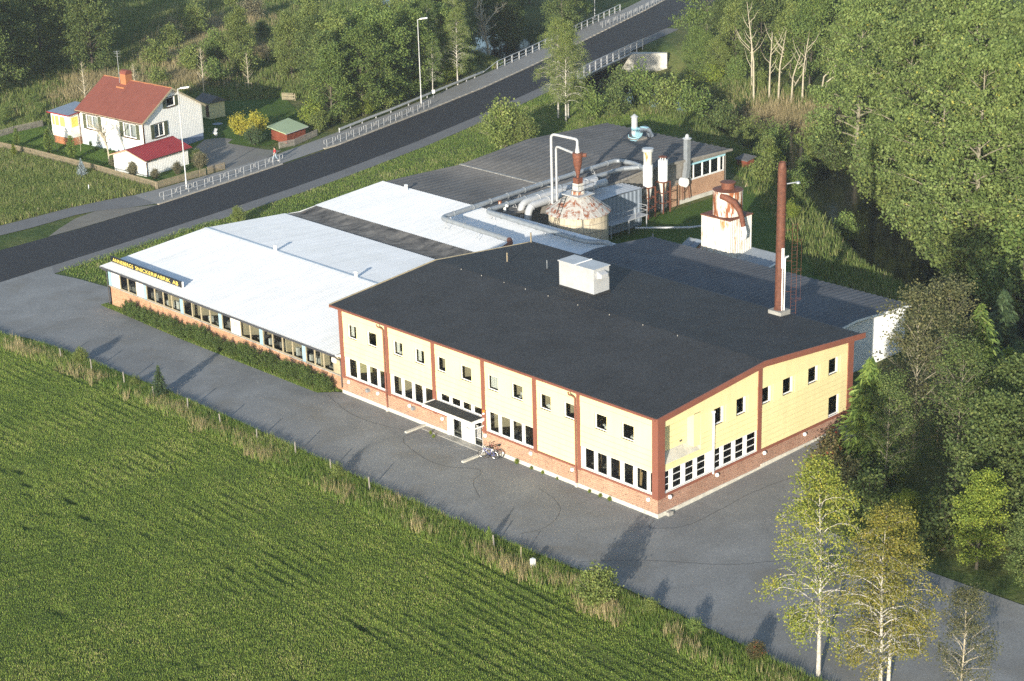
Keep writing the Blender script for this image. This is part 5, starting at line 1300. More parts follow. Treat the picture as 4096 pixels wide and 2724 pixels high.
# ------------------------------------------------------------------ picket fences
def fence(label, pts, z, h=.92, step=.15, mat='oldwood', gaps=(), name='picket_fence'):
    o = thing(name, (pts[0][0], pts[0][1], z), label, 'fence')
    pk = MB(); pk.prism([(-.033, -.012, .06), (.033, -.012, .06), (.033, -.012, h-.05), (0, -.012, h), (-.033, -.012, h-.05)], (0, .024, 0)); pme = pk.mesh('picket', M[mat])
    base = Vector(o.location)
    for (ax, ay), (bx, by) in zip(pts[:-1], pts[1:]):
        d = Vector((bx-ax, by-ay)); ln = d.length; t = d/ln; ang = math.atan2(t.y, t.x)
        n = int(ln/step)
        for k in range(n):
            q = Vector((ax, ay))+t*(k*step+.05)
            p = link('picket', pme, o, (q.x-base.x, q.y-base.y, float(hflat(q.x, q.y))-base.z)); p.rotation_euler.z = ang
        nn = Vector((-t.y, t.x))
        for zr in (.28, .70):
            mb = MB(); a = Vector((ax, ay))+nn*.03; b = Vector((bx, by))+nn*.03
            mb.prism([(a.x, a.y, z+zr), (b.x, b.y, z+zr), (b.x+nn.x*.04, b.y+nn.y*.04, z+zr), (a.x+nn.x*.04, a.y+nn.y*.04, z+zr)], (0, 0, .08)); mb.build('rail', M[mat], o)
        m = max(1, int(ln/2.2))
        for k in range(m+1):
            q = Vector((ax, ay))+t*(ln*k/m)+nn*.11
            MB().box(q.x-.045, q.y-.045, z-.3, q.x+.045, q.y+.045, z+h-.1).build('post', M[mat], o)
    return o
Z0 = -.7
fence('pale picket fence facing the meadow in front of the white house', [(-136.5, 24.2), (-129.1, 25.25), (-115.36, 26.36), (-103.05, 26.8)], Z0, step=.15)
fence('pale picket fence between garage and hoop railing', [(-103.05, 26.8), (-103.75, 33.35), (-103.72, 34.25)], Z0)
fence('short weathered fence piece beside the driveway entrance', [(-103.9, 34.65), (-104.2, 37.4)], Z0, .95)
fence('grey picket fence left of the porch', [(-141.05, 27.5), (-141.7, 30.1), (-141.85, 34.4)], Z0, mat='greywood')
fence('grey picket fence below the red outbuilding', [(-107.3, 47.9), (-107.0, 50.0), (-109.0, 55.3)], Z0, mat='greywood')
fence('short sunlit picket fence at the far end of the back lawn', [(-129.5, 65.0), (-127.8, 65.9)], Z0, 1.1, mat='palewood')

# garden bits
o = MB().lathe((-119.3, 46.6, Z0), [(.16, 0), (.24, .4), (.26, .42), (.2, .45)], 14).build('flower_pot', M['white'], base=(-119.3, 46.6, Z0)); tag(o, 'pale round flower pot behind the driveway corner', 'pot')
o = MB().lathe((-124.5, 50.5, Z0+.03), [(.65, 0), (.7, .05), (.3, .12), (.02, .14)], 20).build('well_cover', M['bluegrey'], base=(-124.5, 50.5, Z0)); tag(o, 'pale round well cover lying on the back lawn', 'well cover')
o = MB().prism([(-120.6, 46.9, Z0+.05), (-119.9, 46.9, Z0+.05), (-119.9, 47.3, Z0+.7), (-120.6, 47.3, Z0+.7)], (0, .06, 0)).build('garden_table', M['lightgrey'], base=(-120.2, 47, Z0)); tag(o, 'pale tipped table top leaning by the low fence', 'table')
# marker posts by path
for k, (x, y, lb) in enumerate(((-108.5, 21.0, 'thin white marker stick in the meadow below the fence'), (-105.5, 12.6, 'pale broken stump at the edge of the cycle path'))):
    o = MB().tube([(x, y, Z0-.1), (x+.03, y, Z0+.75-.4*k)], .05+.05*k, 7).build('marker_post', M['white' if k == 0 else 'palewood'], base=(x, y, Z0)); tag(o, lb, 'post')

# ------------------------------------------------------------------ hoop railings along the pavement
def hoop_master():
    mb = MB(); L2 = 1.18
    pts = bend([(0, -L2+.3, .95), (0, L2, .95), (0, L2, .38), (0, -L2, .38), (0, -L2, .95), (0, -L2+.3, .95)], .18, 5)
    mb.tube(pts, .028, 7, False); return mb.mesh('hoop', M['lightgrey'], smooth=True)
hoop_me = hoop_master()
post_me = MB().tube([(0, 0, -.1), (0, 0, .95)], .03, 7).mesh('post', M['lightgrey'], smooth=True)
ORD = ['first', 'second', 'third', 'fourth', 'fifth', 'sixth', 'seventh', 'eighth', 'ninth', 'tenth', 'eleventh', 'twelfth']
def railing(line, n, where, group):
    for k in range(n):
        def at(t):
            L = [math.dist(a, b) for a, b in zip(line[:-1], line[1:])]; s = t*sum(L)
            for (a, b), l_ in zip(zip(line[:-1], line[1:]), L):
                if s <= l_: return Vector(a).lerp(Vector(b), s/l_)
                s -= l_
            return Vector(line[-1])
        a, b = at((k+.02)/n), at((k+.98)/n); c = (a+b)/2; d = b-a
        o = thing('hoop_railing', (c.x, c.y, Z0+.06), f'{ORD[k]} white hoop rail section {where}', 'railing', group)
        o.rotation_euler.z = math.atan2(d.y, d.x)-math.pi/2
        link('hoop', hoop_me, o)
        for s in (-.62, .62): link('post', post_me, o, (0, s, 0))
railing([(-98.2, 23.95), (-98.9, 29), (-100.3, 37.0), (-101.75, 44.3)], 8, 'from the left, before the house', 'hoop rails before the house')
railing([(-103.2, 51.6), (-104.6, 57.3), (-107.2, 66.5), (-110.2, 75.9)], 9, 'from the left, below the roadside trees', 'hoop rails below the trees')
railing([(-131.1, 131.0), (-134.4, 141.5), (-138.4, 151.5), (-143, 162)], 12, 'from the bridge, on the far pavement', 'hoop rails past the bridge')

# ------------------------------------------------------------------ street lamps
def lamp(x, y, z, h, label, dx, dy):
    o = thing('street_lamp', (x, y, z), label, 'street lamp', 'street lamps along the pavement')
    MB().tube([(x, y, z-.2), (x, y, z+1.2), (x, y, z+1.25), (x, y, z+h)], [.11, .10, .075, .055], 10).build('pole', M['lightgrey'], o, True)
    MB().tube([(x, y, z+h-.05), (x+dx*.5, y+dy*.5, z+h+.05)], .04, 8).build('arm', M['lightgrey'], o, True)
    mb = MB(); p = Vector((x+dx*.3, y+dy*.3, z+h)); q = Vector((x+dx*1.35, y+dy*1.35, z+h+.12)); n_ = Vector((-dy, dx, 0))*.2
    mb.prism([p-n_*.7, p+n_*.7, q+n_, q-n_], (0, 0, .14)); mb.build('lantern', M['white'], o)
    MB().lathe((x, y, z-.05), [(.2, 0), (.2, .1), (.11, .14)], 12).build('foot', M['concrete'], o)
lamp(-100.3, 29.1, Z0, 11.9, 'white street lamp in front of the white garage', .74, .67)
lamp(-112.7, 76.2, Z0, 11.6, 'white street lamp among the roadside trees', .74, .67)
lamp(-137.2, 136.0, Z0, 11.5, 'white street lamp by the far end of the bridge', .74, .67)

# ------------------------------------------------------------------ bridge
BR = thing('road_bridge', (-117.5, 110, -.7), 'concrete road bridge with pale metal railings over the river', 'bridge')
def along(line, y): 
    ys = [p[1] for p in line]; xs_ = [p[0] for p in line]; return float(np.interp(y, ys, xs_))
mb = MB(); A = [(along(SH, y)+.1, y) for y in (100, 106, 112, 120.5)]; B = [(along(PV1, y)-.5, y) for y in (100, 106, 112, 120.5)]
mb.prism([(x, y, -1.55) for x, y in A] + [(x, y, -1.55) for x, y in B[::-1]], (0, 0, .86)); mb.build('deck', M['concrete_dark'], BR)
mb = MB(); mb.tube([(along(SH, y)+.45, y, -.95) for y in (97, 103, 109, 115, 121)], .16, 10); mb.build('service_pipe', M['greymetal'], BR, True)
mb = MB(); mb.prism([(along(SH, 119.5)+.2, 119.5, -4.6), (along(SH, 119.5)+4.4, 123.6, -4.6), (along(SH, 119.5)+3.9, 124.2, -4.6), (along(SH, 119.5)-.3, 121.2, -4.6), (-134, 126, -4.6), (-134, 124.5, -4.6)], (0, 0, 3.7)); mb.build('abutment', M['concrete'], BR)
mb = MB(); mb.prism([(along(SH, 99.5)+.2, 99.5, -4.6), (along(SH, 99.5)+.2, 98.2, -4.6), (-128, 98, -4.6), (-128, 99.5, -4.6)], (0, 0, 3.4)); mb.build('abutment', M['concrete'], BR)
def bridge_rail(pts, h, n, name):
    P = [Vector((x, y, Z0)) for x, y in pts]; tot = sum((b-a).length for a, b in zip(P[:-1], P[1:]))
    def at(s):
        for a, b in zip(P[:-1], P[1:]):
            l_ = (b-a).length
            if s <= l_+1e-6: return a.lerp(b, s/l_)
            s -= l_
        return P[-1]
    for zr, r in ((h, .06), (h*.55, .045), (.22, .04)):
        mb = MB(); mb.tube([p+Vector((0, 0, zr)) for p in P], r, 6); mb.build('rail', M['lightgrey'], BR)
    for k in range(n+1):
        q = at(tot*k/n); MB().box(q.x-.07, q.y-.07, q.z-.4, q.x+.07, q.y+.07, q.z+h).build('rail_post', M['lightgrey'], BR)
bridge_rail([(-107.3, 101.5), (-110.9, 110.8), (-113.9, 119.4), (-115.4, 124.1)], 1.25, 11, 'r')
bridge_rail([(-121.0, 98.4), (-124.2, 107.0), (-131.6, 125.4), (-139.3, 144.4)], 1.2, 20, 'l')
mb = MB(); mb.tube([(-121.0, 98.4, Z0+1.2), (-119.4, 94.2, Z0+.55)], .05, 6); mb.tube([(-115.4, 124.1, Z0+1.25), (-117.0, 128.8, Z0+.5)], .05, 6); mb.build('end_rail', M['lightgrey'], BR)
# low timber guard rail along the pavement
GRD = thing('guard_rail', (-114, 77, Z0), 'low pale beam guard rail behind the pavement by the trees', 'guard rail')
gp = [(-107.9, 58.0), (-109.5, 63.1), (-111.4, 69.6), (-114.5, 78.8), (-118.0, 89.5), (-119.5, 94.2)]
for a, b in zip(gp[:-1], gp[1:]):
    d = Vector((b[0]-a[0], b[1]-a[1])).normalized(); n_ = Vector((-d.y, d.x))*.05
    MB().prism([(a[0]-n_.x, a[1]-n_.y, Z0+.42), (b[0]-n_.x, b[1]-n_.y, Z0+.42), (b[0]+n_.x, b[1]+n_.y, Z0+.42), (a[0]+n_.x, a[1]+n_.y, Z0+.42)], (0, 0, .26)).build('beam', M['lightgrey'], GRD)
    for t in (.02, .5):
        MB().box(a[0]+(b[0]-a[0])*t-.06-.12, a[1]+(b[1]-a[1])*t-.06, Z0-.2, a[0]+(b[0]-a[0])*t+.06-.12, a[1]+(b[1]-a[1])*t+.06, Z0+.66).build('post', M['lightgrey'], GRD)
o = thing('small_sign', (-112.6, 79.3, Z0), 'small white plate on a post behind the guard rail', 'sign'); MB().tube([(-113.8, 79.4, Z0), (-113.8, 79.4, Z0+.8)], .03, 6).build('post', M['greymetal'], o); MB().prism([(-113.7, 79.15, Z0+.7), (-113.65, 79.6, Z0+.7), (-113.75, 79.6, Z0+1.2), (-113.8, 79.15, Z0+1.2)], (-.03, 0, 0)).build('plate', M['white'], o)

# ------------------------------------------------------------------ field fence posts
FP = [(-60.5, -11.2), (-55.6, -11.1), (-50.6, -11.0), (-45.8, -11.2), (-41.3, -10.9), (-36.6, -11.0), (-31.8, -11.0), (-27.4, -10.6), (-23.1, -10.6), (-18.3, -10.8), (-4.9, -11.0)]
rp = random.Random(9)
for k, (x, y) in enumerate(FP):
    z = float(hflat(x, y)); h = rp.uniform(.95, 1.2); lx_, ly_ = rp.uniform(-.08, .08), rp.uniform(-.06, .06)
    o = MB().tube([(x, y, z-.2), (x+lx_, y+ly_, z+h)], [.06, .05], 7).build('fence_post', M['greywood'], base=(x, y, z))
    tag(o, f'weathered wooden post in the field verge, {ORD[k]} from the left', 'post', 'posts along the field verge')
o = MB().box(-1.0, -11.4, -.1, -.72, -11.15, .75).build('marker_post', M['white'], base=(-.86, -11.3, 0)); tag(o, 'squat white marker post in the verge near the leafy bush', 'post')
o = MB().tube([(-2.3, -11.0, -.1), (-2.25, -11.0, 1.05)], .03, 6).build('fence_post', M['palewood'], base=(-2.3, -11, 0)); tag(o, 'thin pale stick in the verge left of the white marker', 'post')
# ------------------------------------------------------------------ bicycles by the entrance
def bicycle(x, y, ang, lean, frame, fork, label):
    o = thing('bicycle', (x, y, .03), label, 'bicycle')
    R_ = .34
    def ring(cx, mat, r0, r1, nm, par):
        mb = MB(); mb.tube([(cx+r0*math.cos(a), 0, R_+r0*math.sin(a)) for a in np.linspace(0, 2*math.pi, 29)], r1, 6, False); return link(nm, mb.mesh(nm, mat, smooth=True), par)
    for cx in (-.53, .53):
        w_ = ring(cx, M['tyre'], R_-.02, .024, 'wheel', o)
        ring(cx, M['chrome'], R_-.055, .012, 'rim', w_)
        mb = MB()
        for k in range(14): a = k*math.pi/7; mb.tube([(cx, 0, R_), (cx+(R_-.06)*math.cos(a), 0, R_+(R_-.06)*math.sin(a))], .004, 3)
        mb.tube([(cx, -.05, R_), (cx, .05, R_)], .03, 8); link('spoke', mb.mesh('spoke', M['chrome']), w_)
    mb = MB()
    for a, b, r in (((-.12, 0, .30), (.36, 0, .78), .022), ((-.25, 0, .80), (.34, 0, .86), .02), ((-.12, 0, .30), (-.27, 0, .85), .02), ((-.12, .0, .30), (-.53, .04, R_), .014), ((-.12, 0, .30), (-.53, -.04, R_), .014), ((-.24, 0, .76), (-.53, .04, R_), .012), ((-.24, 0, .76), (-.53, -.04, R_), .012), ((.34, 0, .90), (.37, 0, .74), .024)): mb.tube([a, b], r, 7)
    link('frame', mb.mesh('frame', M[frame]), o)
    mb = MB()
    for s in (-.05, .05): mb.tube([(.37, s*.6, .76), (.44, s, .55), (.53, s, R_)], .016, 6)
    link('fork', mb.mesh('fork', M[fork]), o)
    mb = MB(); mb.tube([(.34, 0, .88), (.31, 0, 1.02)], .015, 6); mb.tube([(.24, -.3, 1.05), (.32, -.12, 1.03), (.32, .12, 1.03), (.24, .3, 1.05)], .016, 6); link('handlebar', mb.mesh('handlebar', M['black']), o)
    mb = MB(); mb.tube([(-.27, 0, .84), (-.29, 0, .95)], .014, 6); mb.tube([(-.44, 0, .98), (-.3, 0, .97), (-.16, 0, .955)], [.075, .055, .02], 8); link('saddle', mb.mesh('saddle', M['black']), o)
    mb = MB(); mb.tube([(-.12, .05, .30), (-.12, .07, .30)], .09, 14); mb.tube([(-.12, .08, .30), (-.02, .09, .16)], .012, 5); mb.tube([(-.12, -.06, .30), (-.22, -.07, .44)], .012, 5); mb.box(-.07, .08, .14, .03, .18, .165); mb.box(-.27, -.17, .43, -.17, -.07, .455); link('crank', mb.mesh('crank', M['black']), o)
    o.rotation_euler = (lean, 0, ang)
    return o
bicycle(-16.15, -1.02, RAD(205), RAD(-6), 'bikeblue', 'bikewhite', 'blue and white mountain bike, nearer the camera, by the entrance')
bicycle(-16.1, -.48, RAD(190), RAD(7), 'bikered', 'black', 'dark red bicycle leaning at the brick wall behind the other bike')

# ------------------------------------------------------------------ pedestrian
PX, PY = -102.6, 43.7
PE = thing('person', (PX, PY, Z0+.05), 'person in red t-shirt and pale jeans walking past the railing', 'person')
def skin_obj(name, verts, edges, radii, mat, parent, sub=2):
    me = bpy.data.meshes.new(name); me.from_pydata(verts, edges, []); me.materials.append(mat)
    o = link(name, me, parent)
    sk = o.modifiers.new('skin', 'SKIN'); sk.use_smooth_shade = True
    for v, r in zip(me.skin_vertices[0].data, radii): v.radius = (r, r)
    me.skin_vertices[0].data[0].use_root = True
    sb = o.modifiers.new('sub', 'SUBSURF'); sb.levels = sub; sb.render_levels = sub
    return o
# facing local -Y; x to the side
bv = [(0, 0, .96), (0, -.01, 1.18), (0, 0, 1.40), (0, -.01, 1.54), (0, -.03, 1.64), (0, -.03, 1.76),
      (-.10, 0, .92), (-.11, -.22, .52), (-.11, -.30, .10), (-.11, -.44, .04), (.10, 0, .92), (.11, .10, .50), (.11, .36, .18), (.11, .30, .06),
      (-.19, 0, 1.42), (-.25, .10, 1.14), (-.27, .02, .90), (-.275, -.03, .82), (.19, 0, 1.42), (.25, -.08, 1.14), (.28, -.2, .93), (.285, -.25, .86)]
be = [(0, 1), (1, 2), (2, 3), (3, 4), (4, 5), (0, 6), (6, 7), (7, 8), (8, 9), (0, 10), (10, 11), (11, 12), (12, 13), (2, 14), (14, 15), (15, 16), (16, 17), (2, 18), (18, 19), (19, 20), (20, 21)]
br_ = [.14, .12, .13, .055, .095, .085, .085, .065, .045, .04, .085, .065, .045, .04, .055, .045, .035, .03, .055, .045, .035, .03]
skin_obj('body', bv, be, br_, M['skin'], PE)
for side in (-1, 1):      # five unequal curled fingers on each hand
    wx, wy, wz = (-.275, -.03, .82) if side < 0 else (.285, -.25, .86)
    mb = MB()
    for k, l_ in enumerate((.07, .08, .085, .075)): 
        yy_ = wy-.03+k*.02; mb.tube([(wx, yy_, wz), (wx+.004*side, yy_, wz-l_*.6), (wx-.02*side, yy_-.01, wz-l_)], [.010, .009, .007], 5)
    mb.tube([(wx, wy-.03, wz+.03), (wx-.02*side, wy-.06, wz-.01), (wx-.03*side, wy-.06, wz-.04)], [.011, .010, .008], 5); link('hand', mb.mesh('hand', M['skin']), PE)
skin_obj('t_shirt', [(0, 0, 1.0), (0, -.01, 1.2), (0, 0, 1.41), (-.2, 0, 1.42), (-.25, .08, 1.2), (.2, 0, 1.42), (.25, -.06, 1.2)], [(0, 1), (1, 2), (2, 3), (3, 4), (2, 5), (5, 6)], [.175, .165, .155, .085, .075, .085, .075], M['shirt'], PE)
skin_obj('jeans', [(0, 0, .97), (-.10, 0, .90), (-.11, -.22, .52), (-.11, -.30, .12), (.10, 0, .90), (.11, .10, .50), (.11, .36, .20)], [(0, 1), (1, 2), (2, 3), (0, 4), (4, 5), (5, 6)], [.16, .105, .085, .07, .105, .085, .07], M['jeans'], PE)
mb = MB(); mb.lathe((0, 0, 1.66), [(.10, -.04), (.112, .03), (.105, .10), (.06, .155), (.01, .17)], 14); link('hair', mb.mesh('hair', M['hair'], Vector((0, -.012, 0)), True), PE)
mb = MB(); mb.box(-.15, -.5, 0, -.07, -.26, .08); mb.box(.07, .22, 0, .15, .46, .08); link('shoe', mb.mesh('shoe', M['white']), PE)
mb = MB(); mb.lathe((-.03, -.10, 1.655), [(.004, 0), (.008, .01), (.004, .02)], 6); mb.lathe((.03, -.10, 1.655), [(.004, 0), (.008, .01), (.004, .02)], 6); mb.box(-.02, -.095, 1.60, .02, -.085, 1.605); mb.tube([(0, -.09, 1.66), (0, -.118, 1.63)], .008, 5); link('face', mb.mesh('face', M['hair'], Vector((0, 0, 0))), PE)
PE.rotation_euler.z = RAD(-25)
bag = MB().lathe((0, 0, 0), [(.05, 0), (.20, .03), (.23, .16), (.18, .30), (.06, .34)], 14).build('handbag', M['black'], base=(0, 0, 0))
bag.location = Vector((PX, PY, Z0+.05)) + Vector((-.46, .12, .44)); bag.scale = (1, .6, 1); tag(bag, 'black bag carried by the pedestrian in red', 'bag')
for p in [(-.275+.0, -.03, .80)]:
    pass
MBh = MB().tube([(-.0, 0, .32), (.06, -.02, .42), (.12, -.04, .40), (.14, -.05, .32)], .012, 5); link('strap', MBh.mesh('strap', M['black']), bag)
# ------------------------------------------------------------------ vegetation: generators
def leaf_quads(C, size, rng, normal_bias=None, elong=1.0, dirs=None, asp=.6):
    """diamond leaves at centres C; returns V, F"""
    n = len(C); C = np.asarray(C, float)
    if dirs is None:
        d = rng.normal(size=(n, 3))
    else:
        d = dirs + rng.normal(size=(n, 3))*.25
    d /= np.linalg.norm(d, axis=1, keepdims=True)+1e-9
    r = rng.normal(size=(n, 3))
    if normal_bias is not None: r = r + normal_bias
    s = np.cross(d, r); s /= np.linalg.norm(s, axis=1, keepdims=True)+1e-9
    L = size*rng.uniform(.65, 1.35, (n, 1))*elong; W = size*rng.uniform(.65, 1.35, (n, 1))*asp
    V = np.empty((n, 4, 3)); V[:, 0] = C-d*L*.5; V[:, 1] = C+s*W*.5; V[:, 2] = C+d*L*.5; V[:, 3] = C-s*W*.5
    F = np.arange(n*4).reshape(n, 4)
    return V.reshape(-1, 3), F

def grow(seed, H, R, clear=.2, nprim=26, up=.7, droop=.25, nsec=6, ncl=4, kl=10, leaf=.22, rc=.5, tr=.2, prof=None, lean=0.0, leader=True, forks=0, twigs=True, dense=1.0):
    rng = np.random.RandomState(seed)
    prof = prof or (lambda t: math.sin(math.pi*min(1, (t*.85+.15)))**.7)
    wood = MB(); cl = []
    npt = 9; tk = [np.zeros(3)]
    dr = np.array([lean*rng.normal(), lean*rng.normal(), 1.0])
    for i in range(1, npt):
        dr = dr+np.array([rng.normal()*.05, rng.normal()*.05, 0]); tk.append(np.array([dr[0]*H/(npt-1)*i*.12, dr[1]*H/(npt-1)*i*.12, H*i/(npt-1)]))
    tk = np.array(tk)
    def tpos(t):
        f = t*(npt-1); i = min(int(f), npt-2); return tk[i]+(tk[i+1]-tk[i])*(f-i)
    wood.tube([tuple(p) for p in tk], [max(.015, tr*(1-.93*(i/(npt-1))**.9)) for i in range(npt)], 8)
    for i in range(nprim):
        gap = rng.uniform() < .10
        t = clear+(1-clear)*((i+rng.uniform(.2, .8))/nprim); q = (t-clear)/(1-clear)
        L = R*prof(q)*rng.uniform(.72, 1.18); az = i*2.39996+rng.uniform(-.5, .5); el = up*(.75+.55*q)+rng.normal()*.12
        p = tpos(min(t, .995)); pts = [p]; a2 = az
        for s in range(4):
            e = el-droop*s/3.0*1.3; a2 += rng.normal()*.14
            pts.append(pts[-1]+np.array([math.cos(a2)*math.cos(e), math.sin(a2)*math.cos(e), math.sin(e)])*L/4)
        r0 = max(.012, tr*.42*(1-.75*q)*min(1, L/R+.25))
        wood.tube([tuple(p_) for p_ in pts], [r0, r0*.75, r0*.5, r0*.32, .008], 5, False)
        for j in range(nsec if not gap else 2):
            s = rng.uniform(.22, 1.0); f = s*4; k = min(int(f), 3); b = pts[k]+(pts[k+1]-pts[k])*(f-k)
            a3 = az+rng.choice([-1, 1])*rng.uniform(.5, 1.2); e3 = el*.6-droop*s+rng.normal()*.3; l3 = L*.42*(1.15-s*.6)*rng.uniform(.6, 1.2)+.15*R*.3
            c = b+np.array([math.cos(a3)*math.cos(e3), math.sin(a3)*math.cos(e3), math.sin(e3)])*l3*.55
            e4 = e3-droop*.9; d = c+np.array([math.cos(a3)*math.cos(e4), math.sin(a3)*math.cos(e4), math.sin(e4)])*l3*.45
            if twigs: wood.tube([tuple(b), tuple(c), tuple(d)], [r0*.33, r0*.2, .005], 3, False)
            for m in range(ncl):
                u = rng.uniform(.25, 1.1); cl.append(b+(c-b)*min(u*2, 1)+(d-c)*max(0, u*2-1))
        cl.append(pts[-1]); cl.append(pts[-2])
    cl = np.array(cl); n = len(cl)
    keep = rng.uniform(size=n) < dense; cl = cl[keep]; n = len(cl)
    cb = rng.normal(size=(n, 3)); cb /= np.linalg.norm(cb, axis=1, keepdims=True); cb = np.repeat(cb, kl, 0)
    cen = np.repeat(cl, kl, 0); off = rng.normal(size=(n*kl, 3))*np.array([rc, rc, rc*.7]); cen = cen+off
    cen[:, 2] = np.maximum(cen[:, 2], .05)
    axis = np.stack([cen[:, 0], cen[:, 1], np.zeros(len(cen))], 1); nb = axis/(np.linalg.norm(axis, axis=1, keepdims=True)+.5)*.6+np.array([0, 0, .6])+cb*1.3
    V, F = leaf_quads(cen, leaf, rng, nb, asp=.75)
    rnd = np.clip(np.repeat(rng.uniform(size=n), kl)*.6+rng.uniform(size=n*kl)*.4, 0, .999)
    return wood, V, F, rnd

PROTO = {}
def proto(kind, wood, V, F, rnd, bark, leafm):
    wm = wood.mesh(kind+'_wood', M[bark], smooth=True) if wood is not None and wood.v else None
    lm = np_mesh(kind+'_leaves', V, F, M[leafm], rnd) if V is not None else None
    PROTO.setdefault(kind, []).append((wm, lm))
def place(kind, var, x, y, s, label, cat='tree', name='tree', leafm=None, bark=None, group=None, rot=None, sz=None, z=None, wname='trunk', lname='crown', extra=None):
    wm, lm = PROTO[kind][var % len(PROTO[kind])]
    zz_ = hz(x, y) if z is None else z
    o = thing(name, (x, y, zz_-.03), label, cat, group)
    o.rotation_euler.z = rot if rot is not None else (x*12.9898+y*78.233) % 6.283
    o.scale = (s, s, sz or s)
    for me, nm, mt in ((wm, wname, bark), (lm, lname, leafm)):
        if me is None: continue
        c = link(nm, me, o)
        if mt:
            c.material_slots[0].link = 'OBJECT'; c.material_slots[0].material = M[mt]
    return o

# prototypes -----------------------------------------------------------
for sd in (1, 2, 3):
    proto('poplar', *grow(sd, 19, 7.6, .03, 46, .50, .24, 8, 4, 18, .32, .46, .30, lambda t: (.55+.45*math.sin(math.pi*(t*.9+.08)))*(1-.35*t), dense=.95), 'bark_pale', 'lf_poplar')
for sd in (11, 12, 13, 14):
    proto('broad', *grow(sd, 11, 4.2, .05, 34, .75, .2, 8, 4, 12, .25, .42, .19, lambda t: (.7+.3*math.sin(math.pi*t))*(1-.55*t*t), dense=.95), 'bark_grey', 'lf_green')
for sd in (21, 22, 23):
    proto('birch', *grow(sd, 13, 3.3, .20, 56, .80, .8, 8, 4, 12, .125, .25, .14, lambda t: (.72+.38*math.sin(math.pi*t))*(1-.70*t**1.4), dense=.72), 'bark_white', 'lf_birch')
for sd in (31, 32):
    proto('sparse', *grow(sd, 13, 4.4, .08, 40, .9, .2, 8, 4, 8, .20, .42, .15, lambda t: (.8+.25*math.sin(math.pi*t))*(1-.6*t*t), dense=.8), 'bark_pale', 'lf_brown')
def shrub(seed, H, R, stems, leaf, kl, rc, up=1.0):
    rng = np.random.RandomState(seed); wood = MB(); cl = []
    for i in range(stems):
        a = rng.uniform(0, 6.283); L = H*rng.uniform(.6, 1.05); sp = R*rng.uniform(.1, 1.0)
        p0 = np.array([math.cos(a)*.08*R, math.sin(a)*.08*R, 0]); p2 = np.array([math.cos(a)*sp, math.sin(a)*sp, L*math.sqrt(max(.05, 1-(sp/R)**2*.75))]); p1 = (p0+p2)/2+np.array([math.cos(a), math.sin(a), 0])*sp*-.12*up+np.array([0, 0, .1*H])
        wood.tube([tuple(p0), tuple(p1), tuple(p2)], [.03*H/3, .02*H/3, .004], 4, False)
        for t in rng.uniform(.18, 1.02, 9): cl.append((1-t)**2*p0+2*t*(1-t)*p1+t*t*p2)
    cl = np.array(cl); n = len(cl); cen = np.repeat(cl, kl, 0)+rng.normal(size=(n*kl, 3))*rc; cen[:, 2] = np.maximum(cen[:, 2], .03)
    ax = np.stack([cen[:, 0], cen[:, 1], np.zeros(len(cen))], 1); nb = ax/(np.linalg.norm(ax, axis=1, keepdims=True)+.3)*.8+np.array([0, 0, .8])
    V, F = leaf_quads(cen, leaf, rng, nb, asp=.7)
    return wood, V, F, np.clip(np.repeat(rng.uniform(size=n), kl)*.4+rng.uniform(size=n*kl)*.6, 0, .999)
for sd in (41, 42, 43, 44): proto('shrub', *shrub(sd, 3.0, 1.7, 42, .17, 10, .20), 'bark_grey', 'lf_green')
for sd in (45, 46): proto('willow', *shrub(sd, 3.0, 1.5, 80, .14, 16, .16), 'bark_pale', 'lf_olive')
for sd in (51, 52, 53, 54): proto('hedge', *shrub(sd, 1.5, .80, 34, .11, 9, .11), 'bark_grey', 'lf_hedge')

def conifer(seed, H, R, whorls, per, droop, elong, leaf, nb, shape=1.0, tip=.02):
    rng = np.random.RandomState(seed); wood = MB(); C = []; D = []
    wood.tube([(0, 0, 0), (0, 0, H*.5), (0, 0, H*.98)], [.018*H, .011*H, .004*H], 7)
    for i in range(whorls):
        t = (i+rng.uniform(0, .6))/whorls; z = H*(.03+.95*t); L = R*((1-t)**shape+tip)*rng.uniform(.8, 1.12)
        for j in range(per):
            a = j*6.283/per+i*.7+rng.uniform(-.3, .3); l_ = L*rng.uniform(.75, 1.15); e0 = .25-droop*(1-t)
            n = max(3, int(nb*(l_/R+.15)))
            for k in range(n):
                s = (k+rng.uniform(0, 1))/n; r = l_*s; zz_ = z+r*math.tan(e0)-.25*droop*r*s+.12*r*s*s
                for side in (-1, 1):
                    w_ = l_*.26*(1-s*.8)*rng.uniform(0, 1)
                    C.append((math.cos(a)*r-math.sin(a)*w_*side, math.sin(a)*r+math.cos(a)*w_*side, max(.04, zz_-w_*.25+rng.normal()*.04)))
                    aa = a+side*.6; D.append((math.cos(aa), math.sin(aa), -.25-droop*.6+rng.normal()*.15))
    V, F = leaf_quads(np.array(C), leaf, rng, np.array([0, 0, 1.3]), elong, np.array(D), .42)
    return wood, V, F, np.clip(rng.uniform(size=len(C)), 0, .999)
for sd in (61, 62): proto('cypress', *conifer(sd, 10, 2.9, 36, 9, .42, 1.5, .42, 14, .70), 'bark_dark', 'lf_conifer')
for sd in (63,): proto('spruce', *conifer(sd, 3, .95, 20, 8, .25, 1.6, .16, 10, .9), 'bark_dark', 'lf_spruce')
for sd in (64, 65): proto('thuja', *conifer(sd, 3, .62, 26, 9, -.7, 1.3, .16, 7, .55, .1), 'bark_dark', 'lf_bright')

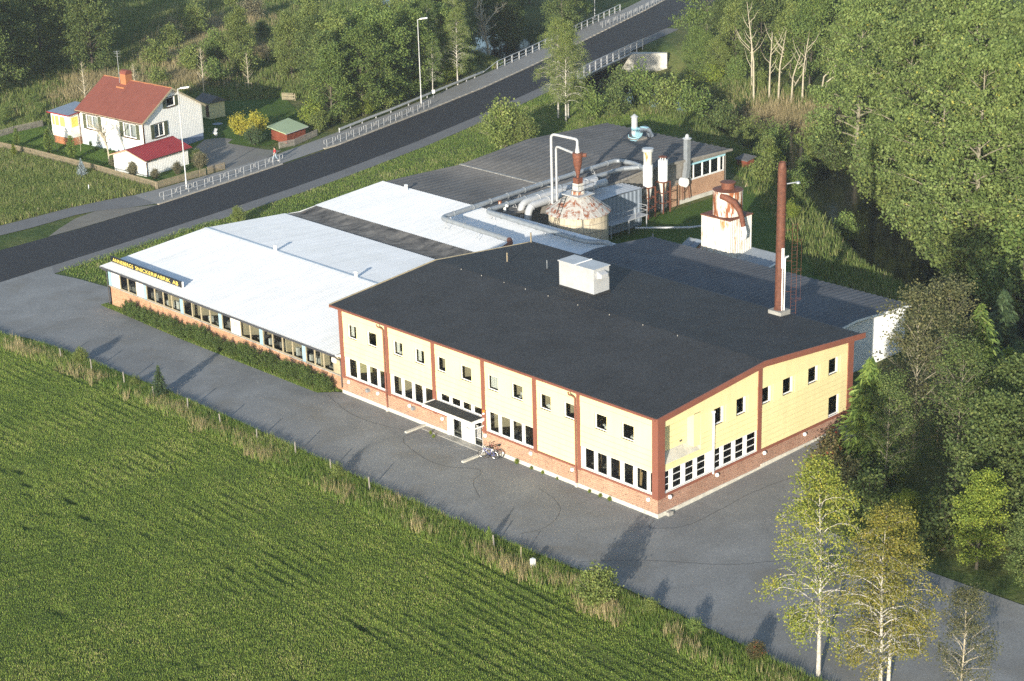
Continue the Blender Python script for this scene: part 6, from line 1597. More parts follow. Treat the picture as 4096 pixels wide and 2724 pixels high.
def bare(seed, H, R, n1, up_, levels=3, tr=.09):
    rng = np.random.RandomState(seed); wood = MB()
    def rec(p, d, L, r, lv):
        pts = [p]; dd = d
        for s in range(3):
            dd = dd+rng.normal(size=3)*.10; dd = dd/np.linalg.norm(dd); pts.append(pts[-1]+dd*L/3)
        wood.tube([tuple(q) for q in pts], [r, r*.8, r*.6, r*.4], 5 if lv > 1 else 3, False)
        if lv == 0: return
        for k in range(n1 if lv == levels else 4):
            s = rng.uniform(.3, 1.0); f = s*3; i = min(int(f), 2); b = pts[i]+(pts[i+1]-pts[i])*(f-i)
            nd = dd*rng.uniform(.3, .9)+rng.normal(size=3)*.55; nd[2] = abs(nd[2])*.6+up_; nd /= np.linalg.norm(nd)
            rec(b, nd, L*rng.uniform(.42, .62), r*.5, lv-1)
    rec(np.zeros(3), np.array([0, 0, 1.0]), H*.62, tr, levels)
    return wood
proto('bare', bare(71, 6, 2.5, 12, .35, 3, .13), None, None, None, 'bark_bare', None)
proto('bare', bare(72, 9, 2, 12, .45, 3, .08), None, None, None, 'bark_bare', None)
def sapling(seed):
    rng = np.random.RandomState(seed); wood = MB()
    wood.tube([(0, 0, 0), (.05, 0, 3.5), (0, .05, 7)], [.10, .07, .02], 6)
    for k in range(26):
        z = 1.6+k*.2; a = k*2.4; L = 1.3*(1-(z-1.6)/7)*rng.uniform(.6, 1.2); e = .75
        p = (.03, .02, z); q = (L*.5*math.cos(a), L*.5*math.sin(a), z+L*.45); r_ = (L*math.cos(a), L*math.sin(a), z+L*1.0); wood.tube([p, q, r_], [.035, .024, .008], 3, False)
    return wood
proto('sapling', sapling(81), None, None, None, 'bark_bare', None)
proto('sapling', sapling(82), None, None, None, 'bark_bare', None)

# ------------------------------------------------------------------ foreground right
place('birch', 0, 21.1, -9.4, 1.03, 'yellow green birch with white trunk, left one of the foreground pair', name='birch_tree', bark='bark_white', leafm='lf_birch')
place('birch', 1, 25.3, -9.2, .94, 'golden birch with forked pale limbs, right one of the foreground pair', name='birch_tree', leafm='lf_birchgold', sz=.93)
place('birch', 2, 24.6, -7.4, .86, 'slender golden birch half hidden behind the foreground pair', name='birch_tree', leafm='lf_birchgold')
place('sparse', 0, 28.3, -5.6, .50, 'small dark young tree at the bottom right corner', name='young_tree', leafm='lf_brown', bark='bark_bare')
place('willow', 0, 5.8, -12.2, 1.0, 'bushy grey green willow standing alone in the field verge', 'shrub', 'willow_bush')
place('spruce', 0, -45.6, -10.7, .98, 'small dark spruce in the verge beside a wooden post', name='spruce_tree')
place('spruce', 0, -5.7, -10.7, .45, 'tiny spruce sapling in the verge near the white marker', name='spruce_tree', leafm='lf_conifer')
place('shrub', 1, -21.8, -11.0, .42, 'low green bush in the verge opposite the entrance', 'shrub', 'verge_bush', leafm='lf_olive')
place('willow', 1, -58.2, -10.6, .5, 'low willow tuft in the verge at the left end of the yard', 'shrub', 'verge_bush')
place('willow', 0, 17.2, -10.4, .45, 'low reddish bush in the verge left of the birches', 'shrub', 'verge_bush', leafm='lf_red')
place('shrub', 2, -49.6, -10.6, .34, 'small leafy tuft in the verge left of the little spruce', 'shrub', 'verge_bush', leafm='lf_olive')
place('shrub', 3, 8.8, -10.4, .36, 'low leafy bush in the verge right of the willow', 'shrub', 'verge_bush', leafm='lf_olive')
place('shrub', 0, 12.6, -10.6, .40, 'low bushy plant in the verge halfway to the birches', 'shrub', 'verge_bush', leafm='lf_green')
# right-hand belt by the gable
place('cypress', 0, 6.9, 14.6, .95, 'feathery light green cypress in front of the gable end', name='cypress_tree')
place('shrub', 0, 3.6, 15.4, .95, 'reddish berry bush at the foot of the gable', 'shrub', 'berry_bush', leafm='lf_red')
place('shrub', 1, 5.4, 12.4, 1.15, 'dark reddish bush by the yard edge below the cypress', 'shrub', 'berry_bush', leafm='lf_red')
place('sparse', 0, 7.2, 20.0, .95, 'tall sparse dark tree right beside the cypress', leafm='lf_brown', bark='bark_pale')
place('sparse', 1, 7.0, 23.4, .92, 'tall sparse dark tree in the middle of the right belt', leafm='lf_brown', bark='bark_pale')
place('sparse', 0, 12.5, 17.5, .8, 'dark rounded tree behind the right yard edge', leafm='lf_dark', rot=2.0)
place('sparse', 1, 9.0, 14.0, .62, 'dark leafy tree at the corner of the yard', leafm='lf_dark', rot=1.0)
place('cypress', 1, 8.1, 26.5, 1.06, 'light green cypress behind the sparse dark trees', name='cypress_tree')
place('thuja', 0, 9.2, 29.0, 2.2, 'yellow green thuja right of the rear cypress', name='thuja_tree')
place('cypress', 0, 3.6, 37.0, .80, 'dark pointed conifer behind the rear cypress', name='conifer_tree', leafm='lf_spruce')
place('broad', 0, 17.6, 13.4, .82, 'broad olive green tree leaning in from the right edge', leafm='lf_dark')
place('broad', 1, 21.5, 14.5, .85, 'olive tree at the right edge above the bright bush', leafm='lf_dark')
place('broad', 2, 15.8, 19.5, .85, 'olive tree in the right belt behind the yard edge', leafm='lf_dark')
place('broad', 3, 21.0, 22.5, .9, 'brownish green tree high on the right edge', leafm='lf_brown')
place('broad', 0, 20.2, 8.4, .56, 'rounded bright green bush at the right yard edge', 'shrub', 'green_bush', leafm='lf_bright')
place('broad', 2, 14.4, 9.0, .30, 'small bright green bush at the yard edge left of the round one', 'shrub', 'green_bush', leafm='lf_bright')
place('shrub', 3, 17.0, 9.2, 1.5, 'dark bush between the two bright green bushes', 'shrub', 'dark_bush', leafm='lf_dark')
place('broad', 1, 24.0, 8.6, .48, 'dark bush at the right edge below the olive trees', 'shrub', 'dark_bush', leafm='lf_dark')
place('shrub', 0, 11.0, 9.6, 1.3, 'dark bush left of the small bright bush at the yard corner', 'shrub', 'dark_bush', leafm='lf_dark', rot=1.2)
place('broad', 2, 27.8, 8.2, .45, 'dark bush at the far right end of the hedge line', 'shrub', 'dark_bush', leafm='lf_dark')
place('shrub', 3, 8.2, 10.4, 1.2, 'brownish bush next to the yard corner', 'shrub', 'dark_bush', leafm='lf_brown')

# ------------------------------------------------------------------ big poplars across the river
POP = [(-38.5, 83.5, 1.02, 0), (-28.0, 74.8, .95, 1), (-20.0, 69.8, 1.0, 2), (-30.0, 84.0, 1.12, 1), (-18.5, 79.5, 1.12, 0), (-9.5, 68.0, .90, 1), (-41.0, 95.0, 1.15, 2), (-27.0, 97.0, 1.20, 0), (-54.0, 96.0, .95, 1), (-13.0, 90.0, 1.1, 2)]
PLB = ['poplar with bright crown right behind the brick annex yard', 'low spreading poplar behind the rusty chimney', 'wide low poplar overhanging the dark river bank', 'tall poplar in the middle of the right wood', 'tall poplar with pale forked limbs at right', 'poplar nearest the right edge by the river', 'tallest poplar at the top of the wood', 'tall poplar at the top right of the wood', 'poplar beside the dead pale trunks', 'poplar at the far right back of the wood']
for (x, y, s, v), lb in zip(POP, PLB): place('poplar', v, x, y, s, lb, name='poplar_tree', group='poplars across the river')
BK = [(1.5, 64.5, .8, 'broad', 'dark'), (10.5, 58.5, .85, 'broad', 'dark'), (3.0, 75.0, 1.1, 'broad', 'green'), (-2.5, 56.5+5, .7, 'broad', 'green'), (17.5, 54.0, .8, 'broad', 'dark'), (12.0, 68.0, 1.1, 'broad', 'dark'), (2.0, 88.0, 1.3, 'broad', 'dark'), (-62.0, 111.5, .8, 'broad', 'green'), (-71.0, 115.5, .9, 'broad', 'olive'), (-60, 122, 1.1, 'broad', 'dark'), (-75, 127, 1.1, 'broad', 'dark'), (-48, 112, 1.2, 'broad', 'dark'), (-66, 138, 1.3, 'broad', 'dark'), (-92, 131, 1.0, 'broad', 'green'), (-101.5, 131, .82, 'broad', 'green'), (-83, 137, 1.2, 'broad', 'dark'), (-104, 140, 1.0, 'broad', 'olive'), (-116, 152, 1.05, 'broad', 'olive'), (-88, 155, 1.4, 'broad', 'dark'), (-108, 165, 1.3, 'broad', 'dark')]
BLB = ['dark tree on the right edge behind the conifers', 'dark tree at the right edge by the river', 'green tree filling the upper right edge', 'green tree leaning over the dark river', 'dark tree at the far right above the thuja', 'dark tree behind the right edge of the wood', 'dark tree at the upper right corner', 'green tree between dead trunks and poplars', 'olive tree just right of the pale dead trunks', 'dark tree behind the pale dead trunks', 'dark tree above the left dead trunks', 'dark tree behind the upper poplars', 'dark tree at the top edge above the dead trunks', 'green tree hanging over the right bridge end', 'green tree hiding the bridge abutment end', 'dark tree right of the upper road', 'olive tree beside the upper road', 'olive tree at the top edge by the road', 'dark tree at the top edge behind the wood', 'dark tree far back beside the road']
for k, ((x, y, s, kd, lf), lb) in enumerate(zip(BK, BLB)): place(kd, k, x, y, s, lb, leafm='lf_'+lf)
# fill of the wood behind and under the big trees
rf_ = random.Random(55)
FW = [(-100, 124.5), (-95, 122), (-89, 120.5), (-84, 121), (-79, 119), (-73, 121), (-67, 118), (-97, 137), (-110, 133), (-112, 145), (-99, 149), (-92, 143), (-80, 146), (-72, 148), (-62, 132), (-54, 124), (-46, 120), (-122, 160), (-125, 172), (-112, 176), (-96, 170), (-80, 165), (-66, 156), (-52, 142), (-40, 128), (-30, 112), (-20, 106), (-8, 100), (4, 100), (-52, 106), (-58, 103)]
for k, (x, y) in enumerate(FW):
    place('broad', k, x, y, rf_.uniform(.75, 1.15), f'wood tree beyond the river, {ORD[k % 12]} of the {["front", "middle", "back"][k//12]} rows', leafm=rf_.choice(['lf_green', 'lf_dark', 'lf_olive', 'lf_green']), group='wood beyond the river')
FS = [(-55, 92.5), (-49, 94), (-44, 90), (-40, 86), (-36, 81), (-33, 78), (-28, 75), (-24, 73), (-18, 69.5), (-13, 66), (-8, 63.5), (-3, 64), (-60, 95.5), (-65, 111), (-15, 73), (-26, 80)]
for k, (x, y) in enumerate(FS):
    place('shrub', k, x, y, rf_.uniform(1.5, 2.4), f'undergrowth bush on the far river bank, {ORD[k]} from the annex side' if k < 12 else f'undergrowth bush below the poplars, {ORD[k-12]} of the inner row', 'shrub', 'bank_bush', leafm=rf_.choice(['lf_green', 'lf_dark', 'lf_olive']), group='undergrowth on the far bank')
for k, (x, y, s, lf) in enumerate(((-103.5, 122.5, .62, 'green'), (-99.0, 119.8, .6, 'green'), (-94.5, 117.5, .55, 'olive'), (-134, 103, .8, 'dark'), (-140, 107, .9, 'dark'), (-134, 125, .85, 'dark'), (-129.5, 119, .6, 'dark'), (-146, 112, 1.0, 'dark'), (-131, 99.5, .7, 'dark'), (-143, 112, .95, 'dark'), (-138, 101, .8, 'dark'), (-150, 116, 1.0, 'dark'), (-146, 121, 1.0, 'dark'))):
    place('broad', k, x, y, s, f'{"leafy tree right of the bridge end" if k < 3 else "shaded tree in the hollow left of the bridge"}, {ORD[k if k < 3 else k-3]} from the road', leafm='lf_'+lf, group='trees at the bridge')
for k, (x, y) in enumerate(((-45.5, 88), (-42.2, 85), (-38.8, 82), (-35.2, 79), (-31.8, 76), (-28.4, 73.3), (-25.2, 70.6), (-22.0, 68.0), (-18.6, 65.6), (-15.2, 63.8), (-11.8, 62), (-8.2, 60.4))):
    place('shrub', k, x, y, rf_.uniform(1.7, 2.3), f'leafy bank bush below the poplar crowns, {ORD[k]} from the annex', 'shrub', 'bank_bush', leafm=rf_.choice(['lf_poplar', 'lf_green', 'lf_olive']), group='leafy bushes below the poplars')
# dead pale trunks by the river
DT = [(-82.5, 111, 11, -.8), (-80.6, 112, 9, .3), (-78.6, 111.5, 10, .9), (-76.6, 111.8, 7, 1.2), (-75.2, 112.4, 8.5, .6), (-72.4, 112.6, 6.5, 3.6), (-71.6, 112.2, 5.5, 3.8), (-84.5, 113, 12, -.9)]
for k, (x, y, h, l_) in enumerate(DT):
    rg = random.Random(100+k); z = hz(x, y)
    o = thing('dead_tree', (x, y, z), f'pale bare dead trunk by the river, {ORD[k]} of the leafless group', 'tree', 'dead trunks by the river')
    p = [(x, y, z-.4), (x+.25*l_*.5, y+.2*l_*.3, z+h*.5), (x+l_, y+l_*.3, z+h)]
    mb = MB(); mb.tube(p, [.15, .10, .025], 7)
    for j in range(7):
        t = rg.uniform(.35, .9); b = Vector(p[0]).lerp(Vector(p[2]), t); a = rg.uniform(0, 6.28); L = rg.uniform(1, 2.8)
        mb.tube([b, b+Vector((math.cos(a)*L*.5, math.sin(a)*L*.5, L*.5)), b+Vector((math.cos(a)*L*.8, math.sin(a)*L*.8, L*1.1))], [.05, .035, .008], 4, False)
    mb.build('trunk', M['bark_bare'], o, True)
# shrubs along the river and around the annex
SB = [(-58.5, 84.5, 1.3, 'olive', 'round bush left of the brick annex back corner'), (-50.2, 73.5, 1.25, 'olive', 'tall leafy bush right of the brick annex'), (-47.5, 76.5, .9, 'dark', 'dark bush behind the annex bush'), (-62.5, 91.0, 1.4, 'green', 'leafy bush on the near river bank'), (-68.0, 91.0, 1.1, 'olive', 'bush on the bank left of the red hut'), (-56.0, 88.5, 1.0, 'green', 'bush on the bank behind the red hut'), (-44.5, 71.5, 1.0, 'green', 'bush at the edge of the mown plot'), (-71, 95.2, .8, 'olive', 'low bush at the bank top above the grey roof'), (-53.5, 79.0, .9, 'bright', 'bright leafy bush beside the red hut'), (-98.5, 116.0, 1.0, 'bright', 'bright bush below the bridge abutment'), (-93.5, 115.5, 1.2, 'bright', 'bright bush on the far bank right of the abutment'), (-88.5, 114.5, 1.2, 'green', 'green bush on the far bank below the dead trunks'), (-36.0, 72.0-2, 1.2, 'green', 'low bush under the poplars by the plot'), (-38.5, 63.5, .7, 'bright', 'bright small bush left of the tall chimney'), (-83.5, 113.5, .9, 'olive', 'olive bush under the dead trunks'), (-69, 112, 1.1, 'green', 'green bush right of the dead trunks')]
for k, (x, y, s, lf, lb) in enumerate(SB): place('shrub', k, x, y, s, lb, 'shrub', 'bank_bush', leafm='lf_'+lf)
for k, (x, y, s, lf) in enumerate(((-94, 95.5, 1.9, 'dark'), (-89.5, 95.5, 2.1, 'green'), (-85, 96, 2.0, 'olive'), (-80.5, 96, 1.8, 'green'), (-76, 96.2, 1.6, 'dark'), (-71, 96.5, 1.5, 'olive'), (-66, 95, 1.6, 'green'), (-98.5, 99.5, 1.3, 'dark'))):
    place('shrub', k, x, y, s, f'bush on the near river bank by the bridge, {ORD[k]} from the left' if k < 7 else 'dark bush right under the near bridge end', 'shrub', 'bank_bush', leafm='lf_'+lf, group='bushes on the near bank')
for k in range(16):
    y = 60+k*2.25; x = float(np.interp(y, [p[1] for p in PV1], [p[0] for p in PV1]))-2.2-rf_.uniform(0, 1.2)
    place('shrub', k, x, y, rf_.uniform(.6, 1.15), f'roadside bush behind the guard rail, {ORD[k]} from the house' if k < 12 else f'roadside bush near the bridge railing, {ORD[k-12]} of four', 'shrub', 'roadside_bush', leafm=rf_.choice(['lf_green', 'lf_olive', 'lf_green', 'lf_bright']), group='roadside bushes behind the rail')
# riverside birch clump beside the road
for k, (x, y, s, r_) in enumerate(((-92.0, 82.2, .98, .3), (-90.9, 83.0, .95, 2.2), (-89.9, 81.5, .88, 4.0))):
    place('birch', k, x, y, s, ('left stem of the roadside birch clump beside the bridge', 'middle stem of the roadside birch clump beside the bridge', 'right stem of the roadside birch clump beside the bridge')[k], name='birch_tree', leafm='lf_olive', rot=r_, sz=s*1.02)
place('shrub', 1, -88.2, 84.6, 1.5, 'green bush right of the roadside birch clump', 'shrub', 'roadside_bush', leafm='lf_green')
place('shrub', 3, -87.0, 87.5, 1.4, 'dark bush behind the roadside birch clump', 'shrub', 'roadside_bush', leafm='lf_dark')
place('willow', 0, -85.8, 66.3, 2.05, 'big conical bush between road and grey roof', 'shrub', 'roadside_bush', leafm='lf_olive', sz=2.1)
place('willow', 1, -83.6, 67.5, 1.5, 'lower side bush right of the big conical bush', 'shrub', 'roadside_bush', leafm='lf_olive')
place('willow', 1, -83.6, 24.4, .68, 'small round bush at the road edge left of the white roof', 'shrub', 'roadside_bush', leafm='lf_olive')

# ------------------------------------------------------------------ roadside wood behind the pavement
RW = [(-112.6, 60.5, .85, 'broad', 'green'), (-113.5, 66.5, 1.0, 'broad', 'green'), (-116.5, 63.0, .95, 'broad', 'dark'), (-116.0, 72.0, 1.05, 'broad', 'green'), (-121.0, 69.0, 1.0, 'broad', 'olive'), (-118.5, 79.5, 1.0, 'broad', 'green'), (-124.0, 76.0, 1.05, 'broad', 'green'), (-127.5, 70.5, .9, 'broad', 'dark'), (-126.0, 84.0, .95, 'broad', 'olive'), (-133.0, 79.0, .9, 'broad', 'green'), (-121.5, 88.5, .92, 'broad', 'green'), (-139.0, 74.0, .8, 'broad', 'olive'), (-131.0, 92.5, .9, 'broad', 'green'), (-147, 84, .8, 'broad', 'olive'), (-141, 95, .9, 'broad', 'olive'), (-155, 76, .7, 'broad', 'olive'), (-138, 132, .85, 'broad', 'green'), (-144, 138, .95, 'broad', 'green'), (-148, 126, 1.0, 'broad', 'dark'), (-157, 140, 1.0, 'broad', 'dark'), (-152, 152, .9, 'broad', 'green'), (-141, 119, .95, 'broad', 'dark')]
RLB = ['leafy tree next to the pale green roofed outbuilding', 'dense green tree above the hoop railing', 'dark green tree behind the outbuilding tree', 'dense green tree left of the middle street lamp', 'olive tree behind the dense roadside trees', 'green tree right of the middle street lamp', 'green tree in the second row behind the lamp', 'dark tree beside the far garden fence', 'olive tree in the back row of the roadside wood', 'green tree at the back of the roadside wood', 'green tree near the start of the guard rail', 'olive tree at the top behind the back lawn', 'green tree at the top edge left of the dark hollow', 'olive tree at the top left of the roadside wood', 'olive tree at the top edge of the roadside wood', 'small olive tree in the meadow behind the saplings', 'green tree behind the left bridge railing', 'green tree beside the far street lamp', 'dark tree in the hollow left of the bridge', 'dark tree at the top edge behind the bridge', 'green tree at the top edge by the far pavement', 'dark tree at the near end of the hollow']
for k, ((x, y, s, kd, lf), lb) in enumerate(zip(RW, RLB)): place(kd, k, x, y, s, lb, leafm='lf_'+lf)
for k, (x, y, s, lb) in enumerate(((-117.4, 87.2, .80, 'birch with white trunk right behind the guard rail'), (-119.6, 84.0, .88, 'birch between lamp and guard rail'), (-123.0, 92.0, .95, 'tall birch at the edge of the dark hollow'), (-116.2, 81.4, .6, 'small birch just right of the middle street lamp'), (-127.6, 96.0, .9, 'birch at the top edge above the guard rail'))):
    place('birch', k, x, y, s, lb, name='birch_tree', leafm='lf_green' if k % 2 else 'lf_olive', sz=s*1.05)
place('bare', 0, -133, 108, 2.0, 'big dead pale tree lying over the dark hollow', name='dead_tree')
# garden
place('shrub', 2, -112.9, 57.6, 1.25, 'yellow green rounded bush at the end of the lawn', 'shrub', 'garden_bush', leafm='lf_bright')
place('shrub', 0, -110.6, 56.8, 1.0, 'green bush behind the red outbuilding', 'shrub', 'garden_bush', leafm='lf_olive')
place('shrub', 0, -115.6, 47.9, 1.0, 'bright yellow small tree beside the driveway, left half', name='yellow_tree', leafm='lf_yellow', z=-.25)
place('shrub', 3, -113.9, 49.0, 1.05, 'bright yellow small tree beside the driveway, right half', name='yellow_tree', leafm='lf_yellow', z=-.25)
place('shrub', 1, -111.4, 46.9, .85, 'dark spiky juniper in front of the yellow tree', 'shrub', 'juniper_bush', leafm='lf_spruce')
place('thuja', 0, -134.2, 26.2, .85, 'small upright thuja by the fence, leftmost of three', name='thuja_tree', leafm='lf_conifer')
place('thuja', 1, -127.5, 26.9, 1.15, 'tallest upright thuja by the fence, middle of three', name='thuja_tree', leafm='lf_conifer')
place('thuja', 0, -122.4, 27.2, 1.1, 'upright thuja by the fence, rightmost of three', name='thuja_tree', leafm='lf_conifer', rot=.4)
place('thuja', 1, -129.8, 23.3, .62, 'bright yellow green thuja outside the fence corner', name='thuja_tree', leafm='lf_bright')
place('spruce', 0, -114.9, 24.0, .78, 'small silver blue spruce outside the fence', name='blue_spruce', leafm='lf_silver')
place('bare', 0, -118.4, 30.0, 1.0, 'leafless pale tree beside the garage', name='bare_tree')
place('bare', 1, -128.4, 28.6, .40, 'small leafless tree in front of the porch, nearer the fence', name='bare_tree')
place('bare', 1, -125.8, 30.4, .36, 'small leafless tree in front of the house, nearer the wall', name='bare_tree', rot=2.0)
for k, (x, y, s, lb) in enumerate(((-114.9, 28.9, .62, 'dry heather shrub left of the garage front'), (-110.4, 28.2, .58, 'dry heather shrub before the garage front'), (-107.2, 29.3, .42, 'dry heather shrub at the garage corner'), (-106.7, 32.2, .52, 'dry heather shrub along the garage side'), (-107.0, 35.6, .72, 'dry heather shrub beside the driveway fence'), (-109.4, 36.9, .6, 'dark shrub behind the garage end'))):
    place('willow', k, x, y, s, lb, 'shrub', 'heather_shrub', leafm='lf_heather' if k < 5 else 'lf_dark')
for k, (x, y) in enumerate(((-124.6, 32.6), (-122.9, 32.8), (-121.2, 33.0), (-127.5, 33.5))):
    place('hedge', k, x, y-.6, .42, f'low flower bed shrub along the house foundation, {ORD[k]} from the right', 'shrub', 'bed_shrub', group='low shrubs at the foundation')
# saplings with stakes beyond the garden
SP = [(-147.0, 44.2, .95), (-143.2, 50.0, .85), (-140.5, 59.5, 1.0), (-138.2, 65.6, .8), (-135.5, 77.0, 1.05), (-131.5, 82.0, 1.1), (-128.5, 89.5, .7)]
for k, (x, y, s) in enumerate(SP):
    z = hz(x, y); o = place('sapling', k, x, y, s, f'staked leafless sapling behind the garden, {ORD[k]} from the left', name='sapling_tree', group='staked saplings behind the garden', wname='trunk')
    mb = MB()
    for d in (-.6, .6): mb.tube([(d, 0, 0), (d, 0, 1.5)], .05, 5)
    mb.tube([(-.65, 0, 1.45), (.65, 0, 1.45)], .045, 5); c = link('stake_frame', mb.mesh('stake_frame', M['palewood']), o)
# shrubs and young trees of the meadow at the top left
MS = []
rm = random.Random(21)
ptsm = [(-150, 58), (-153, 66), (-147, 71), (-158, 74), (-144, 64), (-163, 82), (-150, 80), (-168, 90), (-156, 92), (-172, 75), (-162, 66), (-178, 84), (-182, 98), (-170, 104), (-158, 106), (-148, 103), (-190, 90), (-196, 104), (-186, 112), (-174, 118)]
for k, (x, y) in enumerate(ptsm):
    s = rm.uniform(1.0, 1.9); lf = rm.choice(['olive', 'green', 'heather', 'olive'])
    place('willow' if k % 2 else 'shrub', k, x, y, s, f'loose {"olive" if lf != "green" else "green"} bush of the overgrown meadow, {["left", "middle", "right"][k % 3]} group, row {ORD[k//3]}', 'shrub', 'meadow_bush', leafm='lf_'+lf, group='bushes of the overgrown meadow')
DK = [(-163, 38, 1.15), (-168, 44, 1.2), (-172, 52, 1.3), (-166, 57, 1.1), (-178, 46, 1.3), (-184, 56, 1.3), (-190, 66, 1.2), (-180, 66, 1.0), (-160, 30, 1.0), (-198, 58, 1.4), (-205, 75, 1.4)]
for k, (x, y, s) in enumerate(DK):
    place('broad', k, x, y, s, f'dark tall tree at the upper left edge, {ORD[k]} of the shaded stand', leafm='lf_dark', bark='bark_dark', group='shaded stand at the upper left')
HB = [(-146.5, 30.5), (-150, 33.5), (-148.5, 38.0), (-153.5, 39.5), (-145.2, 35.0), (-152, 28)]
for k, (x, y) in enumerate(HB): place('shrub', k, x, y, .62, f'bramble thicket beyond the garden fence, {ORD[k]} from the porch', 'shrub', 'bramble_bush', leafm='lf_green', group='brambles beyond the garden fence')
# trees left of the view whose shadows reach the picture
for k, (x, y, s) in enumerate(((-158, 12, 1.2),)): place('broad', k, x, y, s, f'tall tree standing left of the meadow, {ORD[k]} by the road', leafm='lf_green', group='trees left of the meadow')

# ------------------------------------------------------------------ hedge along the workshop
xh = -66.6; k = 0
while xh < -35.4:
    s = rm.uniform(.74, .98)*(1.1 if k == 0 else 1)
    place('hedge', k, xh, -.62+rm.uniform(-.18, .12), s, f'dark hedge shrub at the workshop wall, {ORD[k-12]} after the twelfth from the sign' if 11 < k < 24 else f'dark hedge shrub at the workshop wall, {ORD[max(0, min(11, k-24))]} of those near the office' if k > 23 else f'dark hedge shrub at the workshop wall, {ORD[k]} from the sign', 'shrub', 'hedge_shrub', group='hedge along the workshop', z=float(hflat(xh, -.6)), sz=s*rm.uniform(1.0, 1.25))
    xh += rm.uniform(.95, 1.25); k += 1

# ------------------------------------------------------------------ grasses
def blades(name, P, h, w_, rng, mat, tall=None, lean=.35, kind='stuff', label=None):
    n = len(P); a = rng.uniform(0, 6.283, n); hh = h*rng.uniform(.5, 1.25, n) if tall is None else tall
    ww = w_*rng.uniform(.7, 1.3, n); b = rng.uniform(0, 6.283, n); ln = lean*hh*rng.uniform(.2, 1.2, n)
    V = np.empty((n, 3, 3)); dx, dy = np.cos(a)*ww*.5, np.sin(a)*ww*.5
    V[:, 0] = P+np.stack([-dx, -dy, np.zeros(n)-.02], 1); V[:, 1] = P+np.stack([dx, dy, np.zeros(n)-.02], 1); V[:, 2] = P+np.stack([np.cos(b)*ln, np.sin(b)*ln, hh], 1)
    return V.reshape(-1, 3)
def patchiness(x, y, sc, seed):
    r = np.random.RandomState(seed); v = np.zeros_like(x)
    for k in range(6): a = r.uniform(0, 6.28); f = sc*r.uniform(.6, 2.2); v += np.sin((x*math.cos(a)+y*math.sin(a))*f+r.uniform(0, 6.28))
    return v/6
def grass(name, n, sampler, h, w_, mat, seed, lean=.35, clump=None, hfun=None, label='grass', hmod=None):
    rng = np.random.RandomState(seed)
    x, y = sampler(n, rng)
    if clump:
        m = len(x)//clump[0]; x = np.repeat(x[:m], clump[0])+rng.normal(size=m*clump[0])*clump[1]; y = np.repeat(y[:m], clump[0])+rng.normal(size=m*clump[0])*clump[1]
    xr, xl = np.interp(y, [p[1] for p in SH], [p[0] for p in SH])+.15, np.interp(y, [p[1] for p in PV1], [p[0] for p in PV1])-.3
    ok = ~((x > xl) & (x < xr) & (y > 24)); x, y = x[ok], y[ok]
    z = (hfun or hground)(x, y)
    pv = patchiness(x, y, 1.1, seed+1)*.6+patchiness(x, y, .28, seed+2)*.8; tall = h*rng.uniform(.55, 1.25, len(x))*(1+.35*pv)
    if hmod is not None: tall = tall*hmod(x, y, rng)
    V = blades(name, np.stack([x, y, z], 1), h, w_, rng, mat, tall, lean)
    rnd = np.clip(.5+.30*pv+rng.normal(size=len(x))*.22, 0, .999)
    o = link(name, np_mesh(name, V, np.arange(len(V)).reshape(-1, 3), M[mat], rnd)); tag(o, label, 'grass', kind='stuff'); return o
def rect(x0, x1, y0, y1):
    return lambda n, r: (r.uniform(x0, x1, n), r.uniform(y0, y1, n))
def inpoly(poly):
    P = np.array(poly); x0, y0 = P.min(0); x1, y1 = P.max(0)
    def f(n, r):
        X_ = np.empty(0); Y_ = np.empty(0)
        while len(X_) < n:
            x = r.uniform(x0, x1, n*2); y = r.uniform(y0, y1, n*2); ins = np.zeros(len(x), bool); j = len(P)-1
            for i in range(len(P)):
                c = ((P[i, 1] > y) != (P[j, 1] > y)) & (x < (P[j, 0]-P[i, 0])*(y-P[i, 1])/(P[j, 1]-P[i, 1]+1e-12)+P[i, 0]); ins ^= c; j = i
            X_ = np.r_[X_, x[ins]]; Y_ = np.r_[Y_, y[ins]]
        return X_[:n], Y_[:n]
    return f
def field_s(n, r):
    out = inpoly([(-80, -14), (-66, -13.0), (-44, -12.2), (-20, -12.9), (0, -12.4), (20, -12.4), (17.5, -17), (-6, -44), (-16, -46.5), (-26, -40), (-75, -17)])(n, r)
    return out
grass('field_grass', 430000, field_s, .105, .045, 'gr_field', 1, .5, hfun=hfield, label='mown green field grass with tractor ruts')
def verge_s(n, r):
    x = r.uniform(-84, 23, n); t = r.beta(1.6, 1.3, n); ye = fedge(x)-.6; yo = np.interp(x, [-84, -71.4, -64, -48, -15, 5, 23], [-15, -11.4, -9.95, -9.45, -9.95, -9.15, -9.7]); return x, ye+(yo-ye)*t
grass('verge_grass', 75000, verge_s, .42, .05, 'gr_verge', 2, .35, clump=(9, .14), hfun=hflat, label='tall rough grass along the field verge', hmod=lambda x, y, r: np.where(y > -9.8, .45, 1.0))
grass('verge_straw', 6500, lambda n, r: (lambda c: (c+r.normal(size=n)*.9, -11.9+.5*np.sin(c*.7)+r.normal(size=n)*.45))(np.random.RandomState(77).uniform(-70, 22, 46)[r.randint(0, 46, n)]), .75, .035, 'gr_straw', 3, .3, clump=(8, .12), hfun=hflat, label='pale dry grass stalks along the field verge')
ROADBANK = [(-84.0, 2.6), (-85.2, 8), (-85.8, 14), (-86.8, 21), (-88.4, 32), (-90.8, 45), (-94.5, 59), (-98.6, 74), (-104.6, 91.5), (-107, 98), (-96, 99), (-84, 97), (-74, 94), (-72, 70), (-71.6, 3.6), (-80, 2.6)]
grass('bank_grass', 130000, inpoly(ROADBANK), .20, .06, 'gr_verge', 5, .4, clump=(6, .2), label='rough green grass between road and works')
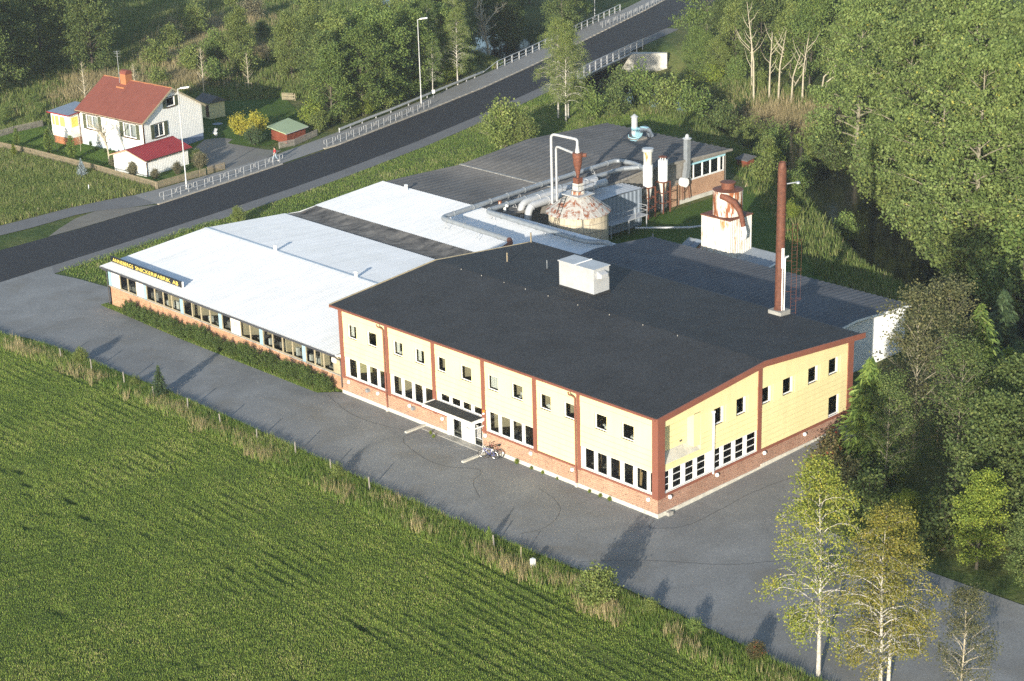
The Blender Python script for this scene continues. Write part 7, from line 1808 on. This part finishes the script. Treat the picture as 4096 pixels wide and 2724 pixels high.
MEADOW = [(-103.8, -2), (-104.1, 15), (-103.6, 21), (-103.0, 26.4), (-115.3, 26.0), (-129, 24.9), (-137, 23.8), (-142, 27), (-142.3, 34), (-146, 45), (-152, 40), (-150, 15), (-130, -2)]
grass('meadow_grass', 120000, inpoly(MEADOW), .48, .08, 'gr_meadow', 6, .45, clump=(8, .28), label='tall rough meadow grass below the garden fence')
FARM = [(-139, 36), (-137, 57), (-130, 67), (-124, 70), (-128, 100), (-150, 112), (-205, 130), (-235, 80), (-200, 50), (-165, 32)]
grass('reed_meadow', 150000, inpoly(FARM), .95, .16, 'gr_meadow', 7, .35, clump=(8, .45), label='overgrown meadow behind the garden')
grass('reed_straw', 60000, lambda n, r: (lambda c, i: (c[i, 0]+r.normal(size=n)*c[i, 2], c[i, 1]+r.normal(size=n)*c[i, 3]))(np.array([(-152, 50, 3.0, 3.5), (-158, 55, 3.5, 3.0), (-150, 62, 3, 3), (-172, 82, 5, 5), (-182, 92, 5, 4), (-163, 72, 3.5, 3.5), (-76, 108, 3, 1.5), (-66, 107, 2.5, 2.0), (-158, 84, 3, 3)]), r.randint(0, 9, n)), 1.4, .11, 'gr_straw', 8, .3, clump=(8, .25), label='pale dry reeds in the overgrown meadow')
grass('river_grass', 60000, lambda n, r: (lambda i, t, d: (np.array(RIVER)[i, 0]+(np.array(RIVER)[i+1, 0]-np.array(RIVER)[i, 0])*t+d*.35, np.array(RIVER)[i, 1]+(np.array(RIVER)[i+1, 1]-np.array(RIVER)[i, 1])*t+d))(r.randint(2, 9, n), r.uniform(size=n), r.choice([-1, 1], n)*r.uniform(6.0, 12, n)), .8, .12, 'gr_meadow', 9, .4, clump=(8, .3), label='rough grass on the river banks')
LAWN1 = [(-142.2, 28), (-141.8, 34), (-131, 32), (-117, 33), (-115.5, 27.6), (-129, 26.0), (-137.5, 25.4)]
grass('lawn_grass', 45000, inpoly(LAWN1), .06, .06, 'gr_lawn', 10, .5, hfun=lambda x, y: hflat(x, y)+.03, label='short green lawn inside the fence')
HS = [(-71.4, -.5), (-67.4, -.62), (-56.6, -1.17), (-45.6, -1.37), (-36.4, -1.52), (-35.2, .2), (-71.2, .25)]
grass('hedge_grass', 16000, inpoly(HS), .16, .05, 'gr_verge', 11, .4, hfun=hflat, label='short grass strip at the workshop wall')
# weeds at the plinth
for k, (x, y, s) in enumerate(((-13.9, -.28, .30), (-12.4, -.22, .2), (-11.2, -.22, .2), (-9.7, -.2, .16), (-6.4, -.24, .2), (-5.3, -.24, .22), (-4.4, -.24, .24), (-22.9, -.9, .22), (-22.2, -1.2, .2))):
    place('hedge', k, x, y, s, f'small green weed tuft at the plinth or step, {ORD[k]} of the row', 'weed', 'weed_tuft', leafm='lf_bright', group='weed tufts at the plinth', z=.02)

# ------------------------------------------------------------------ thin evening haze
hzb = MB().box(-420, -160, -6.2, 130, 420, 60.0).build('haze', None)
hm, hn, hl, hb_ = new_mat('haze_air'); hn.remove(hb_)
pv = hn.new('ShaderNodeVolumePrincipled'); pv.inputs['Color'].default_value = (.86, .92, 1.0, 1); pv.inputs['Density'].default_value = .00017; pv.inputs['Anisotropy'].default_value = .2
hl.new(pv.outputs[0], hn['Material Output'].inputs['Volume'])
hzb.data.materials.append(hm); tag(hzb, 'thin pale evening haze in the air', 'haze', kind='stuff')
